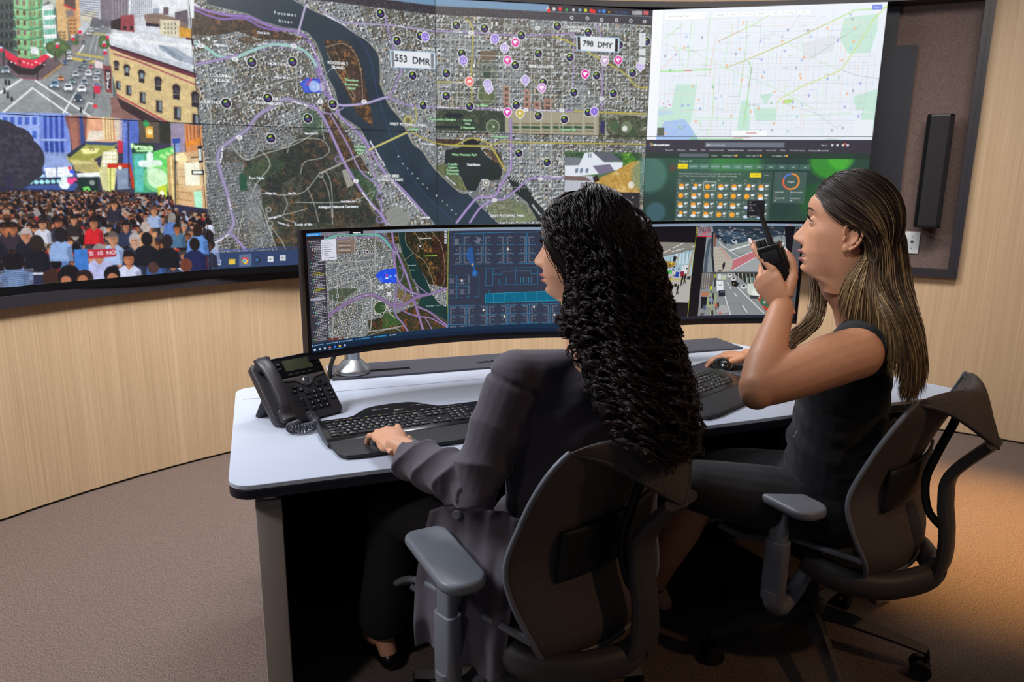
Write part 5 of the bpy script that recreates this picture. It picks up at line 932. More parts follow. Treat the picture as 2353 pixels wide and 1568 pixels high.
# --- right monitor
C = Canvas(MW, MH, monT(1), k=2.75, bg='17151b')
def Y(*q): return [(1500 + a / 5.6, 500 + b / 5.6) for a, b in q]
C.rect(0, 0, MW, 18, '8c9db4'); fx2 = C.T(1600, 560)[0]
C.poly(Y((-1200, 320), (540, 325), (462, 1095), (-1200, 1100)), 'b8b4b0')
C.poly(Y((-1200, 320), (540, 325), (530, 415), (60, 520), (-1200, 700)), '8c8880'); 
for a, b in (((260, 395), (395, 330)), ((60, 500), (220, 415)), ((-100, 400), (60, 330)), ((250, 440), (400, 400)), ((-300, 500), (-100, 420)), ((500, 380), (540, 365))): C.line(Y(a, b), 1.6, 'f4f4f0')
C.poly(Y((60, 520), (540, 410), (500, 740), (330, 700), (60, 640)), 'a8c4d0'); C.poly(Y((-1200, 700), (60, 520), (60, 660), (-1200, 900)), '9ab0bc'); C.line(Y((60, 518), (540, 408)), 1.4, '5c6468')
for i in range(9): C.line(Y((90 + i * 48, 515 - i * 11), (70 + i * 46, 680 - i * 4)), 1.4, '788c98'); C.line(Y((-600 + i * 70, 620 - i * 10), (-600 + i * 70, 800)), 1.4, '788c98')
for i in range(5): C.poly(Y((300 + i * 44, 470), (325 + i * 44, 464), (318 + i * 44, 600), (294 + i * 44, 600)), 'd4ecf4', .7)
C.poly(Y((505, 430), (530, 425), (462, 740), (430, 740)), 'b09c88'); C.poly(Y((330, 470), (350, 465), (300, 620), (285, 620)), 'b0a08c')
C.poly(Y((60, 540), (150, 560), (130, 590), (50, 580)), '8878c8'); C.poly(Y((170, 560), (290, 580), (270, 640), (160, 640)), 'a8803c'); C.circ(Y((240, 590))[0], 3, 'e8c830'); C.poly(Y((265, 500), (310, 505), (290, 570), (262, 565)), '1c1c1e')
C.poly(Y((380, 620), (450, 610), (440, 720), (372, 720)), 'e0e4e8'); rr = random.Random(9)
for i in range(60): x, y = rr.uniform(-500, 440), rr.uniform(640, 790); C.circ(Y((x, y))[0], rr.uniform(1, 2.6), rr.choice(('202430', '3c3c48', '7c3438', '2c4c9c', '5c5450', '181c20')))
for i in range(14): C.circ(Y((rr.uniform(100, 280), rr.uniform(600, 700)))[0], 2, rr.choice(('5c5030', '8c7048', '2c2824')))
C.poly(Y((165, 688), (248, 690), (248, 722), (160, 722)), '30c840'); C.poly(Y((248, 690), (360, 694), (355, 750), (240, 745)), 'd0ccd0', .7)
C.poly(Y((300, 700), (345, 700), (330, 770), (280, 765)), '2848a8'); C.poly(Y((350, 700), (400, 690), (415, 760), (360, 770)), '8c2c3c'); C.poly(Y((440, 760), (490, 755), (480, 800), (440, 800)), '2c2c34')
C.line(Y((130, 800), (400, 805)), 1.8, 'c8b820'); C.line(Y((240, 765), (236, 850)), 2, 'c8b820')
for x, y in ((240, 930), (315, 930), (410, 790), (370, 820)): C.line(Y((x + 14, y - 50), (x, y)), 5, '201e22'); C.line(Y((x, y), (x - 14, y + 60)), 2.6, '201e22'); C.line(Y((x, y), (x + 10, y + 56)), 2.4, '201e22'); C.circ(Y((x + 16, y - 62))[0], 1.9, '30241e')
C.poly(Y((275, 855), (310, 850), (305, 895), (275, 895)), '1c1a1e')
C.poly(Y((545, 325), (600, 325), (500, 1300), (440, 1300), (462, 1095)), '17151b'); C.line(Y((568, 108), (548, 330), (518, 560), (445, 1305)), 1.2, 'b4bc28'); C.line(Y((445, 1305), (-1200, 1318)), 1.2, 'b4bc28')
# street camera
C.poly(Y((770, 110), (1695, 118), (1740, 705), (640, 708), (690, 250)), '8c9496'); C.poly(Y((770, 110), (1695, 118), (1680, 230), (1300, 290), (1030, 350), (880, 300), (780, 200)), '33465a')
C.poly(Y((770, 110), (1695, 118), (1690, 190), (1300, 280), (1100, 180), (800, 190)), '2c3844')
for i in range(70): x, y = rr.uniform(800, 1690), rr.uniform(115, 250); C.poly(Y((x, y), (x + rr.uniform(10, 60), y + 6), (x + rr.uniform(10, 50), y + rr.uniform(10, 40)), (x - 6, y + 20)), rr.choice(('1c2430', '8c9098', '4c5864', '74706c', '242c38', 'a8aaac')), .8)
for q, w in ((((880, 180), (1270, 280)), 1.2), (((850, 200), (1240, 300)), 1), (((900, 160), (1300, 250)), 1)): C.line(Y(*q), w, '7c94a8', .8)
C.poly(Y((1040, 350), (1400, 280), (1690, 300), (1700, 500), (1400, 520), (1000, 420)), '9aa09e'); C.line(Y((990, 425), (1240, 350)), 3, 'f0f0f0'); C.line(Y((920, 380), (1095, 500)), 1.4, 'e8e8e8'); C.line(Y((850, 320), (930, 390)), 1.4, 'e8e8e8')
C.poly(Y((1035, 545), (1330, 420), (1500, 400), (1500, 440), (1310, 520), (1010, 680)), 'c4747c'); C.line(Y((1035, 545), (1340, 415)), 1.6, 'f0f0f0'); C.line(Y((1000, 695), (1310, 522), (1500, 450)), 1.6, 'f0f0f0'); C.poly(Y((1310, 528), (1500, 460), (1700, 700), (1010, 702)), 'a4a8aa')
C.poly(Y((780, 380), (880, 370), (1030, 540), (1020, 640), (980, 700), (800, 700)), 'bcb4a8'); C.poly(Y((840, 380), (890, 390), (1010, 540), (960, 540)), 'c49c90', .8); [C.line(Y((790, 430 + i * 45), (940 + i * 12, 410 + i * 45)), 1, '8c8880', .6) for i in range(6)]
C.poly(Y((790, 205), (818, 205), (805, 380), (785, 380)), '8c5040'); C.line(Y((740, 300), (700, 500), (680, 700)), 12, '4c5864'); C.line(Y((748, 330), (715, 520), (705, 700)), 2.4, '8494a0'); C.line(Y((770, 200), (765, 480), (785, 700)), 5, '25282e')
for x, y, s, c_ in ((935, 325, 9.5, '5c646c'), (1050, 308, 9, 'c8ccd4'), (840, 250, 9, '303c48'), (1660, 330, 7, 'd8dce0')):
    x_, y_ = Y((x, y))[0]; C.circ((x_, y_), s, c_, ry=s * .55, rot=.5); C.circ((x_ - 1, y_ - 2), s * .6, '1c242c', ry=s * .3, rot=.5); C.circ((x_ + s * .5, y_ + s * .5), s * .3, 'b0b8c0', ry=s * .2)
C.circ(Y((865, 685))[0], 7, '4a4c50', .8, ry=3); C.line(Y((915, 600), (910, 630)), 7, '24262e'); C.line(Y((910, 630), (905, 665)), 2.6, '24262e'); C.circ(Y((924, 578))[0], 1.8, '382820')
C.poly(Y((570, 120), (765, 124), (755, 245), (578, 245)), 'a08890'); C.poly(Y((640, 200), (720, 160), (740, 170), (640, 240)), 'c86c78'); C.line(Y((578, 243), (755, 246)), 2, 'e02c40'); [C.line(Y((590 + i * 20, 130), (600 + i * 20, 190)), 2, '4c4450') for i in range(8)]
C.poly(Y((600, 250), (690, 250), (640, 705), (560, 705)), '15131a')
# lower street with lorries
C.poly(Y((630, 715), (1770, 715), (1720, 1295), (575, 1300)), '8d9092'); C.poly(Y((1040, 715), (1770, 715), (1740, 1150), (1500, 1150), (1180, 830)), '30302e'); C.poly(Y((630, 715), (800, 715), (760, 900), (620, 930)), '6c6864')
for i in range(6): C.line(Y((1050 + i * 50, 720), (1060 + i * 50, 800 + i * 10)), 2, 'c8c4ac'); C.poly(Y((1200 + i * 60, 770), (1235 + i * 60, 770), (1235 + i * 60, 850), (1200 + i * 60, 850)), '8cb0b0', .7)
for i in range(4): C.line(Y((650 + i * 28, 720), (640 + i * 24, 900)), 1.6, 'b8b0a8')
C.line(Y((925, 1000), (1010, 1285)), 2, 'f0f0f0'); C.line(Y((1090, 900), (1430, 1230)), 2, 'f0f0f0')
for a, b in (((960, 840), (975, 870)), ((990, 895), (1005, 920)), ((1050, 975), (1080, 1015)), ((1155, 1130), (1210, 1220))): C.line(Y(a, b), 2, 'f0f0f0')
C.circ(Y((900, 1180))[0], 20, 'c0c0bc', .6, ry=12); C.line(Y((970, 1110), (1110, 1100), (1150, 1180), (1240, 1285)), 1, '6c7074')
C.poly(Y((820, 815), (905, 815), (912, 950), (825, 950)), 'e8ecf0'); C.text('FedEx', Y((866, 868))[0], 3, '50408c', bold=1); C.poly(Y((835, 730), (880, 730), (882, 800), (832, 800)), 'd8dce0'); C.poly(Y((893, 745), (940, 745), (940, 795), (893, 795)), 'c0c4bc'); C.line(Y((893, 742), (942, 742), (942, 798), (893, 798)), 1.2, 'd0d830', closed=True)
C.poly(Y((845, 940), (925, 932), (932, 1015), (850, 1020)), '22242c'); C.poly(Y((860, 945), (915, 942), (918, 968), (862, 970)), '4c5664'); C.poly(Y((1010, 820), (1060, 810), (1110, 850), (1085, 895), (1020, 880)), '1c1c20'); C.circ(Y((1040, 850))[0], 1.2, 'f8d060')
for x, y, s in ((990, 745, 7), (1040, 790, 7), (1170, 890, 9)): C.circ(Y((x, y))[0], s, 'd8d8d4', ry=s * .7); C.circ(Y((x, y - 8))[0], s * .5, '3c4450', ry=s * .3)
C.poly(Y((1215, 850), (1330, 850), (1385, 905), (1370, 1040), (1270, 1030), (1215, 960)), 'd0d8cc'); C.poly(Y((1280, 930), (1385, 905), (1372, 1010), (1275, 1010)), 'e8ece4'); C.poly(Y((1250, 1000), (1370, 1010), (1350, 1048), (1260, 1045)), '3c3c40'); C.text('Seaway', Y((1330, 930))[0], 2.2, '7c9490')
C.poly(Y((1350, 1050), (1400, 1000), (1500, 1080), (1560, 1230), (1450, 1200)), 'b84830'); C.poly(Y((1395, 1010), (1480, 1050), (1520, 1180), (1380, 1110)), '3c7058'); C.circ(Y((1440, 1090))[0], 4, 'a8b8a0')
for q in (((740, 990), (800, 985), (810, 1080), (800, 1130), (712, 1145), (708, 1060)), ((745, 870), (760, 880), (755, 940), (738, 945)), ((760, 1165), (790, 1190), (790, 1280), (745, 1285), (742, 1210))): C.line(Y(*q), 1.2, 'c8e040', closed=True)
for x, y, c_ in ((735, 1055, '7c94bc'), (770, 1050, 'b8bcd0'), (778, 1005, '283040'), (748, 900, 'c8d820'), (815, 1130, 'c84838'), (840, 1120, '30302c'), (765, 1220, '1c2030'), (805, 750, 'a8b830'), (800, 830, '40404c')): C.line(Y((x, y - 12), (x + 2, y + 26)), 5, c_); C.line(Y((x, y + 30), (x, y + 60)), 3, '202028'); C.circ(Y((x, y - 26))[0], 1.9, '3c2c24')
C.poly(Y((866, 1190), (880, 1240), (852, 1240)), 'e83830'); C.poly(Y((625, 955), (725, 960), (705, 1018), (622, 1018)), 'b87860'); C.poly(Y((620, 1020), (700, 1024), (690, 1120), (615, 1190)), '1c1c22'); C.poly(Y((650, 1130), (685, 1132), (682, 1190), (650, 1190)), '4c5c70'); C.poly(Y((620, 1225), (665, 1230), (650, 1290), (590, 1292)), '5c5c60')
C.poly(Y((500, 718), (632, 720), (570, 1300), (450, 1300)), '15131a'); C.text('S TopazUHD Corner  Wideview', Y((690, 114))[0], 1.8, 'c0c0c8', bold=1)
# dark gap and grey page at the right edge
C.poly(Y((1700, 118), (1835, 120), (1750, 720), (1742, 710)), '15131a'); C.poly(Y((1835, 108), (2010, 108), (1890, 1300), (1640, 1300), (1700, 1060), (1745, 720)), '55565c'); C.poly(Y((1850, 145), (1880, 145), (1878, 180), (1846, 180)), '1c1c20')
BOT = 668; C.rect(0, BOT, MW, MH, '252a38'); C.rect(MW - 110, BOT + 4, MW - 30, BOT + 8, 'c0c4cc', .8); C.rect(MW - 90, BOT + 13, MW - 40, BOT + 17, 'c0c4cc', .8)
for i, c_ in enumerate(('d8d8dc', 'd8d0d0', 'e0a040', 'e02830', 'e03040', '4878d0', '48a0e0', '68c048')): p_ = C.T(1807 + i * 3.4, 519); C.circ((p_[0] - 4, 9), 4, c_, raw=True)
IMG_M1 = C.image('right_monitor_picture')
# ------------------------------------------------------------------ display panels, monitors
def screen_mat(name, img, strength=1.0):
    m = bpy.data.materials.new(name); m.use_nodes = True; nt = m.node_tree; N = nt.nodes; L = nt.links; p = N['Principled BSDF']
    t = N.new('ShaderNodeTexImage'); t.image = img; t.interpolation = 'Linear'; t.extension = 'EXTEND'
    p.inputs['Base Color'].default_value = (.006, .006, .008, 1); p.inputs['Roughness'].default_value = .35; p.inputs['Specular IOR Level'].default_value = .3
    L.new(t.outputs[0], p.inputs['Emission Color']); p.inputs['Emission Strength'].default_value = strength; return m
def uvmesh(name, P, nx, ny, uvf, m, parent):
    """P(s,t) 3D, uvf(s,t) uv, s right, t up"""
    V = [P(i / nx, j / ny) for j in range(ny + 1) for i in range(nx + 1)]; F = [(j * (nx + 1) + i, j * (nx + 1) + i + 1, (j + 1) * (nx + 1) + i + 1, (j + 1) * (nx + 1) + i) for j in range(ny) for i in range(nx)]
    o = mesh_obj(name, V, F, m, parent); uv = o.data.uv_layers.new(name='uv')
    for l in o.data.loops:
        k = l.vertex_index; uv.data[l.index].uv = uvf((k % (nx + 1)) / nx, (k // (nx + 1)) / ny)
    return o
M_wallscreen = screen_mat('video_wall_image', IMG_WALL, .98)
M_casing = mat('dark_display_casing', srgb(24, 25, 32), .5)
LBL = [('upper left wall display showing a street crossing and a green corner house', 'lower left wall display showing an evening crowd under shop signs'),
       ('upper wall display with aerial map of river and wooded island', 'lower wall display with aerial map of dark cemetery woods and task bar'),
       ('upper wall display with aerial map of dense city blocks and pink pins', 'lower wall display with aerial map of a tidal basin and a house picture'),
       ('upper right wall display showing a pale white and green street map', 'lower right wall display showing a green weather forecast calendar')]
for i in range(4):
    A, B = TJ[i], TJ[i + 1]; e = (B - A) / np.linalg.norm(B - A); n = np.array([-e[1], e[0]]); g = .0016
    for r in range(2):
        z0 = SEAM - TH * r; z1 = z0 + TH; c = (A + B) / 2
        t = thing('wall_screen', LBL[i][r], 'display', (c[0], c[1], z0), group='video wall display panels')
        def Pt(s, tt, off=0.0, A=A, B=B, e=e, n=n, c=c, z0=z0, g=g):
            w = np.linalg.norm(B - A); p = A + e * (g + (w - 2 * g) * s) + n * off; return (p[0] - c[0], p[1] - c[1], g + (TH - 2 * g) * tt)
        uvmesh('screen', Pt, 1, 1, lambda s, tt, i=i, r=r: ((i + s) / 4, (1 - r) / 2 + tt / 2), M_wallscreen, t)
        mb = MB(); q = [Pt(0, 0, .002), Pt(1, 0, .002), Pt(1, 0, .11), Pt(0, 0, .11)]; z_ = TH - g; q2 = [(a, b, z_) for a, b, _ in q]
        ex = [(a - e[0] * g * .8 * sg, b - e[1] * g * .8 * sg) for (a, b, _), sg in zip(q, (1, -1, -1, 1))]
        V = [(a, b, .0004) for a, b in ex] + [(a, b, TH - .0004) for a, b in ex]
        mb.add(V, [(0, 1, 2, 3), (7, 6, 5, 4), (0, 4, 5, 1), (1, 5, 6, 2), (2, 6, 7, 3), (3, 7, 4, 0)]); mb.obj('casing', M_casing, t, smooth=False)
# mounting frame behind the panels, down to the ledge
mf = MB(); V = []
for k in range(5):
    a = TJ[k]
    d0 = (TJ[min(k + 1, 4)] - TJ[max(k - 1, 0)]); d0 = d0 / np.linalg.norm(d0); n = np.array([-d0[1], d0[0]])
    a = a + (d0 * .0 if k < 4 else d0 * .004); p0 = a + n * (.115 if k < 4 else .11); p1 = a + n * .27
    V += [(p0[0], p0[1], SEAM - TH - .02), (p1[0], p1[1], SEAM - TH - .02), (p1[0], p1[1], SEAM + TH), (p0[0], p0[1], SEAM + TH)]
F = []
for k in range(4):
    for j in range(4): l = (j + 1) % 4; F.append((4 * k + j, 4 * k + l, 4 * k + 4 + l, 4 * k + 4 + j))
F += [(3, 2, 1, 0), (16, 17, 18, 19)]; mf.add(V, F)
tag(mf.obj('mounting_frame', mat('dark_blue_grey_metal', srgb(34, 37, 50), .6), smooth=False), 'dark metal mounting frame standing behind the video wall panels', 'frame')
pl = arc(76, 67.45, OPB + .02, 2.125, WR + .095, WR + .118, '', None, 6); q = arc(76, 69.2, 2.125, OPT - .03, WR + .095, WR + .118, '', None, 5); pl.add(q.V, q.F)  # shadow beside the screens, built as dark plates on the felt
tag(pl.obj('shadow_band', mat('dark_blue_grey_metal'), sharp=50), 'dark blue-grey sheet in place of a shadow on the felt along the right end of the video wall', 'shadow band')
# black skirt below the lowest row
sk = MB(); V = []
for k in range(5):
    a = TJ[k]; V += [(a[0], a[1], SEAM - TH - .032), (a[0], a[1], SEAM - TH - .001)]
    d0 = (TJ[min(k + 1, 4)] - TJ[max(k - 1, 0)]); d0 = d0 / np.linalg.norm(d0); n = np.array([-d0[1], d0[0]]) * .08; V += [(a[0] + n[0], a[1] + n[1], SEAM - TH - .001), (a[0] + n[0], a[1] + n[1], SEAM - TH - .032)]
F = []
for k in range(4):
    for j in range(4): l = (j + 1) % 4; F.append((4 * k + j, 4 * k + l, 4 * k + 4 + l, 4 * k + 4 + j))
F += [(3, 2, 1, 0), (16, 17, 18, 19)]; sk.add(V, F)
tag(sk.obj('display_skirt', M_bezel, smooth=False), 'glossy black strip running along the bottom edge of the video wall', 'trim strip')

# wall speaker, its cable, outlet plate, loose wires
M_spk = mat('black_speaker_shell', srgb(20, 20, 24), .38, bump=(500, .15)); M_grille = mat('black_speaker_cloth', srgb(26, 26, 30), .8, bump=(900, .5))
sa = 65.02; sc_ = cyl(sa, WR + .03, 1.152); t = thing('wall_speaker', 'slim black speaker mounted upright on the brown felt beside the video wall', 'speaker', sc_, math.radians(sa + 90))
# local: x along the wall (towards +), y into the room is -; after rotation +y points to the circle centre... face = +y
pr = [(-.062, -.03), (.066, -.03), (.066, .05), (.05, .068), (-.038, .072), (-.062, .05)]
MB().prism(pr, 0, .602, bev=.006).obj('cabinet', M_spk, t)
MB().prism([(-.058, .045), (.046, .0), (.05, .0701), (-.037, .0742), (-.0595, .0545)], .012, .59, bev=.003).obj('grille', M_grille, t)
MB().tube(spline([(-.02, .0, .0), (-.022, .02, -.02), (-.012, .03, -.035), (-.02, .02, -.05), (-.016, -.07, -.05)], 6), .0035, 8).obj('cable', M_black, t)
oc = cyl(65.95, WR + .118, .995); t = thing('outlet_plate', 'white blank wall plate under the black wall speaker', 'wall plate', oc, math.radians(65.95 + 90))
MB().prism(rrect(-.038, .038, 0, .125, .004), 0, .006, bev=.002, M=Matrix.Rotation(PI / 2, 4, 'X') @ Matrix.Translation((0, 0, -.006))).obj('plate', mat('white_plastic', srgb(226, 230, 236), .4), t)
M_scr = mat('grey_screw', srgb(120, 122, 130), .4, .6)
for z, pf in ((.03, [(.003, 0), (.003, .0008)]), (.095, [(.003, 0), (.003, .0008)]), (.068, [(.008, 0), (.008, .003), (.004, .003)])): MB().lathe(pf, 14, M=Matrix.Translation((0, .0061, z)) @ Matrix.Rotation(-PI / 2, 4, 'X')).obj('screw' if len(pf) < 3 else 'cable_bushing', M_scr, t)
lw = MB(); rr = random.Random(2)
for k in range(13):
    a = 68.6 - rr.uniform(0, .8); L_ = []
    for j in range(9): L_.append(cyl(a - j * rr.uniform(.3, .42), WR + .02 + rr.uniform(-.03, .05), OPB + .022 + abs(math.sin(j * 1.1 + k)) * rr.uniform(.004, .022)))
    lw.tube(spline(L_, 3), .0018, 5)
tag(lw.obj('loose_wires', M_black), 'tangle of thin black wires lying on the ledge below the outlet plate', 'wires')

# curved monitors
M_monpl = mat('monitor_plastic', srgb(34, 33, 40), .42)
for i, (lb, im) in enumerate((('left curved desk monitor showing an aerial map and a blue floor plan', IMG_M0), ('right curved desk monitor showing an airport hall and two street cameras', IMG_M1))):
    o_ = Vector(monpt(i, .5, 0)); t = thing('curved_monitor', lb, 'monitor', o_, group='curved monitors on the desk'); Pm = lambda s, z, off=0, i=i, o_=o_: tuple(Vector(monpt(i, s, z, off)) - o_)
    uvmesh('screen', lambda s, tt: Pm(MIN_ + (1 - 2 * MIN_) * s, MZ0 + (MZ1 - MZ0) * tt), 40, 1, lambda s, tt: (s, tt), screen_mat('monitor_image_%d' % i, im, .9), t)
    def shell(z0, z1, o0, o1, s0=0.0, s1=1.0, n=40, taper=0.0):
        mb = MB(); V = []
        for k in range(n + 1):
            s = s0 + (s1 - s0) * k / n; V += [Pm(s, z0, o0), Pm(s, z1, o0), Pm(s, z1 - taper, o1), Pm(s, z0 + taper, o1)]
        F = []
        for k in range(n):
            for j in range(4): l = (j + 1) % 4; F.append((4 * k + j, 4 * k + l, 4 * k + 4 + l, 4 * k + 4 + j))
        F += [(3, 2, 1, 0), (4 * n, 4 * n + 1, 4 * n + 2, 4 * n + 3)]; mb.add(V, F); return mb
    b = shell(MZ1, MZ1 + .010, -.004, .012)
    for q in (shell(.896, MZ0, -.004, .012), shell(MZ0, MZ1, -.004, .012, 0, MIN_, 2), shell(MZ0, MZ1, -.004, .012, 1 - MIN_, 1, 2)): b.add(q.V, q.F)
    b.obj('bezel', M_bezel, t); shell(.884, 1.266, .012, .032, .002, .998, taper=.004).obj('housing', M_monpl, t)
    shell(.95, 1.2, .032, .062, .3, .7, 14, .03).obj('rear_cover', M_monpl, t); shell(.8835, .8955, -.002, .012).obj('chin', M_monpl, t)
# ------------------------------------------------------------------ desk
M_lam = mat('pale_blue_white_laminate', srgb(184, 192, 209), .42, spec=.4); M_edge = mat('dark_navy_edge', srgb(18, 20, 34), .45)
M_alu = mat('satin_aluminium', srgb(168, 172, 180), .34, .9); M_rail = mat('charcoal_rail', srgb(62, 62, 72), .55, noise=(300, .08)); M_leg = mat('warm_grey_powder_metal', srgb(172, 163, 155), .4, .2)
M_dark = mat('black_modesty_cloth', srgb(10, 10, 13), .9, spec=.1)
desk = thing('control_desk', 'long pale sit-stand control desk with dark edge and rear rail', 'desk', (DC[0], DC[1], 0), DTH)
def arcc(cx, cy, r, a0, a1, n=6): return [(cx + r * math.cos(math.radians(a0 + (a1 - a0) * k / n)), cy + r * math.sin(math.radians(a0 + (a1 - a0) * k / n))) for k in range(n + 1)]
top = arcc(.05, .012, .055, 180, 265) + [(.36, -.036), (.8, -.02), (1.23, .002), (1.8, .02)] + arcc(2.2, .09, .07, -90, 0) + [(2.12, .45), (2.0, .78)] + arcc(1.87, .92, .06, 10, 90) + [(1.2, .985), (.36, .985)] + [(.30, .98), (.30, .774)] + arcc(.05, .72, .054, 90, 180)
MB().prism(top, .729, .7402, bev=.001, segs=1).obj('tabletop', M_lam, desk)
MB().prism(top, .704, .7291, bev=.004).obj('edge_band', M_edge, desk)
MB().add([(.02, .6385, .7404), (1.92, .66, .7404), (1.92, .6625, .7404), (.02, .641, .7404)], [(0, 1, 2, 3)]).obj('tabletop_seam', M_edge, desk)
# rear rail with two cable slots
rl = MB()
for x0, x1, y0, y1 in ((.303, .32, .769, .955), (.32, .58, .769, .825), (.32, .58, .852, .955), (.58, .83, .769, .955), (.83, 1.02, .769, .832), (.83, 1.02, .852, .955), (1.02, 1.93, .769, .955)): rl.box(x0, x1, y0, y1, .7405, .7475)
rl.obj('rear_rail', M_rail, desk, smooth=False)
MB().box(.32, .58, .82, .86, .735, .7412).obj('cable_slot', M_black, desk); sl = MB(); rr = random.Random(3)
for k in range(90): x = .835 + k * .002; sl.tube([(x, .832, .741), (x + rr.uniform(-.003, .003), .842, .747 + rr.uniform(0, .005) * (k < 45)), (x, .852, .741)], .0016, 4)
sl.obj('slot_brush', M_black, desk)
for x in (.047, 2.02): 
    MB().box(x, x + .062, .045, .66, .0, .66, bev=.006).obj('leg', M_leg, desk); MB().box(x + .02, x + .05, .05, .6, .66, .7035, bev=.002).obj('leg_bracket', M_alu, desk)
MB().box(.112, 2.02, .60, .62, .0, .70).box(.112, 2.02, .595, .60, .352, .356).obj('modesty_panel', M_dark, desk, smooth=False)
MB().lathe([(.0, -.008), (.006, -.006), (.0075, 0)], 12, M=Matrix.Translation((.145, -.012, .7035))).obj('screw', mat('red_brown_screw', srgb(150, 80, 70), .4), desk)

# ---- monitor poles
M_rub = mat('black_rubber', srgb(22, 22, 25), .6)
def pole(e1, label):
    t = thing('monitor_pole', label, 'monitor stand', DW(e1, .835, .7475), DTH, group='monitor poles on the rear rail')
    MB().lathe([(.058, 0), (.061, .003), (.061, .014), (.058, .018), (.034, .044), (.027, .050)], 40).obj('base', M_alu, t)
    MB().lathe([(.026, .048), (.0265, .052), (.0265, .096), (.024, .098), (.024, .36), (.02, .362)], 32).obj('column', M_alu, t)
    MB().lathe([(.0275, .090), (.0285, .092), (.0285, .1), (.0275, .102)], 32).obj('collar', M_alu, t)
    MB().tube([(0, 0, .335), (.1, -.06, .335), (.2, -.10, .335)], .02, 12).obj('arm', M_alu, t)
    return t
pole(.378, 'silver round monitor pole with flared base on the left of the rear rail')
pole(1.34, 'silver monitor pole hidden mostly behind the curly haired woman')
MB_c = MB().tube(spline([DW(.352, .81, .85), DW(.335, .80, .848), DW(.31, .80, .81), DW(.298, .80, .77), DW(.30, .80, .748), DW(.305, .815, .744)], 6), .0075, 10)
tag(MB_c.obj('monitor_cable', M_rub), 'thick black cable bending down to the rail beside the silver pole', 'cable')

# ---- mouse pad and mouse under the right hand of the seated woman on the right
a_ = 27
t = thing('mouse_pad', 'dark grey mouse pad on the desk beyond the angled keyboard', 'mouse pad', DW(1.512, .553, .7405), DTH + math.radians(a_))
MB().prism(rrect(0, .26, -.22, 0, .008), 0, .003, bev=.001).obj('pad', mat('mouse_pad_cloth', srgb(60, 58, 70), .9, bump=(900, .3)), t)
t = thing('computer_mouse', 'black computer mouse under the woman\'s manicured hand', 'mouse', DW(1.668, .528, .7437), DTH + math.radians(72))
def mouse(s, v):
    a = 2 * PI * s; t_ = v; r = math.sin(min(t_, .999) * PI / 2) if t_ < 1 else 1
    x = math.cos(a) * (.056 - .004 * math.cos(a)) * r; y = math.sin(a) * (.034 - .005 * math.cos(2 * a)) * r; z = .038 * math.sqrt(max(0, 1 - r ** 2.6)) * (1 - .25 * (x / .056)) + .002
    return (x, y, z)
MB().grid(lambda u, v: mouse(u, .001 + v), 32, 14, closed_u=True).obj('shell', mat('glossy_black_plastic', srgb(16, 16, 19), .22, coat=.3), t, sharp=0)
MB().lathe([(.0065, -.003), (.0075, 0), (.0065, .003)], 16, M=Matrix.Translation((.028, 0, .031)) @ Matrix.Rotation(PI / 2, 4, 'X')).obj('scroll_wheel', M_rub, t)

# ---- keyboards
M_kb = mat('glossy_black_keyboard', srgb(13, 13, 16), .25, coat=.25); M_key = mat('black_keycap', srgb(22, 22, 26), .42); M_leg_ = mat('pale_legend', srgb(225, 228, 232), .5); M_yel = mat('yellow_legend', srgb(220, 180, 60), .5)
M_palm = mat('dimpled_palm_rest', srgb(34, 34, 38), .5, bump=(420, .9)); M_kside = mat('grey_side_trim', srgb(66, 70, 80), .4)
KROWS = []                       # (x, y, w, d, legend)
U_ = .0187
def _row(y, x0, ws, legs, d=.0158):
    x = x0
    for w, l in zip(ws, legs):
        if l is not None: KROWS.append((x + w * U_ / 2, y, w * U_ - .0028, d, l))
        x += w * U_
X0 = -.231
_row(.1235, X0, [1, .45, 1, 1, 1, 1, .35, 1, 1, 1, 1, .35, 1, 1, 1, 1, .3, 1, 1, 1, .3, 1, 1, 1, 1], ['Esc', None, 'F1', 'F2', 'F3', 'F4', None, 'F5', 'F6', 'F7', 'F8', None, 'F9', 'F10', 'F11', 'F12', None, 'Prt', 'Scr', 'Pau', None, 'M', '<', '>', 'C'], .0105)
np_ = ['7', '8', '9', '-']
_row(.1045, X0, [1] * 13 + [1.7, .3, 1, 1, 1, .3, 1, 1, 1, 1], list('`1234567890-=') + ['Back', None, 'Ins', 'Hm', 'Up', None, 'Num', '/', '*', '-'])
_row(.0865, X0, [1.5] + [1] * 12 + [1.2, .3, 1, 1, 1, .3, 1, 1, 1, 1], ['Tab'] + list('QWERTYUIOP[]') + ['\\', None, 'Del', 'End', 'Dn', None] + ['7', '8', '9', '+'])
_row(.0685, X0, [1.8] + [1] * 11 + [1.9, .3, 1, 1, 1, .3, 1, 1, 1], ['Caps'] + list("ASDFGHJKL;'") + ['Enter', None, None, None, None, None, '4', '5', '6'])
_row(.0505, X0, [2.3] + [1] * 10 + [2.4, .3, 1, 1, 1, .3, 1, 1, 1, 1], ['Shift'] + list('ZXCVBNM,./') + ['Shift', None, None, 'A', None, None, '1', '2', '3', 'Ent'])
_row(.0325, X0, [1.5, 1, 1.3, 5.7, 1.3, 1, 1.3, 1.6, .3, 1, 1, 1, .3, 2, 1], ['Ctrl', 'W', 'Alt', ' ', 'Alt', 'fn', 'M', 'Ctrl', None, '<', 'v', '>', None, '0', '.'])
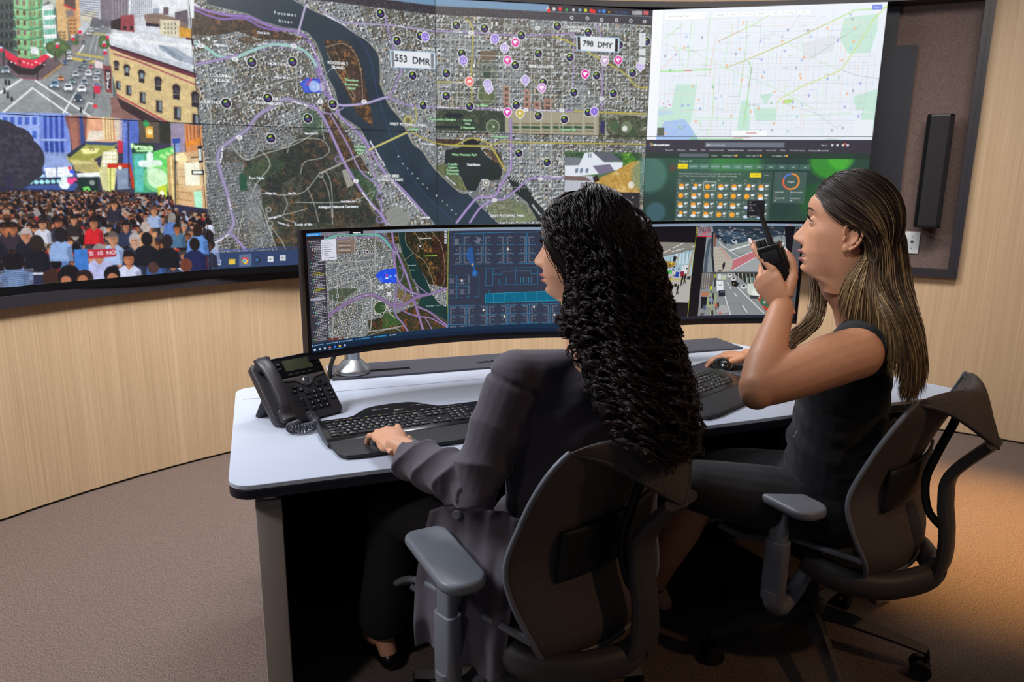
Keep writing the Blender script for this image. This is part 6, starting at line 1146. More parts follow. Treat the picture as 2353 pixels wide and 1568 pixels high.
def keyboard(loc, rot, label, x_stretch=1.0):
    t = thing('keyboard', label, 'keyboard', loc, rot, group='black keyboards with palm rests')
    zt = lambda y: .012 + .075 * max(0, y) * 1.0                      # wedge: higher at the back
    ob = [(-.243, .008), (-.24, .0)] + [(-.24, 0), (.24, 0), (.243, .008)]
    out = [(-.245, -.002), (.245, -.002), (.249, .03), (.249, .115)] + arcc(.229, .122, .02, 0, 90) + [(.12, .143), (.105, .147), (.08, .168), (.055, .192), (.03, .203), (-.02, .207), (-.07, .203), (-.1, .193), (-.125, .170), (-.145, .150), (-.165, .142)] + arcc(-.229, .122, .02, 90, 180) + [(-.249, .03)]
    def wedge(P, z0, fz, name, m, drop=.003):
        n = len(P); V = [(x, y, z0) for x, y in P] + [(x, y, fz(y) - drop) for x, y in P]; c = np.mean(np.array(P), 0); V += [(c[0] + (x - c[0]) * .988, c[1] + (y - c[1]) * .97, fz(y)) for x, y in P]
        F = [(i, (i + 1) % n, n + (i + 1) % n, n + i) for i in range(n)] + [(n + i, n + (i + 1) % n, 2 * n + (i + 1) % n, 2 * n + i) for i in range(n)] + [tuple(reversed(range(n))), tuple(range(2 * n, 3 * n))]
        return MB().add(V, F).obj(name, m, t)
    wedge(out, .003, zt, 'case', M_kb)
    MB().prism([(-.2445, -.004), (-.236, -.09), (-.222, -.112), (-.17, -.121), (0, -.118), (.17, -.121), (.222, -.112), (.236, -.09), (.2445, -.004)], .001, .013, bev=.004).obj('palm_rest', M_palm, t)
    for sg in (-1, 1): MB().tube([(sg * .247, -.02, .008), (sg * .2495, .03, .010), (sg * .249, .09, .014), (sg * .243, .132, .017)], [.003, .0055, .0055, .004], 8, flat=(1.3, (0, 0, 1))).obj('side_trim', M_kside, t)
    slope = math.atan(.075); proto = {}
    for (x, y, w, d, l) in KROWS:
        k = (round(w, 4), round(d, 4)); loc_ = (x, y, zt(y) - .0006)
        if k not in proto:
            mb = MB(); n0 = rrect(-w / 2, w / 2, -d / 2, d / 2, .002, 2); n1 = rrect(-w / 2 + .0012, w / 2 - .0012, -d / 2 + .0012, d / 2 - .0008, .002, 2); n = len(n0)
            V = [(a, b, 0) for a, b in n0] + [(a, b, .0034) for a, b in n1]; mb.add(V, [(i, (i + 1) % n, n + (i + 1) % n, n + i) for i in range(n)] + [tuple(range(n, 2 * n))]); o = mb.obj('key', M_key, t); proto[k] = o
        else: o = proto[k].copy(); COL.objects.link(o)
        o.parent = t; o.location = loc_; o.rotation_euler = (slope, 0, 0)
    lg = MB(); ly = MB(); hl = MB()
    for (x, y, w, d, l) in KROWS:
        M_ = Matrix.Translation((x, y, zt(y) + .0030)) @ Matrix.Rotation(slope, 4, 'X')
        if d < .012: add_text(ly if l[0] == 'F' else lg, l, .001, -.002, .0042, M_, align='c')
        elif l != ' ': add_text(lg, l, -w / 2 + .0035, -.001, .0062 if len(l) == 1 else .0040, M_)
        hl.add([(-w / 2 + .0002, -d / 2 + .001, .0), (-w / 2 + .0014, -d / 2 + .001, .0004), (-w / 2 + .0014, d / 2 - .001, .0004), (-w / 2 + .0002, d / 2 - .001, 0)], [(0, 1, 2, 3)], M_)
    for sg in (-1, 1):
        for k in range(3):
            x = -.005 + sg * (.062 if sg < 0 else .052) + k * .017 * 1; lg.add([(-.0075, -.0006, 0), (.0055, -.0006, 0), (.0055, .0006, 0), (-.0075, .0006, 0)], [(0, 1, 2, 3)], Matrix.Translation((x - .01, .172, zt(.172) + .0004)) @ Matrix.Rotation(slope, 4, 'X'))
    add_text(lg, 'logitech', -.01, .150, .0065, Matrix.Translation((0, 0, zt(.152) + .0005)), align='c')
    lg.obj('key_legends', M_leg_, t, smooth=False); ly.obj('function_legends', M_yel, t, smooth=False); hl.obj('key_glints', M_key, t, smooth=False)
    return t
keyboard(DW(.475, .18, .7405), DTH + math.radians(6), 'black keyboard with bumped top edge under the typing hand')
keyboard(DW(1.44, .237, .7405), DTH + math.radians(26), 'black keyboard set at an angle below the raised elbow')

# ---- desk phone
M_ph = mat('charcoal_phone_plastic', srgb(52, 50, 56), .42, bump=(700, .12)); M_phk = mat('phone_key', srgb(20, 20, 24), .35); M_chr = mat('satin_chrome', srgb(170, 178, 190), .25, .9)
p0 = DW(.115, .324, .7405); ph = thing('desk_phone', 'dark grey desk phone with handset and coiled cord on the left of the desk', 'phone', p0, DTH + math.radians(27.8))
TILT = math.radians(47); MT = Matrix.Translation((0, 0, .013)) @ Matrix.Rotation(TILT, 4, 'X')      # face plane: x right, y up the face, z out of the face
def pobj(mb, name, m, par=ph, **k): return mb.obj(name, m, par, **k)
pobj(MB().prism(rrect(-.004, .211, -.006, .198, (.016, .012, .012, .03), 5), -.026, 0, bev=.005, M=MT), 'body', M_ph)
pobj(MB().prism(rrect(.062, .208, .130, .199, .006), -.02, .004, bev=.002, M=MT).prism(rrect(.06, .209, .194, .202, .003), -.024, .006, bev=.002, M=MT), 'display_housing', mat('gloss_black_panel', srgb(10, 10, 13), .18, coat=.4))
pobj(MB().prism(rrect(.09, .178, .152, .188, .002), .003, .0046, M=MT), 'display', mat('green_grey_lcd', srgb(58, 62, 44), .3))
pobj(MB().prism([(a, b) for a, b in [(.066, .132), (.066, .123), (.105, .118), (.120, .104), (.130, .096), (.145, .096), (.155, .104), (.168, .118), (.208, .125), (.208, .132)]], .0, .0035, bev=.001, segs=2, M=MT), 'navigation_plate', mat('bronze_grey_plastic', srgb(96, 90, 92), .35, .3))
pobj(MB().lathe([(.0135, 0), (.0135, .0045), (.012, .0055), (.0095, .0055), (.0092, .004)], 28, M=MT @ Matrix.Translation((.1375, .111, .003))), 'navigation_ring', M_chr)
pobj(MB().lathe([(.0088, 0), (.0088, .004), (.007, .0048)], 24, M=MT @ Matrix.Translation((.1375, .111, .003))), 'select_button', M_ph)
txt = MB(); gl = MB()
def pkey(x, y, w, h, l=None, lh=.0056, z=.0, par=ph):
    MB().prism(rrect(x - w / 2, x + w / 2, y - h / 2, y + h / 2, .002, 3), z, z + .0034, bev=.0008, segs=2, M=MT).obj('key', M_phk, par)
    if l: add_text(txt, l, x, y - lh * .45, lh, MT, z=z + .0037, align='c')
    gl.add([(x - w / 2 + .0006, y - h / 2 + .001, z + .0036), (x - w / 2 + .0014, y - h / 2 + .001, z + .0036), (x - w / 2 + .0014, y + h / 2 - .001, z + .0036), (x - w / 2 + .0006, y + h / 2 - .001, z + .0036)], [(0, 1, 2, 3)], MT)
for r, row in enumerate(('123', '456', '789', '*0#')):
    for c_, l in enumerate(row): pkey(.124 + c_ * .0205, .074 - r * .0165, .0165, .0125, l)
for r, l in enumerate(('+', 'O', 'x')): pkey(.194, .07 - r * .0135, .014, .010, l, .004)
for x, y, l in ((.176, .104, '='), (.168, .091, '<'), (.189, .091, '^'), (.094, .1, 'o'), (.088, .086, 'O'), (.109, .088, 'H')): pkey(x, y, .0155, .0105, l, .004)
for k in range(4): pkey(.0985 + k * .0215, .1385, .015, .0075, None, z=.004)
for y in (.162, .176): pkey(.073, y, .012, .0065, None, z=.004); pkey(.198, y, .012, .0065, None, z=.004)
MB().prism(rrect(.0935, .1035, .022, .062, .004), 0, .0034, bev=.001, M=MT).obj('volume_key', M_phk, ph); add_text(txt, '+', .097, .058, .004, MT, .0037, 'c'); add_text(txt, '-', .1, .027, .004, MT, .0037, 'c')
gl.add([(.094, .026, .0036), (.0949, .026, .0036), (.0949, .06, .0036), (.094, .06, .0036)], [(0, 1, 2, 3)], MT)
txt.obj('key_legends', M_leg_, ph, smooth=False); gl.obj('key_edges', M_chr, ph, smooth=False)
pobj(MB().prism(rrect(.004, .046, .03, .165, .006), -.001, .0012, M=MT), 'speaker_grille', mat('perforated_grille', srgb(36, 35, 40), .6, bump=(1500, 1.0)))
# handset lying in its cradle
hp = spline([(.03, -.004, .016), (.03, .018, .018), (.029, .045, .031), (.028, .1, .037), (.027, .150, .034), (.026, .180, .024), (.026, .198, .021)], 6)
hw = []
for k, p in enumerate(hp): q = k / (len(hp) - 1); hw.append(.0205 + .0055 * (abs(q - .5) * 2) ** 3 - (.006 if k in (0, len(hp) - 1) else 0))
mbh = MB().tube(hp, hw, 20, flat=(.56, (0, 0, 1)), M=MT)
for cy in (.018, .181): mbh.prism(rrect(.007, .05, cy - .021, cy + .021, .012), .001, .02, bev=.004, M=MT)
pobj(mbh, 'handset', M_ph, sharp=0)
# kick stand
pobj(MB().tube([(.03, .135, .004), (.03, .10, .06), (.03, .095, .10)], [.012, .010, .009], 10, flat=(2.2, (1, 0, 0))).tube([(.17, .135, .004), (.17, .10, .06), (.17, .095, .10)], [.012, .010, .009], 10, flat=(2.2, (1, 0, 0))).box(.02, .18, .128, .142, .0005, .007, bev=.002), 'stand', M_ph)
# coiled cord
cp = spline([(.035, -.008, .016), (.045, -.022, .013), (.034, -.034, .014), (.014, -.040, .0145), (.008, -.058, .0145), (.026, -.076, .0145), (.052, -.080, .0145), (.078, -.066, .0145), (.090, -.040, .016), (.094, -.012, .020), (.098, .0, .022)], 30); cp = [np.array(p) for p in cp]
cc = []; T = np.gradient(np.array(cp), axis=0); T /= np.linalg.norm(T, axis=1)[:, None]; acc = 0
for k, p in enumerate(cp):
    acc += np.linalg.norm(cp[k] - cp[k - 1]) if k else 0
    u = np.array([0, 0, 1.0]); w = np.cross(T[k], u); amp = .0108 if 12 < k < len(cp) - 10 else .001
    for j in range(4):
        ph_ = (k + j / 4) / len(cp) * 2 * PI * 36; nx = cp[min(k + 1, len(cp) - 1)]; pp = p + (nx - p) * j / 4; cc.append(pp + amp * (u * math.cos(ph_) + w * math.sin(ph_)))
pobj(MB().tube(cc, .0019, 6), 'coiled_cord', mat('coiled_cord_grey', srgb(70, 70, 80), .35))
# ------------------------------------------------------------------ task chairs
M_cgrey = mat('graphite_chair_plastic', srgb(118, 122, 132), .42, bump=(600, .06)); M_cdark = mat('dark_chair_plastic', srgb(70, 66, 68), .5)
def weave_mat():
    m = bpy.data.materials.new('dark_suspension_mesh'); m.use_nodes = True; nt = m.node_tree; N = nt.nodes; L = nt.links; p = N['Principled BSDF']
    p.inputs['Base Color'].default_value = srgb(92, 82, 78); p.inputs['Roughness'].default_value = .7
    tc = N.new('ShaderNodeTexCoord'); w = N.new('ShaderNodeTexWave'); w.wave_type = 'BANDS'; w.bands_direction = 'Z'; w.inputs['Scale'].default_value = 90; w.inputs['Distortion'].default_value = .4
    w2 = N.new('ShaderNodeTexWave'); w2.bands_direction = 'X'; w2.inputs['Scale'].default_value = 70
    L.new(tc.outputs['Object'], w.inputs[0]); L.new(tc.outputs['Object'], w2.inputs[0])
    mx = N.new('ShaderNodeMath'); mx.operation = 'MAXIMUM'; L.new(w.outputs['Fac'], mx.inputs[0]); L.new(w2.outputs['Fac'], mx.inputs[1])
    r = N.new('ShaderNodeMapRange'); r.inputs[1].default_value = .15; r.inputs[2].default_value = .5; r.inputs[3].default_value = .55; r.inputs[4].default_value = 1.0
    L.new(mx.outputs[0], r.inputs[0]); L.new(r.outputs[0], p.inputs['Alpha'])
    b = N.new('ShaderNodeBump'); b.inputs['Strength'].default_value = .5; b.inputs['Distance'].default_value = .001; L.new(mx.outputs[0], b.inputs['Height']); L.new(b.outputs[0], p.inputs['Normal']); return m
M_weave = weave_mat()
def lerp_tab(tab, x):
    k = id(tab)
    if k not in _TABS: c = spline([np.array(q, float) for q in tab], 12); _TABS[k] = (np.array([q[0] for q in c]), np.array([q[1] for q in c]), tab)
    return float(np.interp(x, _TABS[k][0], _TABS[k][1]))
_TABS = {}
def chair(loc, heading, label, base_rot=0.0):
    """local: +y forward, x to the sitter's right, origin on the floor under the gas column"""
    t = thing('task_chair', label, 'chair', (loc[0], loc[1], 0), math.radians(heading - 90), group='grey mesh-backed task chairs')
    # star base
    for k in range(5):
        a = math.radians(base_rot + 72 * k - heading + 90); d = np.array([math.cos(a), math.sin(a)]); P = lambda r, z: (d[0] * r, d[1] * r, z)
        o = MB().tube([P(.02, .135), P(.10, .128), P(.22, .108), P(.325, .086)], [.030, .026, .021, .016], 4, flat=(.95, (0, 0, 1))).obj('base_leg', M_cdark, t, sharp=30)
        n = np.array([-d[1], d[0]]); c = MB()
        for sg in (-1, 1):
            c.tube([tuple(np.array(P(.315, .028)) + np.array([n[0], n[1], 0]) * .011 * sg), tuple(np.array(P(.315, .028)) + np.array([n[0], n[1], 0]) * .030 * sg)], .028, 22)
        c.tube([P(.32, .03), P(.33, .06), P(.325, .09)], .008, 8); c.obj('caster', M_rub, o)
    MB().lathe([(.045, .10), (.05, .11), (.045, .165), (.03, .175)], 28).obj('hub', M_cdark, t)
    MB().lathe([(.026, .16), (.026, .30), (.015, .30), (.015, .385)], 24).obj('gas_column', M_rub, t)
    MB().prism(rrect(-.09, .09, -.16, .12, .03), .375, .42, bev=.012).box(-.03, .03, .1, .2, .38, .405, bev=.006).obj('mechanism', M_cdark, t)
    MB().tube([(.09, .02, .40), (.2, .05, .395), (.235, .06, .40)], [.006, .006, .01], 8).obj('lever', M_cdark, t)
    # seat: shallow bowl with falling front edge
    def seat(u, v, off=0.0):
        x = (u - .5) * 2; y = -.205 + .475 * v; w = .245 - .02 * (1 - v) - .02 * max(0, v - .8) * 5 * .5
        z = .452 - .022 * (1 - x * x) + .012 * x ** 4 - .055 * max(0, (v - .72) / .28) ** 2; return (x * w, y - .012 * x * x * (v > .5), z - off)
    s = MB(); nu, nv = 25, 21; V = [seat(i / (nu - 1), j / (nv - 1)) for j in range(nv) for i in range(nu)]; n = nu * nv; V += [seat(i / (nu - 1), j / (nv - 1), .006) for j in range(nv) for i in range(nu)]
    F = [(j * nu + i, j * nu + i + 1, (j + 1) * nu + i + 1, (j + 1) * nu + i) for j in range(nv - 1) for i in range(nu - 1)]; F += [tuple(n + k for k in reversed(f)) for f in F]
    rim = [i for i in range(nu)] + [j * nu + nu - 1 for j in range(1, nv)] + [(nv - 1) * nu + i for i in range(nu - 2, -1, -1)] + [j * nu for j in range(nv - 2, 0, -1)]
    for a, b in zip(rim, rim[1:] + rim[:1]): F.append((a, n + a, n + b, b))
    s.add(V, F).obj('seat', M_weave, t)
    MB().tube([V[k] for k in rim], .0085, 10, closed=True).obj('seat_frame', M_cgrey, t)
    for sg in (-1, 1): MB().tube([(sg * .23, .2, .425), (sg * .21, .14, .405), (sg * .12, .03, .395)], [.010, .013, .016], 8).obj('seat_support', M_cgrey, t)
    # back: panel with lumbar bulge, then a flap folding over the top to an apex behind
    fw = [(.40, -.205), (.46, -.215), (.55, -.185), (.64, -.17), (.75, -.205), (.85, -.25), (.92, -.285)]; hw = [(.40, .185), (.46, .225), (.56, .258), (.64, .268), (.75, .258), (.82, .250), (.87, .232), (.90, .205), (.93, .165)]
    def bk(x, z):
        w = lerp_tab(hw, z); return np.array([x * w, lerp_tab(fw, z) - .055 * (1 - x * x), z])
    def surf(u, v):
        x = (u - .5) * 2; ax = abs(x)
        if v <= .7:
            top = .93 - .028 * ax ** 6 - .012 * (1 - ax ** 2); z = .40 + (top - .40) * (v / .7); return tuple(bk(x, z))
        s_ = (v - .7) / .3; top = .93 - .028 * ax ** 6 - .012 * (1 - ax ** 2); r = bk(x, top); k = (1 - ax) ** .85
        bend = math.sin(min(1, s_ * 2.2) * PI / 2); return (r[0] * (1 - .05 * s_), r[1] - k * (.078 * s_ ** .75), r[2] + k * (.016 * bend - .155 * s_ ** 1.5) - .004 * s_)
    nu, nv = 41, 61; P_ = [np.array(surf(i / (nu - 1), j / (nv - 1))) for j in range(nv) for i in range(nu)]; b = MB(); b.add([tuple(p) for p in P_], [(j * nu + i, j * nu + i + 1, (j + 1) * nu + i + 1, (j + 1) * nu + i) for j in range(nv - 1) for i in range(nu - 1)])
    bkm = o = b.obj('back_mesh', M_weave, t, sharp=0); so = o.modifiers.new('thick', 'SOLIDIFY'); so.thickness = .0025; so.offset = 0
    for sg in (0, nu - 1):
        side = [P_[j * nu + sg] for j in range(nv)]; cut = [side[j] for j in range(0, int(nv * .7) + 1)]
        MB().tube(cut, .0065, 10).ell(tuple(cut[-1]), (.0065,) * 3).obj('back_rim', M_cgrey, bkm)
    hem = [P_[(nv - 1) * nu + i] for i in range(nu)]; MB().tube(hem, .0055, 10).obj('top_hem', M_cdark, bkm)
    bot = [P_[i] for i in range(nu)]; MB().tube(bot, .008, 10).obj('bottom_rail', M_cgrey, bkm)
    ap = hem[nu // 2]
    # spine: broad blade from under the seat back to the elbow and up to the apex
    sp = spline([(0, -.285, .378), (0, -.325, .395), (0, -.338, .44), (0, -.335, .52), (0, -.322, .60), (0, -.328, .68), (0, ap[1] + .008, ap[2] + .012)], 6)
    for sg in (-1, 1): MB().tube(spline([(sg * .20, -.06, .40), (sg * .205, -.15, .385), (sg * .15, -.24, .378), (sg * .05, -.305, .385), (0, -.318, .395)], 6), .030, 12, flat=(1.25, (0, 0, 1))).obj('lower_arm', M_cdark, t)
    wd = [.062 - .022 * min(1, k / len(sp) * 2) + .018 * max(0, k / len(sp) - .75) * 4 for k in range(len(sp))]
    bl = MB(); V = []; F = []
    for k, p in enumerate(sp):
        T = np.array(sp[min(k + 1, len(sp) - 1)]) - np.array(sp[max(k - 1, 0)]); T /= np.linalg.norm(T); nrm = np.cross(T, (1, 0, 0)); w = wd[k]; th = .015
        for i in range(12):
            a = 2 * PI * i / 12; c_, s_ = math.cos(a), math.sin(a); V.append(tuple(np.array(p) + np.array([1, 0, 0]) * w * math.copysign(abs(c_) ** .6, c_) + nrm * th * math.copysign(abs(s_) ** .7, s_)))
    for k in range(len(sp) - 1):
        for i in range(12): j = (i + 1) % 12; F.append((k * 12 + i, k * 12 + j, k * 12 + 12 + j, k * 12 + 12 + i))
    F += [tuple(reversed(range(12))), tuple(range(len(V) - 12, len(V)))]; bl.add(V, F).obj('spine', M_cdark, t)

    # lumbar strut and pad behind the mesh
    MB().tube(spline([(0, -.335, .91), (0, -.315, .82), (0, -.285, .72), (0, -.268, .64), (0, -.285, .56), (0, -.33, .52)], 6), .011, 8).obj('lumbar_strut', M_rub, t)
    def lum(u, v): x = (u - .5) * 2; z = .585 + .12 * v; return (x * .165, lerp_tab(fw, z) - .066 * (1 - (x * .6) ** 2) - .004 - .012 * math.sin(PI * v), z)
    o = MB().grid(lum, 17, 9).obj('lumbar_pad', M_rub, t); so = o.modifiers.new('thick', 'SOLIDIFY'); so.thickness = .008
    # arms
    for sg in (-1, 1):
        pv = math.radians(-18 * sg); Mp = Matrix.Translation((sg * .288, -.005, .585)) @ Matrix.Rotation(-pv, 4, 'Z')
        MB().prism([(a, b) for a, b in rrect(-.053, .053, -.13, .15, (.045, .03, .03, .045), 6)], 0, .026, bev=.010, M=Mp).obj('arm_pad', M_cgrey, t, sharp=60); MB().prism(rrect(-.032, .032, -.06, .06, .015), -.012, .0, bev=.003, M=Mp).obj('pad_slider', M_cdark, bpy.data.objects[COL.objects[-1].name])
        
        sl = MB().prism(rrect(-.021, .021, -.031, .031, .013), .30, .475, bev=.003, M=Matrix.Translation((sg * .29, -.01, 0)))
        sl.tube(spline([(sg * .29, -.01, .33), (sg * .285, -.012, .29), (sg * .25, -.02, .265), (sg * .18, -.03, .30), (sg * .09, -.04, .385)], 5), [.03] * 6 + [.027] * 5 + [.024] * 5 + [.022] * 5, 10); o = sl.obj('arm_sleeve', M_cgrey, t); MB().prism(rrect(-.016, .016, -.024, .024, .010), .36, .575, bev=.002, M=Matrix.Translation((sg * .29, -.01, 0))).obj('arm_stem', M_cgrey, o)
    return t
chair((.06, 1.70), 135, 'grey mesh task chair under the curly haired woman in the foreground', base_rot=20)
chair((.92, 2.05), 135, 'grey mesh task chair under the woman in the black dress on the right', base_rot=-24)
# ------------------------------------------------------------------ people
def skin_mat(name, c, bump=.12):
    m = mat(name, c, .48, spec=.4, noise=(60, .05), bump=(380, bump), sss=.12); return m
M_skin1 = skin_mat('warm_tan_skin', srgb(214, 158, 126)); M_skin2 = skin_mat('golden_tan_skin', srgb(206, 150, 118))
M_lip = mat('berry_lips', srgb(142, 74, 72), .35); M_lip1 = mat('rose_lips', srgb(176, 100, 94), .4); M_eyew = mat('eye_white', srgb(226, 222, 220), .15, coat=.5); M_iris = mat('dark_brown_iris', srgb(40, 24, 18), .15, coat=.6); M_brow = mat('dark_eyebrow', srgb(74, 50, 38), .7); M_lash = mat('black_lashes', srgb(14, 10, 10), .6)
M_nail = mat('pale_polished_nail', srgb(232, 214, 214), .12, coat=.8); M_mouth = mat('dark_mouth_inside', srgb(60, 20, 22), .6); M_teeth = mat('teeth', srgb(225, 218, 208), .3)
M_blazer = mat('charcoal_suit_wool', srgb(84, 77, 87), .82, noise=(500, .1), bump=(900, .3), sheen=.15); M_trou = mat('black_trouser_cloth', srgb(30, 28, 32), .85)
M_dress = mat('black_dress_crepe', srgb(19, 20, 27), .85, bump=(700, .2), sheen=.1); M_shoe = mat('black_shoe_leather', srgb(14, 13, 14), .35)
def gs(x, s): return np.exp(-(x / s) ** 2)
def itp(x, tab): a = np.array(tab); return np.interp(x, a[:, 0], a[:, 1])
def smooth_itp(x, tab, n=3):
    h = .0022; return sum(itp(x + k * h, tab) for k in range(-n, n + 1)) / (2 * n + 1)
def head_mesh(zs=1.0, zu=1.0, mouth_open=0.0, nth=200, nz=190):
    """grid head: x side, y forward, z up, origin between the ears at eye level; also returns the per-vertex zone"""
    v = np.linspace(0, 1, nz); zc = .118 - .262 * (v ** 1.0)
    zc = np.where(v < .06, .118 - .0157 * (v / .06) ** 2, zc)
    Z, TH = np.meshgrid(zc, np.linspace(0, 2 * PI, nth, endpoint=False), indexing='ij')
    yf = smooth_itp(Z, [(-.15, .028), (-.132, .03), (-.122, .05), (-.116, .070), (-.110, .080), (-.100, .0845), (-.088, .0845), (-.07, .089), (-.05, .0905), (-.03, .0895), (0, .088), (.012, .0885), (.024, .0945), (.04, .096), (.06, .0925), (.08, .079), (.1, .052), (.112, .025), (.119, .0)])
    w = smooth_itp(Z, [(-.15, .052), (-.13, .052), (-.118, .050), (-.105, .0505), (-.09, .0545), (-.07, .060), (-.04, .0665), (-.01, .071), (.02, .0735), (.05, .073), (.075, .065), (.095, .048), (.11, .026), (.119, .0)])
    yb = smooth_itp(Z, [(-.15, -.068), (-.12, -.066), (-.08, -.068), (-.05, -.078), (-.02, -.091), (.02, -.098), (.05, -.095), (.08, -.078), (.1, -.050), (.112, -.025), (.119, -.0)])
    jaw = smooth_itp(Z, [(-.15, 0), (-.122, 0), (-.116, .5), (-.1, 1), (-.06, 1), (-.02, .6), (.1, .2)])
    c, s = np.cos(TH), np.sin(TH)
    nf = 2.0 + .25 * jaw; X = w * np.sign(c) * np.abs(c) ** (2 / nf)
    Y = np.where(s > 0, yf * np.abs(s) ** (2 / (2.0)) , yb * np.abs(s))
    # narrow the chin: front part of the low face is pulled to the middle
    ch = np.clip((-.062 - Z) / .05, 0, 1) * np.clip((Z + .125) / .012, 0, 1); fr = np.clip(Y / .085, 0, 1); X = X * (1 - .30 * ch * fr)
    F_ = np.clip(s, 0, 1)
    ax = np.abs(X)
    nose = smooth_itp(Z, [(-.065, 0), (-.0545, .001), (-.051, .006), (-.047, .0195), (-.041, .0255), (-.035, .0255), (-.028, .021), (-.015, .0125), (0, .0055), (.012, .0015), (.022, 0)], 1)
    sg = smooth_itp(Z, [(-.06, .017), (-.046, .0150), (-.035, .0120), (-.02, .0095), (0, .0085), (.02, .010)])
    Y = Y + nose * np.exp(-(ax / sg) ** 2.3) * F_
    Y = Y + .0075 * gs(ax - .0135, .0062) * gs(Z + .0435, .0075) * F_            # wings of the nose
    Y = Y - .0065 * gs(ax - .0075, .0038) * gs(Z + .0505, .0030) * F_            # nostrils
    lipw = np.exp(-(ax / .0235) ** 4) * F_; o = mouth_open
    ul = gs(Z + .0675, .0048); ll = gs(Z + .0795 + .9 * o, .0050)
    Y = Y + lipw * (.0118 * ul + .0108 * ll) - np.exp(-(ax / .0245) ** 4) * F_ * (.0065 + .7 * o) * gs(Z + .0735 + .45 * o, .0019 + .42 * o)
    Y = Y - .0035 * gs(Z + .0895 + o, .005) * np.exp(-(ax / .022) ** 4) * F_ + .0045 * gs(Z + .103, .010) * gs(ax, .018) * F_
    Y = Y - .0012 * gs(Z + .059, .004) * gs(ax, .0035) * F_
    ex, ez = .0315, .001                                                         # eye centre
    Y = Y - .0105 * gs(ax - ex, .0175) * gs(Z - ez - .001, .0125) * F_ + .0032 * gs(ax - .029, .018) * gs(Z - .0215, .0060) * F_
    Y = Y + .0030 * gs(ax - .045, .017) * gs(Z + .024, .016) * F_; X = X + np.sign(X) * (.0025 * gs(Z + .022, .016) * np.clip(s + .3, 0, 1) * np.clip((ax - .03) / .03, 0, 1))
    # lids wrap the eyeball (radius .0122 about (ex, ey, ez)); an almond opening shows it
    ey, er = .0715, .0123
    dx, dz = ax - ex, Z - ez; rr2 = er * er * 1.18 - dx ** 2 - dz ** 2; lid = ey + np.sqrt(np.clip(rr2, 0, None)); inside = (rr2 > 0) & (s > 0)
    Y = np.where(inside, np.maximum(Y, lid), Y)
    up = .0056 - 30 * (dx + .0012) ** 2; dn = -.0038 + 20 * dx ** 2; op = (dz < up) & (dz > dn) & (np.abs(dx) < .0135) & (s > 0)
    Y = np.where(op, np.minimum(Y, ey + .0055), Y)
    V = np.stack([X, Y, np.where(Z > .03, .03 * zs + (Z - .03) * zu, Z * zs)], -1).reshape(-1, 3)
    F = [(j * nth + i, j * nth + (i + 1) % nth, (j + 1) * nth + (i + 1) % nth, (j + 1) * nth + i) for j in range(nz - 1) for i in range(nth)]; F = [tuple(reversed(f)) for f in F]; F.append(tuple(range(nth)))
    lipz = ((np.abs(Z + .0668) < .0058 * np.sqrt(np.clip(1 - (ax / .0245) ** 2, 0, 1)) + .0008) | (np.abs(Z + .0800 + .9 * o) < .0060 * np.sqrt(np.clip(1 - (ax / .0235) ** 2, 0, 1)))) & (ax < .0245) & (s > .6)
    gap = (np.abs(Z + .0738 + .45 * o) < (.0008 + .38 * o) * (1 - (ax / .024) ** 2)) & (ax < .023) & (s > .6)
    zone = np.where(gap, 2, np.where(lipz, 1, 0)).reshape(-1); return V, F, zone
def xf(M, V): A = np.array(M)[:3]; return np.asarray(V) @ A[:, :3].T + A[:, 3]
def frame(origin, fwd, up=(0, 0, 1)):
    """matrix with y = fwd, z ~ up"""
    y = Vector(fwd).normalized(); x = y.cross(Vector(up)).normalized(); z = x.cross(y); M = Matrix.Identity(4)
    for i in range(3): M[i][0], M[i][1], M[i][2], M[i][3] = x[i], y[i], z[i], origin[i]
    return M
def remesh(mb, voxel, smooth=4, fac=.5):
    me = bpy.data.meshes.new('tmp'); me.from_pydata([tuple(map(float, v)) for v in mb.V], [], [tuple(map(int, f)) for f in mb.F]); me.update()
    bm = bmesh.new(); bm.from_mesh(me); bmesh.ops.recalc_face_normals(bm, faces=bm.faces); bm.to_mesh(me); bm.free()
    o = bpy.data.objects.new('tmp', me); COL.objects.link(o); r = o.modifiers.new('r', 'REMESH'); r.mode = 'VOXEL'; r.voxel_size = voxel
    if smooth: s = o.modifiers.new('s', 'SMOOTH'); s.iterations = smooth; s.factor = fac
    dg = bpy.context.evaluated_depsgraph_get(); dg.update(); ev = o.evaluated_get(dg); m2 = ev.to_mesh()
    n = len(m2.vertices); V = np.empty(n * 3, np.float32); m2.vertices.foreach_get('co', V); F = [tuple(p.vertices) for p in m2.polygons]; ev.to_mesh_clear(); bpy.data.objects.remove(o); bpy.data.meshes.remove(me)
    return V.reshape(-1, 3).astype(float), F
def limb(mb, pts, rads, n=18, fl=None, caps=True, sub=4):
    P = spline(pts, sub); R = np.interp(np.linspace(0, len(pts) - 1, len(P)), range(len(pts)), rads); mb.tube(P, R, n, flat=fl)
    if caps:
        for p, r in ((P[0], R[0]), (P[-1], R[-1])):
            if fl is None: mb.ell(p, (r, r, r), nu=n, nv=10)
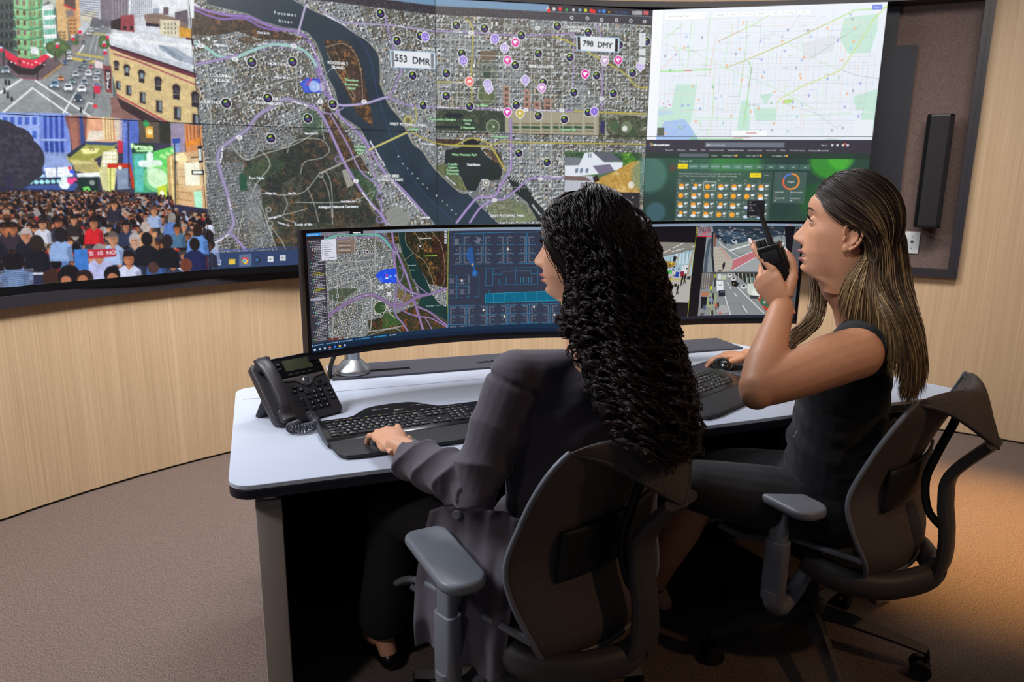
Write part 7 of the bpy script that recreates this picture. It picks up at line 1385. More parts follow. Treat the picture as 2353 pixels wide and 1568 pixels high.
def ear_mesh():
    """left/right symmetric ear in local frame: x outwards, y forward, z up, about 62 mm tall"""
    mb = MB(); mb.ell((.002, -.006, -.002), (.0055, .0135, .0235)); mb.ell((.004, .004, -.022), (.0055, .0085, .0105))
    hel = spline([(.004, .012, .004), (.008, .014, .018), (.011, .006, .029), (.013, -.008, .032), (.015, -.019, .024), (.015, -.024, .010), (.013, -.021, -.006), (.010, -.013, -.018), (.007, -.003, -.026)], 5); mb.tube(hel, .0036, 10)
    mb.tube(spline([(.007, -.006, .022), (.011, -.014, .010), (.011, -.013, -.004), (.009, -.004, -.014)], 5), .0032, 9); mb.ell((.004, .0105, -.004), (.0065, .0045, .0065))
    V, F = remesh(mb, .0011, 3, .5); c = np.exp(-(((V[:, 1] - .001) / .0085) ** 2 + ((V[:, 2] + .003) / .011) ** 2)) * (V[:, 0] > 0); V[:, 0] -= .0065 * c; return V, F
def hand_mesh(side, curls, thumb, spread=(8, 2, -4, -10), scale=1.0, voxel=.0016):
    """palm down along +y, back of hand +z, thumb towards +x*side. curls: 4 x (mcp, pip, dip) degrees. thumb: three points after the base. Returns V, F and fingertip frames"""
    mb = MB(); s = side
    mb.tube([(0, -.03, 0), (0, 0, 0), (s * .002, .03, .001), (s * .001, .065, .001), (0, .088, -.001)], [.024, .026, .034, .0405, .038], 22, flat=(.42, (0, 0, 1)))
    mb.ell((s * .018, .035, -.006), (.018, .03, .013)); mb.ell((-s * .022, .035, -.006), (.013, .034, .011))
    kx = (.029, .0098, -.0095, -.0275); ky = (.086, .091, .087, .078); L = ((.043, .026, .020), (.047, .030, .021), (.043, .028, .021), (.034, .021, .019)); R = ((.0088, .0080, .0072), (.0090, .0082, .0073), (.0085, .0077, .0069), (.0076, .0068, .0062)); tips = []
    for i in range(4):
        p = np.array([s * kx[i], ky[i], .002]); yaw = math.radians(spread[i]) * s; a = 0; P = [p - np.array([s * kx[i] * .25, .03, 0]), p.copy()]; RR = [.0105, .0098]; d = None
        for k in range(3):
            a += math.radians(curls[i][k]); d = np.array([math.sin(yaw) * math.cos(a), math.cos(yaw) * math.cos(a), -math.sin(a)]); q = p + d * L[i][k] * .5; P.append(q); RR.append(R[i][k]); p = p + d * L[i][k]; P.append(p.copy()); RR.append(R[i][k] * (1.04 if k < 2 else .80))
        mb.tube(P, RR, 14, flat=(.93, (0, 0, 1)) if abs(sum(curls[i])) < 60 else None); mb.ell(tuple(p), (R[i][2] * .84,) * 3, nu=12, nv=8); mb.ell(tuple(P[1]), (.0105, .011, .0095), nu=12, nv=8); tips.append((p, d, R[i][2]))
    tb = [np.array([s * .020, .018, -.006])] + [np.array([s * q[0], q[1], q[2]]) for q in thumb]; P = [tuple(x) for x in spline(tb, 3)]; RR = np.interp(np.linspace(0, 1, len(P)), [0, .35, .7, .9, 1], [.016, .0125, .0108, .0098, .0078]); mb.tube(P, RR, 14); mb.ell(P[-1], (.0078,) * 3, nu=12, nv=8); mb.ell(tuple(tb[1]), (.0135, .014, .013), nu=12, nv=8)
    d = np.array(P[-1]) - np.array(P[-3]); tips.append((np.array(P[-1]), d / np.linalg.norm(d), .0085))
    V, F = remesh(mb, voxel, 4, .55); return V * scale, F, [(p * scale, d, r * scale) for p, d, r in tips]
def nails(tips, M, up_hint, mt, parent, which=range(5), len_=.012):
    for k in which:
        p, d, r = tips[k]; n = np.array(up_hint[k]) if isinstance(up_hint, dict) else np.array(up_hint); n = n - d * (n @ d); n /= np.linalg.norm(n); w = np.cross(d, n)
        def f(u, v): a = (u - .5) * 1.9; return tuple(xf(M, [p + d * (-.007 + len_ * 1.25 * v) + w * math.sin(a) * r * (.92 - .35 * max(0, v - .6)) + n * (math.cos(a) * r * .92 + .0006)])[0])
        o = MB().grid(f, 9, 8).obj('fingernail', mt, parent); so = o.modifiers.new('t', 'SOLIDIFY'); so.thickness = .0006
def join(parts):
    """parts: list of (V, F, material index or array)"""
    V = []; F = []; MI = []; b = 0
    for v, f, mi in parts:
        V.append(np.asarray(v)); F += [tuple(i + b for i in q) for q in f]; b += len(v); MI += ([mi] * len(f) if np.isscalar(mi) else list(mi))
    return np.concatenate(V), F, MI
def skin_obj(name, parts, mats, parent, sharp=0):
    V, F, MI = join(parts); o = mesh_obj(name, V, F, mats[0], parent, sharp=sharp)
    for m in mats[1:]: o.data.materials.append(m)
    o.data.polygons.foreach_set('material_index', MI); return o
def face_extras(M, zs, parent, look, lash=True, sides=(-1, 1), closed=False):
    for s in sides:
        c = np.array([s * .0315, .0715, .001 * zs]); MB().ell(tuple(c), (.0121, .0121, .0121), nu=28, nv=18, M=M).obj('eyeball', M_eyew, parent, sharp=0); eb = COL.objects[-1]
        d = Vector((look[0], look[1], look[2])).normalized(); q = d.to_track_quat('Z', 'Y').to_matrix().to_4x4(); MB().lathe([(.0001, .01235), (.0064, .0105), (.0065, .0098)], 24, M=M @ Matrix.Translation(Vector(c)) @ q).obj('iris', M_iris, eb)
        la = MB()
        for k in range(22):
            t = -1 + 2 * k / 21; dx = t * .0128; up = .0056 - 30 * (dx + .0012) ** 2; z0 = .001 + up; y0 = .0715 + math.sqrt(max(0, .0134 ** 2 - dx * dx - up * up)); b_ = np.array([s * (.0315 + dx), y0, z0 * zs]); o_ = np.array([s * dx * .35, .0075, .0045 + .001 * abs(t)]); la.tube([tuple(b_), tuple(b_ + o_ * .5), tuple(b_ + o_ + np.array([0, 0, .003]))], [.00055, .0004, .00015], 4, M=M)
        la.tube([tuple(np.array([s * (.0315 + t * .0128), .0715 + math.sqrt(max(0, .0131 ** 2 - (t * .0128) ** 2 - (.0056 - 30 * (t * .0128 + .0012) ** 2) ** 2)), (.001 + .0056 - 30 * (t * .0128 + .0012) ** 2) * zs])) for t in np.linspace(-1, 1, 14)], .0007, 5, M=M); la.obj('eyelashes', M_lash, parent)
        br = MB(); rr = random.Random(5)
        for k in range(330):
            t = rr.random(); x = .0135 + .036 * t; z = .0215 + .0062 * math.sin(min(1, t * 1.25) * PI * .62) - .004 * max(0, t - .7) * 3 + rr.uniform(-.0022, .0022) * (1 - .75 * t); ty = .0945 - 6.2 * max(0, x - .012) ** 2 * 1.75
            y = ty + .0005; br.tube([(s * x, y, z * zs), (s * (x + .0045), y - .0012 - (x > .035) * .001, (z + .0012) * zs)], [.0006, .0002], 3, M=M)
        br.obj('eyebrow', M_brow, parent)
def onray(u, v, S, L, near=True):
    """point on the pixel ray at distance L from S"""
    d = ray(u, v); d = d / np.linalg.norm(d); o = ORG - np.array(S); b = o @ d; q = b * b - (o @ o - L * L)
    t = -b + (-1 if near else 1) * math.sqrt(max(q, 0)); return ORG + d * t
def hd(a): a = math.radians(a); return np.array([math.cos(a), math.sin(a), 0]), np.array([math.sin(a), -math.cos(a), 0])   # forward, right
def zface(F, zone): return [2 if (zone[list(f)] == 2).mean() > .5 else (1 if (zone[list(f)] == 1).mean() >= .5 else 0) for f in F]
def wrinkle(V, fn): V = V.copy(); return V + fn(V)
def strands(name, P, R, m, parent, k=4, col=None):
    """P (n,m,3) points, R (n,m) radii -> one mesh of thin tubes, col (n,m,3) vertex colours"""
    n, mm, _ = P.shape; T = np.gradient(P, axis=1); T /= np.linalg.norm(T, axis=2, keepdims=True) + 1e-9
    U = np.cross(T, np.array([.31, .83, .46])); U /= np.linalg.norm(U, axis=2, keepdims=True) + 1e-9; Wv = np.cross(T, U)
    a = np.arange(k) * 2 * PI / k; V = P[:, :, None] + R[:, :, None, None] * (U[:, :, None] * np.cos(a)[:, None] + Wv[:, :, None] * np.sin(a)[:, None]); V = V.reshape(-1, 3)
    i = np.arange(n)[:, None, None]; j = np.arange(mm - 1)[None, :, None]; q = np.arange(k)[None, None, :]; b = (i * mm + j) * k
    F = np.stack([b + q, b + (q + 1) % k, b + k + (q + 1) % k, b + k + q], -1).reshape(-1, 4)
    me = bpy.data.meshes.new(name); me.vertices.add(len(V)); me.vertices.foreach_set('co', V.astype(np.float32).ravel()); me.loops.add(F.size); me.loops.foreach_set('vertex_index', F.astype(np.int32).ravel()); me.polygons.add(len(F)); me.polygons.foreach_set('loop_start', np.arange(0, F.size, 4, dtype=np.int32)); me.polygons.foreach_set('loop_total', np.full(len(F), 4, np.int32)); me.update(); me.validate()
    if col is not None:
        at = me.color_attributes.new('strand', 'FLOAT_COLOR', 'POINT'); c = np.ones((len(V), 4), np.float32); c[:, :3] = np.repeat(col.reshape(-1, 3), k, 0); at.data.foreach_set('color', c.ravel())
    return _fin(name, me, m, parent, True, 0)
def hair_mat(name, rough=.38, spec=.5):
    m = bpy.data.materials.new(name); m.use_nodes = True; N = m.node_tree.nodes; p = N['Principled BSDF']; a = N.new('ShaderNodeVertexColor'); a.layer_name = 'strand'; m.node_tree.links.new(a.outputs[0], p.inputs['Base Color']); p.inputs['Roughness'].default_value = rough; p.inputs['Specular IOR Level'].default_value = spec; return m
rg = np.random.default_rng(12)
def outside(P, M, c, r, k=1.0):
    """push points that lie inside the skull ellipsoid out to its surface"""
    Mi = np.linalg.inv(np.array(M)); q = P @ Mi[:3, :3].T + Mi[:3, 3] - np.array(c); r = np.array(r) * k; n = np.linalg.norm(q / r, axis=-1, keepdims=True); q = np.where(n < 1, q / np.maximum(n, .2), q) + np.array(c); A = np.array(M); return q @ A[:3, :3].T + A[:3, 3]
SK1 = ((0, -.008, .012), (.083, .1035, .112)); SK2 = ((0, -.008, .010), (.080, .1025, .112))
def lin(c): return np.array(srgb(*c)[:3])

# ================= woman with curly hair (left)
w1 = thing('person', 'woman with long curly black hair and charcoal blazer typing on the left keyboard', 'person', (.06, 1.70, 0)); O1 = np.array([.06, 1.70, 0])
def L1(P): return np.asarray(P) - O1
f1, r1 = hd(108); S1L = np.array(atd(1188, 872, 1.62)); S1R = S1L + r1 * .335 + f1 * .0 + np.array([0, 0, -.005])
W1 = np.array(atz(909, 1023, .792)); E1_ = np.array(atd(1092, 1118, 1.65))
mid1 = (S1L + S1R) / 2; pel1 = np.array([.10, 1.665, .53]); ch1 = mid1 * .8 + pel1 * .2; ws1 = mid1 * .42 + pel1 * .58
H1M = frame((0, 0, 0), (-.925, .38, -.01)); nose1 = np.array(atd(1231, 602, 1.685)); o1 = nose1 - xf(H1M, [(0, .1125, -.041)])[0]; H1M = Matrix.Translation(Vector(o1)) @ H1M
nb1 = mid1 + np.array([0, 0, .035])
# skin: head, neck, torso core, arms, hand, legs in one mesh
b = MB(); limb(b, [pel1, ws1, ch1, mid1], [.11, .10, .105, .08], fl=None); limb(b, [nb1 + (0, 0, -.03), (nb1 * .4 + (o1 + xf(frame((0, 0, 0), (-.925, .38, 0)), [(0, -.02, -.09)])[0]) * .6), o1 + xf(frame((0, 0, 0), (-.925, .38, 0)), [(0, -.02, -.07)])[0]], [.058, .05, .052])
for S_ in (S1L, S1R): limb(b, [mid1, S_], [.06, .05])
limb(b, [S1L, (S1L + E1_) / 2, E1_], [.046, .044, .036]); limb(b, [E1_, (E1_ + W1) / 2, W1], [.037, .036, .027]); wr = np.array(DW(.80, .17, .80)); e1r = (S1R + wr) / 2 + np.array([.06, -.04, -.10]); limb(b, [S1R, e1r, wr], [.046, .038, .027])
fl1, rl1 = hd(128)
an = []
for sg, kn, ak in ((-1, atd(905, 1170, 2.02), (-.372, 1.955, .11)), (1, (.02, 2.12, .55), (-.12, 2.16, .11))):
    hp_ = pel1 + rl1 * .085 * sg; kn = np.array(kn); ak = np.array(ak); limb(b, [hp_, kn], [.075, .05]); limb(b, [kn, (kn * .55 + ak * .45), ak], [.048, .045, .030]); ft = ak + fl1 * .11 + np.array([0, 0, -.065]); limb(b, [ak, ak + fl1 * .04 + np.array([0, 0, -.035]), ft], [.031, .033, .022]); limb(b, [ak + (0, 0, -.02), ak - fl1 * .03 + np.array([0, 0, -.06])], [.03, .026]); an.append((ak, ft))
Vb, Fb = remesh(b, .005, 6); V_h, F_h, z_h = head_mesh(1.02, .84, .0); V_h = xf(H1M, V_h)
Ve, Fe = ear_mesh(); ears = []
for s_ in (-1, 1): e = Ve.copy(); e[:, 0] = e[:, 0] * s_ + s_ * .0705; e[:, 1] -= .012; e[:, 2] -= .010; ears.append((xf(H1M, e), Fe, 0))
def handM(wrist, tipdir, back): return frame(wrist, tipdir, back)
hdir = np.array(atz(856, 958, .785)) - W1; HM1 = frame(W1 + np.array([0, 0, -.004]), tuple(hdir + np.array([0, 0, .016])), (0, -.1, 1))
Vh1, Fh1, tp1 = hand_mesh(1, ((12, 32, 18), (16, 36, 20), (18, 36, 20), (20, 32, 18)), ((.040, .045, -.012), (.048, .072, -.020), (.046, .094, -.030)), (12, 4, -5, -15), 1.06)
WR = np.array(wr); HR = frame(wr, (-.1, .95, -.02), (0, 0, 1)); Vh2, Fh2, tp2 = hand_mesh(-1, ((30, 40, 18),) * 4, ((.040, .045, -.012), (.048, .072, -.020), (.046, .094, -.030)), voxel=.0025)
skin_obj('body', [(L1(Vb), Fb, 0), (L1(V_h), F_h, zface(F_h, z_h)), (L1(xf(HM1, Vh1)), Fh1, 0), (L1(xf(HR, Vh2)), Fh2, 0)] + [(L1(e[0]), e[1], 0) for e in ears], [M_skin1, M_lip1, M_mouth], w1)
T1 = Matrix.Translation(Vector(-O1)); face_extras(T1 @ H1M, 1.02, w1, (0, 1, -.08)); nails(tp1, T1 @ HM1, (0, .2, 1), mat('natural_nail', srgb(222, 170, 150), .25, coat=.4), w1)
# blazer
M_but = mat('grey_buttons', srgb(120, 122, 134), .3, coat=.3)
b = MB(); UPZ = np.array([0, 0, 1.0])
def tor(b, c, f, r, hw, hd_, hz): b.add(*(lambda q: (q.V, q.F))(MB().ell((0, 0, 0), (hw, hd_, hz), nu=24, nv=14, M=Matrix(((r[0], f[0], 0, c[0]), (r[1], f[1], 0, c[1]), (0, 0, 1, c[2]), (0, 0, 0, 1))))))
tor(b, mid1 + (0, 0, -.02), f1, r1, .165, .085, .075); tor(b, ch1, f1, r1, .165, .115, .14); tor(b, ws1, f1, r1, .150, .115, .16); tor(b, pel1 + (0, 0, .05), fl1, rl1, .185, .150, .12)
for q in (.25, .5, .75): tor(b, ch1 * q + ws1 * (1 - q), f1, r1, .155, .112, .12)
limb(b, [S1L + r1 * .05, S1L + (0, 0, .004)], [.062, .062]); limb(b, [S1R - r1 * .05, S1R + (0, 0, .004)], [.062, .062]); limb(b, [mid1 + (0, 0, .0), S1L + (0, 0, .01)], [.06, .055]); limb(b, [mid1, S1R + (0, 0, .01)], [.06, .055])
cuf = E1_ + (W1 - E1_) * .87
limb(b, [S1L, S1L * .55 + E1_ * .45, E1_, ], [.066, .065, .060]); limb(b, [E1_, E1_ * .5 + cuf * .5 + (0, 0, -.006), cuf + (0, 0, -.016)], [.060, .057, .049], caps=False); b.ell(tuple(E1_), (.06,) * 3)
limb(b, [S1R, e1r, wr * .9 + e1r * .1], [.064, .058, .044])
limb(b, [nb1 + (0, 0, -.03), nb1 + (0, 0, .012)], [.075, .058], caps=False)
Vj, Fj = remesh(b, .0048, 5)
ax_u = (E1_ - S1L) / np.linalg.norm(E1_ - S1L); ax_f = (cuf - E1_) / np.linalg.norm(cuf - E1_)
def jw(V):
    t1 = (V - S1L) @ ax_u; t2 = (V - E1_) @ ax_f; Lu = np.linalg.norm(E1_ - S1L); Lf = np.linalg.norm(cuf - E1_)
    d1 = np.linalg.norm(V - (S1L + np.clip(t1, 0, Lu)[:, None] * ax_u), axis=1); d2 = np.linalg.norm(V - (E1_ + np.clip(t2, 0, Lf)[:, None] * ax_f), axis=1)
    m1 = np.exp(-np.clip(d1 - .07, 0, None) / .01) * (d1 <= d2 + .02); m2 = np.exp(-np.clip(d2 - .06, 0, None) / .01) * (d2 < d1)
    a = V[:, 0] * 31 + V[:, 1] * 17; fold = lambda x: 1 - 2 * np.abs(np.sin(x * .5)) ** .7; w = .0062 * fold(t1 / .014 + np.sin(a * .9) * 1.4 + V[:, 0] * 34) * m1 * np.clip((t1 - .03) / .05, 0, 1) * (.35 + .9 * np.clip((t1 - .12) / .1, 0, 1)) + .0060 * fold(t2 / .0135 + np.sin(V[:, 2] * 48) * 1.6 + V[:, 1] * 26) * m2
    seam = -.007 * np.exp(-((t1 - .005) / .007) ** 2) * m1 * (d1 > .05)
    c1 = S1L + np.clip(t1, 0, Lu)[:, None] * ax_u; c2 = E1_ + np.clip(t2, 0, Lf)[:, None] * ax_f; n = np.where((d2 < d1)[:, None], V - c2, V - c1); n /= np.linalg.norm(n, axis=1, keepdims=True) + 1e-9
    tors = .004 * np.sin(V[:, 2] * 60 + np.sin(V[:, 0] * 22) * 2.2) * (1 - np.clip(m1 + m2, 0, 1)); cc = V - np.array([ws1[0], ws1[1], 0]); cc[:, 2] = 0; cc /= np.linalg.norm(cc, axis=1, keepdims=True) + 1e-9
    return n * (w + seam)[:, None] + cc * tors[:, None]
Vj = Vj + jw(Vj); mesh_obj('blazer', L1(Vj), Fj, M_blazer, w1, sharp=0)
# cuff edge, buttons, collar
for k in range(4):
    c = np.array(atd(930 + k * 9, 1110 + k * 5.6, 1.0)) - ORG; c = ORG + c * 1.0; d = ray(932 + k * 8, 1108 + k * 6)
    # drop the button onto the sleeve: march along the ray to the cuff cylinder
    best = None
    for t in np.linspace(1.3, 1.9, 400):
        p = ORG + d * t; tt = (p - E1_) @ ax_f; dd = np.linalg.norm(p - (E1_ + ax_f * tt))
        if dd < .0585: best = p; nrm = (p - (E1_ + ax_f * tt)) / dd; break
    if best is not None: MB().lathe([(.0001, .002), (.0032, .0022), (.0048, .0012), (.005, 0)], 14, M=Matrix.Translation(Vector(L1(best + nrm * .001))) @ Vector(nrm).to_track_quat('Z', 'Y').to_matrix().to_4x4()).obj('sleeve_button', M_but, w1)
# hanging jacket tails over the left side of the seat
rows = [[(992, 1170, 1.83), (1050, 1162, 1.79), (1110, 1165, 1.72), (1165, 1180, 1.63), (1215, 1200, 1.60)], [(972, 1250, 1.84), (1035, 1255, 1.79), (1095, 1265, 1.72), (1150, 1280, 1.64), (1195, 1300, 1.62)], [(960, 1340, 1.81), (1015, 1350, 1.76), (1078, 1375, 1.68), (1130, 1395, 1.655), (1175, 1410, 1.63)], [(957, 1420, 1.75), (1005, 1440, 1.72), (1070, 1470, 1.68), (1120, 1480, 1.66), (1165, 1490, 1.63)], [(958, 1478, 1.75), (1010, 1500, 1.72), (1075, 1535, 1.68), (1125, 1560, 1.66), (1168, 1545, 1.64)]]
G = np.array([[np.array(atd(*p)) for p in r] for r in rows])
def drp(u, v):
    a = v * 4; i = min(int(a), 3); t = a - i; r = [G[i][j] * (1 - t) + G[i + 1][j] * t for j in range(5)]; c = spline(r, 8); k = u * (len(c) - 1); q = min(int(k), len(c) - 2); p = c[q] * (1 - (k - q)) + c[q + 1] * (k - q)
    return tuple(L1(p) + np.array([-.25, -.9, 0]) * (.014 * v * math.sin(u * 15 + v * 2.5) + .006 * math.sin(u * 31 + 1)))
o = MB().grid(drp, 60, 40).obj('blazer_tail', M_blazer, w1, sharp=0); so = o.modifiers.new('t', 'SOLIDIFY'); so.thickness = .003
MB().lathe([(.003, .003), (.0085, .004), (.0115, .0015), (.0115, 0)], 22, M=Matrix.Translation(Vector(L1(atd(1049, 1184, 1.765)))) @ Vector((-.25, -.95, .25)).to_track_quat('Z', 'Y').to_matrix().to_4x4()).obj('jacket_button', M_but, w1)
# trousers and shoes
b = MB(); tor(b, pel1 + (0, 0, -.0), fl1, rl1, .17, .13, .085)
for sg, (ak, ft), kn in ((-1, an[0], atd(905, 1170, 2.02)), (1, an[1], (.02, 2.12, .55))):
    kn = np.array(kn); hp_ = pel1 + rl1 * .085 * sg; limb(b, [hp_, hp_ * .5 + kn * .5 + (0, 0, .01), kn], [.092, .085, .068]); limb(b, [kn, kn * .45 + ak * .55, ak + (0, 0, .055)], [.066, .07, .075])
Vt, Ft = remesh(b, .006, 5); mesh_obj('trousers', L1(Vt), Ft, M_trou, w1, sharp=0)
for ak, ft in an:
    b = MB(); t_ = ft + fl1 * .05; limb(b, [ak - fl1 * .035 + np.array([0, 0, -.075]), ak + fl1 * .03 + np.array([0, 0, -.078]), ft + np.array([0, 0, -.006]), t_ + np.array([0, 0, -.012])], [.03, .026, .034, .014]); V_, F_ = remesh(b, .004, 3); V_[:, 2] = np.maximum(V_[:, 2], .004); mesh_obj('shoe', L1(V_), F_, M_shoe, w1, sharp=0)
# curly hair
LT = [(440, 1345), (446, 1320), (460, 1290), (480, 1266), (500, 1252), (540, 1264), (570, 1292), (600, 1308), (650, 1306), (700, 1300), (740, 1296), (780, 1308), (850, 1322), (900, 1335), (950, 1355), (1000, 1378), (1050, 1430), (1078, 1500)]
RT = [(440, 1390), (446, 1415), (460, 1445), (500, 1488), (560, 1512), (640, 1530), (720, 1545), (800, 1560), (880, 1578), (960, 1590), (1010, 1588), (1050, 1570), (1078, 1540)]
BD = [(440, 1.66), (455, 1.61), (480, 1.575), (520, 1.548), (600, 1.53), (700, 1.53), (780, 1.515), (860, 1.485), (950, 1.455), (1078, 1.435)]
def pxw(U, Vv, D): 
    d = FWD[None] + RGT[None] * ((U - 1176.5) / F_PX)[:, None] - UPV[None] * ((Vv - 784) / F_PX)[:, None]; return ORG + d * D[:, None]
n1, m1 = 3360, 110; NC = 7; PP = np.empty((n1, m1, 3)); RRd = np.empty((n1, m1)); CC = np.empty((n1, m1, 3))
for i in range(n1):
    if i % NC == 0:
        a = rg.beta(.8, .8); lay = rg.random() ** 1.5; vy0 = 443 + 8 * lay + (rg.random() < .3) * rg.uniform(0, 130); vy1 = 1045 + rg.normal(0, 22) if a > .42 else 690 + (a / .42) ** .8 * 350 + rg.normal(0, 45); vy1 = min(max(vy1, vy0 + 120), 1085)
        if a < .05: vy1 = rg.uniform(690, 800)
        fly = rg.random() < .07
        r_ = rg.uniform(.35, 1.45); pit = rg.uniform(.022, .055); phs = rg.uniform(0, 2 * PI); sg = rg.choice([-1, 1]); w1_, w2_ = rg.uniform(2, 5), rg.uniform(0, 6); dj = .008 * rg.normal()
    t = np.linspace(0, 1, m1); v = vy0 + (vy1 - vy0) * t; Lx = np.interp(v, *zip(*LT)); Rx = np.interp(v, *zip(*RT)); aa = a + rg.normal(0, .006) + .05 * np.sin(t * w1_ + w2_) * t; aa = np.clip(aa, -.015, 1.02)
    u = Lx + (Rx - Lx) * aa; k_ = np.interp(v, [440, 520, 700, 1000], [.10, .08, .10, .07]); dd = np.interp(v, *zip(*BD)) + k_ * (2 * np.clip(a, 0, 1) - .95) ** 2 * np.where(a < .5, .9, .8) + .05 * lay + dj + .0025 * rg.normal()
    c = pxw(u, v, dd); s_arc = t * (vy1 - vy0) / 1712 * 1.55; rad = (1 + .9 * fly) * (.0015 + .0115 * np.clip(t * 1.6, 0, 1)) * r_ * rg.uniform(.85, 1.15); th = phs + rg.normal(0, .28) + sg * 2 * PI * s_arc / pit + 1.1 * np.sin(s_arc * 38 + phs)
    c = outside(c, H1M, SK1[0], SK1[1], 1.0 + .10 * rg.random()); PP[i] = c + rad[:, None] * (np.cos(th)[:, None] * RGT + np.sin(th)[:, None] * (FWD * .9)) + (rad * .35 * np.sin(th * 2))[:, None] * UPV
    dq = (PP[i] - ORG) @ FWD; uu = 1176.5 + F_PX * ((PP[i] - ORG) @ RGT) / dq; vv = 784 - F_PX * ((PP[i] - ORG) @ UPV) / dq; lim = np.interp(vv, *zip(*LT)) - 4 + rg.normal(0, 3); sh_ = np.where(vv < 720, np.clip(lim - uu, 0, None), 0) / F_PX * dq; PP[i] += sh_[:, None] * RGT - (sh_ * .25)[:, None] * FWD
    RRd[i] = .0009 * rg.uniform(.7, 1.35) * np.clip((1 - t) * 12, .25, 1) * np.clip(t * 10 + .5, 0, 1); cb = lin((40, 28, 26)) * rg.uniform(.6, 1.5); CC[i] = cb * (1 + .9 * np.clip(t - .6, 0, 1))[:, None] * (1 + np.array([.25, .03, 0]) * np.clip(t - .6, 0, 1)[:, None])
hair1 = strands('hair', L1(PP.reshape(-1, 3)).reshape(PP.shape), RRd, hair_mat('curly_black_hair', .36, .45), w1, 4, CC)
b = MB(); lo = lambda u, v, d: np.array(atd(u, v, d))
b.ell(SK1[0], tuple(np.array(SK1[1]) * .975), M=H1M, nu=36, nv=22)
for q in ([(1400, 560, 1.64), (1425, 680, 1.62), (1440, 800, 1.60), (1460, 900, 1.545), (1480, 980, 1.50), (1490, 1035, 1.475)], [(1350, 620, 1.64), (1360, 720, 1.62), (1380, 820, 1.58), (1410, 920, 1.52)], [(1480, 620, 1.66), (1500, 740, 1.64), (1520, 860, 1.58), (1540, 970, 1.52)]): limb(b, [lo(*p) for p in q], [.05, .052, .05, .045, .036, .026][:len(q)])
Vc, Fc = remesh(b, .006, 6)
def scalp(V, F, M):
    loc = np.linalg.inv(np.array(M)); q_ = V @ loc[:3, :3].T + loc[:3, 3]; keep = ~((q_[:, 1] > -.035) & (q_[:, 2] < .012)) & ~((q_[:, 1] > .040) & (q_[:, 2] < .078 - 1.0 * np.clip(np.abs(q_[:, 0]) - .035, 0, 1))) & ~((q_[:, 1] > .004) & (q_[:, 2] < .050) & (np.abs(q_[:, 0]) > .03)) & ~((q_[:, 1] > .0) & (q_[:, 2] < .0)); return [f for f in F if keep[list(f)].all()]
MB().add([tuple(p) for p in L1(Vc)], scalp(Vc, Fc, H1M)).obj('hair_mass', mat('black_hair_mass', srgb(14, 11, 12), .7), w1, sharp=0)
# fine front hairs over the temple
n_, m_ = 240, 26; P_ = np.empty((n_, m_, 3)); C_ = np.empty((n_, m_, 3))
for i in range(n_):
    q = rg.random(); k0 = (1338 - q * 40 + rg.normal(0, 4), 447 + q * 22, 1.64); k1 = (1262 + q * 10 + rg.normal(0, 5), 500 + rg.normal(0, 8) + 20 * q, 1.615); k2 = (1282 + rg.normal(0, 10), 566 + rg.normal(0, 14), 1.60); k3 = (1310 + rg.normal(0, 8), 630 + rg.normal(0, 20), 1.585)
    c = outside(np.array(spline([np.array(atd(*k)) for k in (k0, k1, k2, k3)], 9))[:m_], H1M, SK1[0], SK1[1], 1.02); P_[i] = c + rg.normal(0, .0008, 3) + .003 * np.sin(np.linspace(0, 9, m_) + rg.uniform(0, 6))[:, None] * RGT; C_[i] = lin((40, 30, 28)) * rg.uniform(.7, 1.5)
strands('front_hair', L1(P_.reshape(-1, 3)).reshape(P_.shape), np.full((n_, m_), .0009), MATS.get('x') or hair_mat('front_hair_black', .36), w1, 4, C_)
MB().tube(spline([L1(atd(1306, 722, 1.60)), L1(atd(1309, 730, 1.60)), L1(atd(1304, 737, 1.60)), L1(atd(1300, 730, 1.60))], 5), .0012, 6).obj('earring', mat('gold', srgb(230, 180, 90), .25, 1.0), w1)

# ================= woman in the black dress (right)
w2 = thing('person', 'woman with highlighted long hair in a black dress speaking into a hand radio', 'person', (.92, 2.0, 0)); O2 = np.array([.92, 2.0, 0])
def L2(P): return np.asarray(P) - O2
f2, r2 = hd(150); S2L = np.array(atd(1968, 812, 1.72)); S2R = S2L + r2 * .32 + np.array([0, 0, -.01]); E2_ = np.array(atd(1742, 893, 1.64)); W2 = np.array(atd(1797, 705, 1.775)); mid2 = (S2L + S2R) / 2
pel2 = np.array([.90, 1.97, .54]); ws2 = pel2 * .52 + mid2 * .48 + f2 * .015; ch2 = mid2 * .78 + pel2 * .22 + f2 * .02
ZS2 = 1.09; H2R = frame((0, 0, 0), (-.885, .455, .09), (.05, 0, 1)); nose2 = np.array(atd(1825, 545, 1.875)); SC2 = 1.04; o2 = nose2 - xf(H2R, [(0, .1135 * SC2, -.041 * ZS2)])[0]; H2M = Matrix.Translation(Vector(o2)) @ H2R @ Matrix.Scale(SC2, 4)
nb2 = mid2 + np.array([0, 0, .05]) - f2 * .01; hb = xf(H2M, [(0, -.02, -.085)])[0]; hb2 = xf(H2M, [(0, -.005, -.125)])[0]
WR2 = np.array(atd(1712, 846, 2.60)); WR2 = np.array(DW(1.752, .497, .792)); ER2 = (S2R + WR2) / 2 + np.array([.10, -.06, -.10])
b = MB(); limb(b, [pel2, ws2, ch2, mid2], [.10, .09, .09, .07]); limb(b, [nb2 + (0, 0, -.05), nb2 * .5 + hb2 * .5, hb2, hb], [.066, .056, .052, .05])
for S_ in (S2L, S2R): limb(b, [mid2 + (0, 0, .015), S_], [.06, .055])
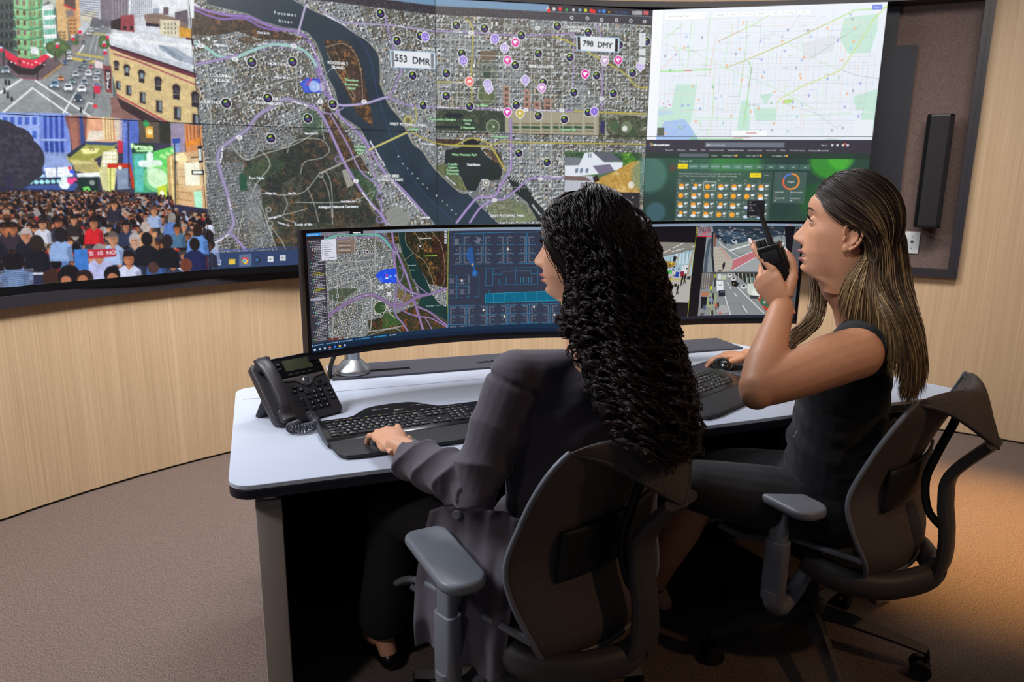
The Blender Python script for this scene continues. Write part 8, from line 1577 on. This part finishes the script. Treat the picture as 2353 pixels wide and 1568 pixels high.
limb(b, [S2L, S2L * .72 + E2_ * .28 + (0, 0, .004), S2L * .35 + E2_ * .65, E2_], [.060, .0615, .054, .043]); limb(b, [E2_, E2_ * .72 + W2 * .28, E2_ * .3 + W2 * .7, W2], [.042, .046, .034, .0275]); b.ell(tuple(E2_ + (W2 - E2_) * -.06), (.036,) * 3)
limb(b, [S2R, ER2, ER2 * .4 + WR2 * .6, WR2], [.05, .040, .033, .026])
fl2, rl2 = hd(143); an2 = []
for sg, kn, ak in ((-1, atd(1610, 1118, 2.06), atd(1505, 1345, 2.42)), (1, atd(1640, 1085, 2.22), atd(1455, 1345, 2.46))):
    kn = np.array(kn); ak = np.array(ak); hp_ = pel2 + rl2 * .085 * sg; limb(b, [hp_, hp_ * .5 + kn * .5, kn], [.085, .078, .058]); limb(b, [kn, kn * .62 + ak * .38, kn * .25 + ak * .75, ak], [.054, .058, .038, .030]); ft = ak + np.array([-.10, .02, -.075]) if sg < 0 else ak + np.array([-.11, .035, -.07]); limb(b, [ak, ak * .45 + ft * .55 + np.array([0, 0, .008]), ft], [.030, .034, .028]); limb(b, [ak, ak + np.array([.03, -.02, -.05])], [.03, .025]); limb(b, [ft, ft + (ft - ak) * np.array([.35, .35, 0])], [.03, .016], fl=None); an2.append((ak, ft))
Vb, Fb = remesh(b, .0042, 7)
HM2 = frame(W2, np.array(atd(1750, 622, 1.80)) - W2, np.array([-.80, -.60, -.05]))
Vg, Fg, tpg = hand_mesh(1, ((-8, 14, 18), (30, 62, 36), (46, 66, 38), (54, 66, 38)), ((.046, .050, -.026), (.052, .088, -.046), (.044, .116, -.056)), (-10, -4, -4, -6), 1.0)
HR2 = frame(WR2, np.array(DW(1.655, .585, .775)) - WR2, (0, 0, 1)); Vk, Fk, tpk = hand_mesh(-1, ((22, 26, 12), (24, 30, 14), (30, 32, 16), (34, 34, 18)), ((.042, .040, -.010), (.052, .066, -.014), (.052, .090, -.018)), (10, 2, -6, -14), 1.0)
V_h, F_h, z_h = head_mesh(ZS2, .74, .0052); hp2 = [(L2(Vb), Fb, 0), (L2(xf(H2M, V_h)), F_h, zface(F_h, z_h)), (L2(xf(HM2, Vg)), Fg, 0), (L2(xf(HR2, Vk)), Fk, 0)]
for s_ in (-1, 1): e = Ve.copy(); e[:, 0] = e[:, 0] * s_ + s_ * .0715; e[:, 1] -= .013; e[:, 2] -= .022; e[:, 2] *= 1.04; hp2.append((L2(xf(H2M, e)), Fe, 0))
skin_obj('body', hp2, [M_skin2, M_lip, M_mouth], w2); T2 = Matrix.Translation(Vector(-O2)); face_extras(T2 @ H2M, ZS2, w2, (-.5, 1, .12))
MB().prism(rrect(-.011, .011, .074, .088, .004), -.0835, -.0805, M=T2 @ H2M).obj('teeth', M_teeth, w2); MB().ell((-.054, .052, -.052), (.0012, .0012, .0012), M=T2 @ H2M, nu=8, nv=6).obj('mole', M_brow, w2)
nails(tpg, T2 @ HM2, {0: (0, 0, 1), 1: (0, .3, 1), 2: (0, .3, 1), 3: (0, .3, 1), 4: (.9, -.1, -.3)}, M_nail, w2, (0, 4), .014); nails(tpk, T2 @ HR2, {0: (0, .2, 1), 1: (0, .2, 1), 2: (0, .2, 1), 3: (0, .2, 1), 4: (.4, 0, 1)}, M_nail, w2, range(5), .013)
# dress: sleeveless sheath with cap shoulder
b = MB(); tor(b, mid2 + (0, 0, -.015), f2, r2, .150, .088, .062); tor(b, ch2 + f2 * .01, f2, r2, .150, .120, .12); tor(b, ws2, f2, r2, .140, .115, .14); tor(b, pel2 + (0, 0, .03), fl2, rl2, .178, .150, .12)
for q in (.3, .6): tor(b, ch2 * q + ws2 * (1 - q), f2, r2, .142, .116, .12); tor(b, pel2 * q + ws2 * (1 - q) + (0, 0, .02), f2, r2, .155, .125, .12)
for S_, sg in ((S2L, 1), (S2R, -1)): limb(b, [mid2 + (0, 0, .01), S_ + r2 * .035 * sg + (0, 0, .008)], [.068, .062])
limb(b, [nb2 + (0, 0, -.045), nb2 + (0, 0, -.012)], [.085, .071], caps=False)
for sg, (ak, ft), kn in ((-1, an2[0], atd(1610, 1118, 2.06)), (1, an2[1], atd(1640, 1085, 2.22))): kn = np.array(kn); hp_ = pel2 + rl2 * .085 * sg; limb(b, [hp_, hp_ * .5 + kn * .5, kn + (kn - hp_) * .03], [.100, .090, .072])
Vd, Fd = remesh(b, .0048, 6)
cc = Vd - np.array([ws2[0], ws2[1], 0]); cc[:, 2] = 0; cc /= np.linalg.norm(cc, axis=1, keepdims=True) + 1e-9; z_ = Vd[:, 2]; Vd = Vd + cc * ((.0035 * np.sin(z_ * 95 + np.sin(Vd[:, 0] * 25) * 2) * np.exp(-((z_ - .72) / .10) ** 2) - .0025 * np.exp(-((z_ - .86 + .12 * (Vd[:, 0] - .8)) / .004) ** 2))[:, None])
mesh_obj('dress', L2(Vd), Fd, M_dress, w2, sharp=0)
# zip pull, sandals, anklet
MB().tube([L2(atd(1832, 990, 1.80)), L2(atd(1829, 998, 1.798)), L2(atd(1824, 1006, 1.797))], .0018, 8).obj('zip_pull', M_chr, w2)
for ak, ft in an2:
    b = MB(); dv = (ft - ak) * np.array([1, 1, 0]); dv /= np.linalg.norm(dv); sd = np.array([-dv[1], dv[0], 0]); so_ = MB().tube([tuple(L2(ak - dv * .03 + np.array([0, 0, -.068]))), tuple(L2(ft + np.array([0, 0, -.030]))), tuple(L2(ft + dv * .07 + np.array([0, 0, -.034])))], [.03, .036, .024], 14, flat=(.2, (0, 0, 1)))
    for c, rr_, tl in ((ak + np.array([0, 0, -.012]), .034, .3), (ft + np.array([0, 0, .0]), .037, .9), (ak * .5 + ft * .5, .040, .6)):
        ax = dv * tl + np.array([0, 0, 1 - tl]); ax /= np.linalg.norm(ax); w_ = np.cross(ax, sd); so_.tube([tuple(L2(c + rr_ * (sd * math.cos(t) + w_ * math.sin(t)))) for t in np.linspace(0, 2 * PI, 26)[:-1]], .0045, 6, closed=True)
    so_.obj('sandal', M_shoe, w2)
# straight hair
GA = [[(1884, 450, 1.80), (1904, 478, 1.745), (1944, 508, 1.725), (1988, 530, 1.72), (2003, 560, 1.735), (1990, 592, 1.745), (1968, 620, 1.75), (1950, 652, 1.755), (1940, 690, 1.77), (1938, 725, 1.79)],
      [(1890, 442, 1.81), (1925, 466, 1.742), (1968, 496, 1.722), (2008, 536, 1.72), (2018, 585, 1.73), (2014, 632, 1.738), (2020, 675, 1.715), (2046, 715, 1.675), (2070, 762, 1.665), (2083, 815, 1.68), (2085, 860, 1.70), (2078, 900, 1.71)],
      [(1905, 432, 1.82), (1950, 450, 1.752), (1998, 486, 1.728), (2030, 545, 1.728), (2040, 610, 1.735), (2044, 660, 1.732), (2062, 710, 1.70), (2085, 760, 1.69), (2098, 820, 1.70), (2097, 880, 1.72), (2088, 925, 1.74)],
      [(1925, 424, 1.835), (1980, 436, 1.78), (2030, 478, 1.76), (2054, 540, 1.76), (2064, 610, 1.765), (2074, 670, 1.76), (2094, 730, 1.74), (2108, 790, 1.735), (2113, 850, 1.75), (2104, 915, 1.76)],
      [(1940, 420, 1.87), (2000, 432, 1.84), (2050, 478, 1.84), (2072, 545, 1.84), (2081, 620, 1.84), (2091, 690, 1.82), (2108, 760, 1.80), (2118, 830, 1.80), (2112, 895, 1.81)],
      [(1935, 420, 1.91), (1995, 432, 1.91), (2042, 480, 1.91), (2064, 560, 1.91), (2078, 650, 1.90), (2092, 740, 1.88), (2102, 820, 1.87), (2104, 880, 1.86)]]
mm = 60; n2_ = 3600
GR = []
for g in GA: c = np.array(spline([np.array(atd(*p)) for p in g], 10)); k = np.linspace(0, len(c) - 1, mm); i0 = np.minimum(k.astype(int), len(c) - 2); GR.append(c[i0] + (c[i0 + 1] - c[i0]) * (k - i0)[:, None])
GR = np.array(GR); P_ = np.empty((n2_, mm, 3)); R_ = np.empty((n2_, mm)); C_ = np.empty((n2_, mm, 3)); tt = np.linspace(0, 1, mm)
inn = FWD * .03
for i in range(n2_):
    x = rg.beta(.9, 1.1) * 4.999; k = int(x); f_ = x - k; c = GR[k] * (1 - f_) + GR[k + 1] * f_; ly = rg.random() ** 1.3; lck = np.sin(x * 9 + tt * 2.5) * .0035; ln = rg.uniform(.80, 1.04) if k > 0 else rg.uniform(.9, 1.0); kk = np.minimum(tt * ln, 1) * (mm - 1); i0 = np.minimum(kk.astype(int), mm - 2); c = c[i0] + (c[i0 + 1] - c[i0]) * (kk - i0)[:, None]
    c = outside(c, H2M, SK2[0], (SK2[1][0], SK2[1][1], SK2[1][2]), 1.0 + .05 * rg.random()); jit = rg.normal(0, .0022, 3) * (1 + 1.8 * tt[:, None]); wv = .0035 * np.sin(tt * rg.uniform(4, 10) + rg.uniform(0, 6)) * tt; P_[i] = c + jit + FWD * (.022 * ly * np.clip(tt * 5, 0, 1))[:, None] + RGT * (wv + lck)[:, None]
    R_[i] = .00085 * rg.uniform(.7, 1.3) * np.clip((1 - tt) * 10, .2, 1); hl = (np.sin(x * 23) * .5 + .5) ** 3; br_ = (rg.random() < (.16 + .5 * hl * (1 - ly))) ; base = lin((48, 36, 32)) * rg.uniform(.6, 1.4); bl_ = lin((188, 156, 112)) * rg.uniform(.6, 1.15); w_ = np.clip((tt - .10) * 3.5, 0, 1) * (.85 if br_ else .0) + .26 * np.clip((tt - .45) * 2.2, 0, 1)
    if k == 0: w_ = np.clip(w_ + (.5 if br_ else .22) * np.clip((tt - .35) * 3, 0, 1), 0, 1)
    C_[i] = base[None] * (1 - w_)[:, None] + bl_[None] * w_[:, None]
M_hr2 = hair_mat('brown_hair_with_highlights', .40, .4); strands('hair', L2(P_.reshape(-1, 3)).reshape(P_.shape), R_, M_hr2, w2, 4, C_)
fl_ = [[(1868, 640, 1.95), (1872, 690, 1.93), (1862, 730, 1.90), (1838, 762, 1.87), (1812, 782, 1.85), (1798, 806, 1.85)], [(1900, 640, 1.95), (1896, 700, 1.92), (1880, 742, 1.88), (1850, 770, 1.84), (1822, 790, 1.83), (1806, 815, 1.84)]]
fg = [np.array(spline([np.array(atd(*p)) for p in g], 9)) for g in fl_]; q = len(fg[0]); n3 = 420; P_ = np.empty((n3, q, 3)); C_ = np.empty((n3, q, 3)); tt = np.linspace(0, 1, q)
for i in range(n3): f_ = rg.random(); P_[i] = fg[0] * (1 - f_) + fg[1] * f_ + rg.normal(0, .0025, 3) * (1 + 2 * tt[:, None]) + RGT * (.004 * np.sin(tt * 9 + rg.uniform(0, 6)))[:, None] + FWD * rg.uniform(0, .02); w_ = np.clip(.3 + .5 * tt * (rg.random() < .6), 0, 1); C_[i] = lin((62, 48, 40)) * (1 - w_)[:, None] + lin((178, 150, 112)) * w_[:, None] * rg.uniform(.6, 1.1)
strands('front_lock', L2(P_.reshape(-1, 3)).reshape(P_.shape), np.full((n3, q), .0008), M_hr2, w2, 4, C_)
# scalp cap under the strands
b = MB(); b.ell(SK2[0], tuple(np.array(SK2[1]) * .985), M=H2M, nu=36, nv=22)
for q_ in ([(2010, 560, 1.80), (2030, 640, 1.80), (2045, 700, 1.775), (2072, 780, 1.76), (2085, 850, 1.765)], [(2040, 560, 1.86), (2055, 640, 1.86), (2072, 720, 1.84), (2092, 800, 1.81)]): limb(b, [lo(*p) for p in q_], [.045, .036, .026, .02, .012][:len(q_)])
Vc, Fc = remesh(b, .006, 6); Fc = scalp(Vc, Fc, H2M)
mesh_obj('hair_mass', L2(Vc), Fc, mat('dark_hair_mass', srgb(30, 22, 20), .7), w2, sharp=0)
# hand radio
rd_c = np.array(atd(1780, 604, 1.782)); rt_ = np.array(atd(1757, 490, 1.83)) - np.array(atd(1786, 620, 1.80)); RM = frame(rd_c, (-.45, -.85, -.15), rt_)
tr = thing('hand_radio', 'black two-way radio with stub antenna held to the mouth by the woman in black', 'radio', tuple(rd_c)); tr.rotation_euler = RM.to_euler(); tr.scale = (1.0, 1.0, 1.04)
MB().prism(rrect(-.027, .027, -.017, .017, .006), -.062, .045, bev=.004).obj('case', mat('black_radio_shell', srgb(20, 20, 22), .35, bump=(300, .1)), tr)
MB().lathe([(.0075, .045), (.0075, .058), (.0062, .062), (.0050, .135), (.0035, .142)], 16, M=Matrix.Translation((-.006, 0, 0))).obj('antenna', M_rub, tr)
for x in (.009, .021): MB().lathe([(.0062, .045), (.0062, .058), (.005, .060)], 16, M=Matrix.Translation((x, 0, 0))).obj('knob', M_rub, tr)
MB().box(-.018, .018, .017, .019, .0, .032, bev=.001).obj('front_panel', M_casing, tr); g = MB()
for k in range(6): g.box(-.014, .014, .0185, .0195, -.045 + k * .006, -.042 + k * .006)
g.obj('speaker_slots', M_black, tr); MB().box(-.0305, -.027, -.008, .008, -.02, .03, bev=.0015).obj('talk_button', M_rub, tr)
bpy.data.objects.remove(_fo)
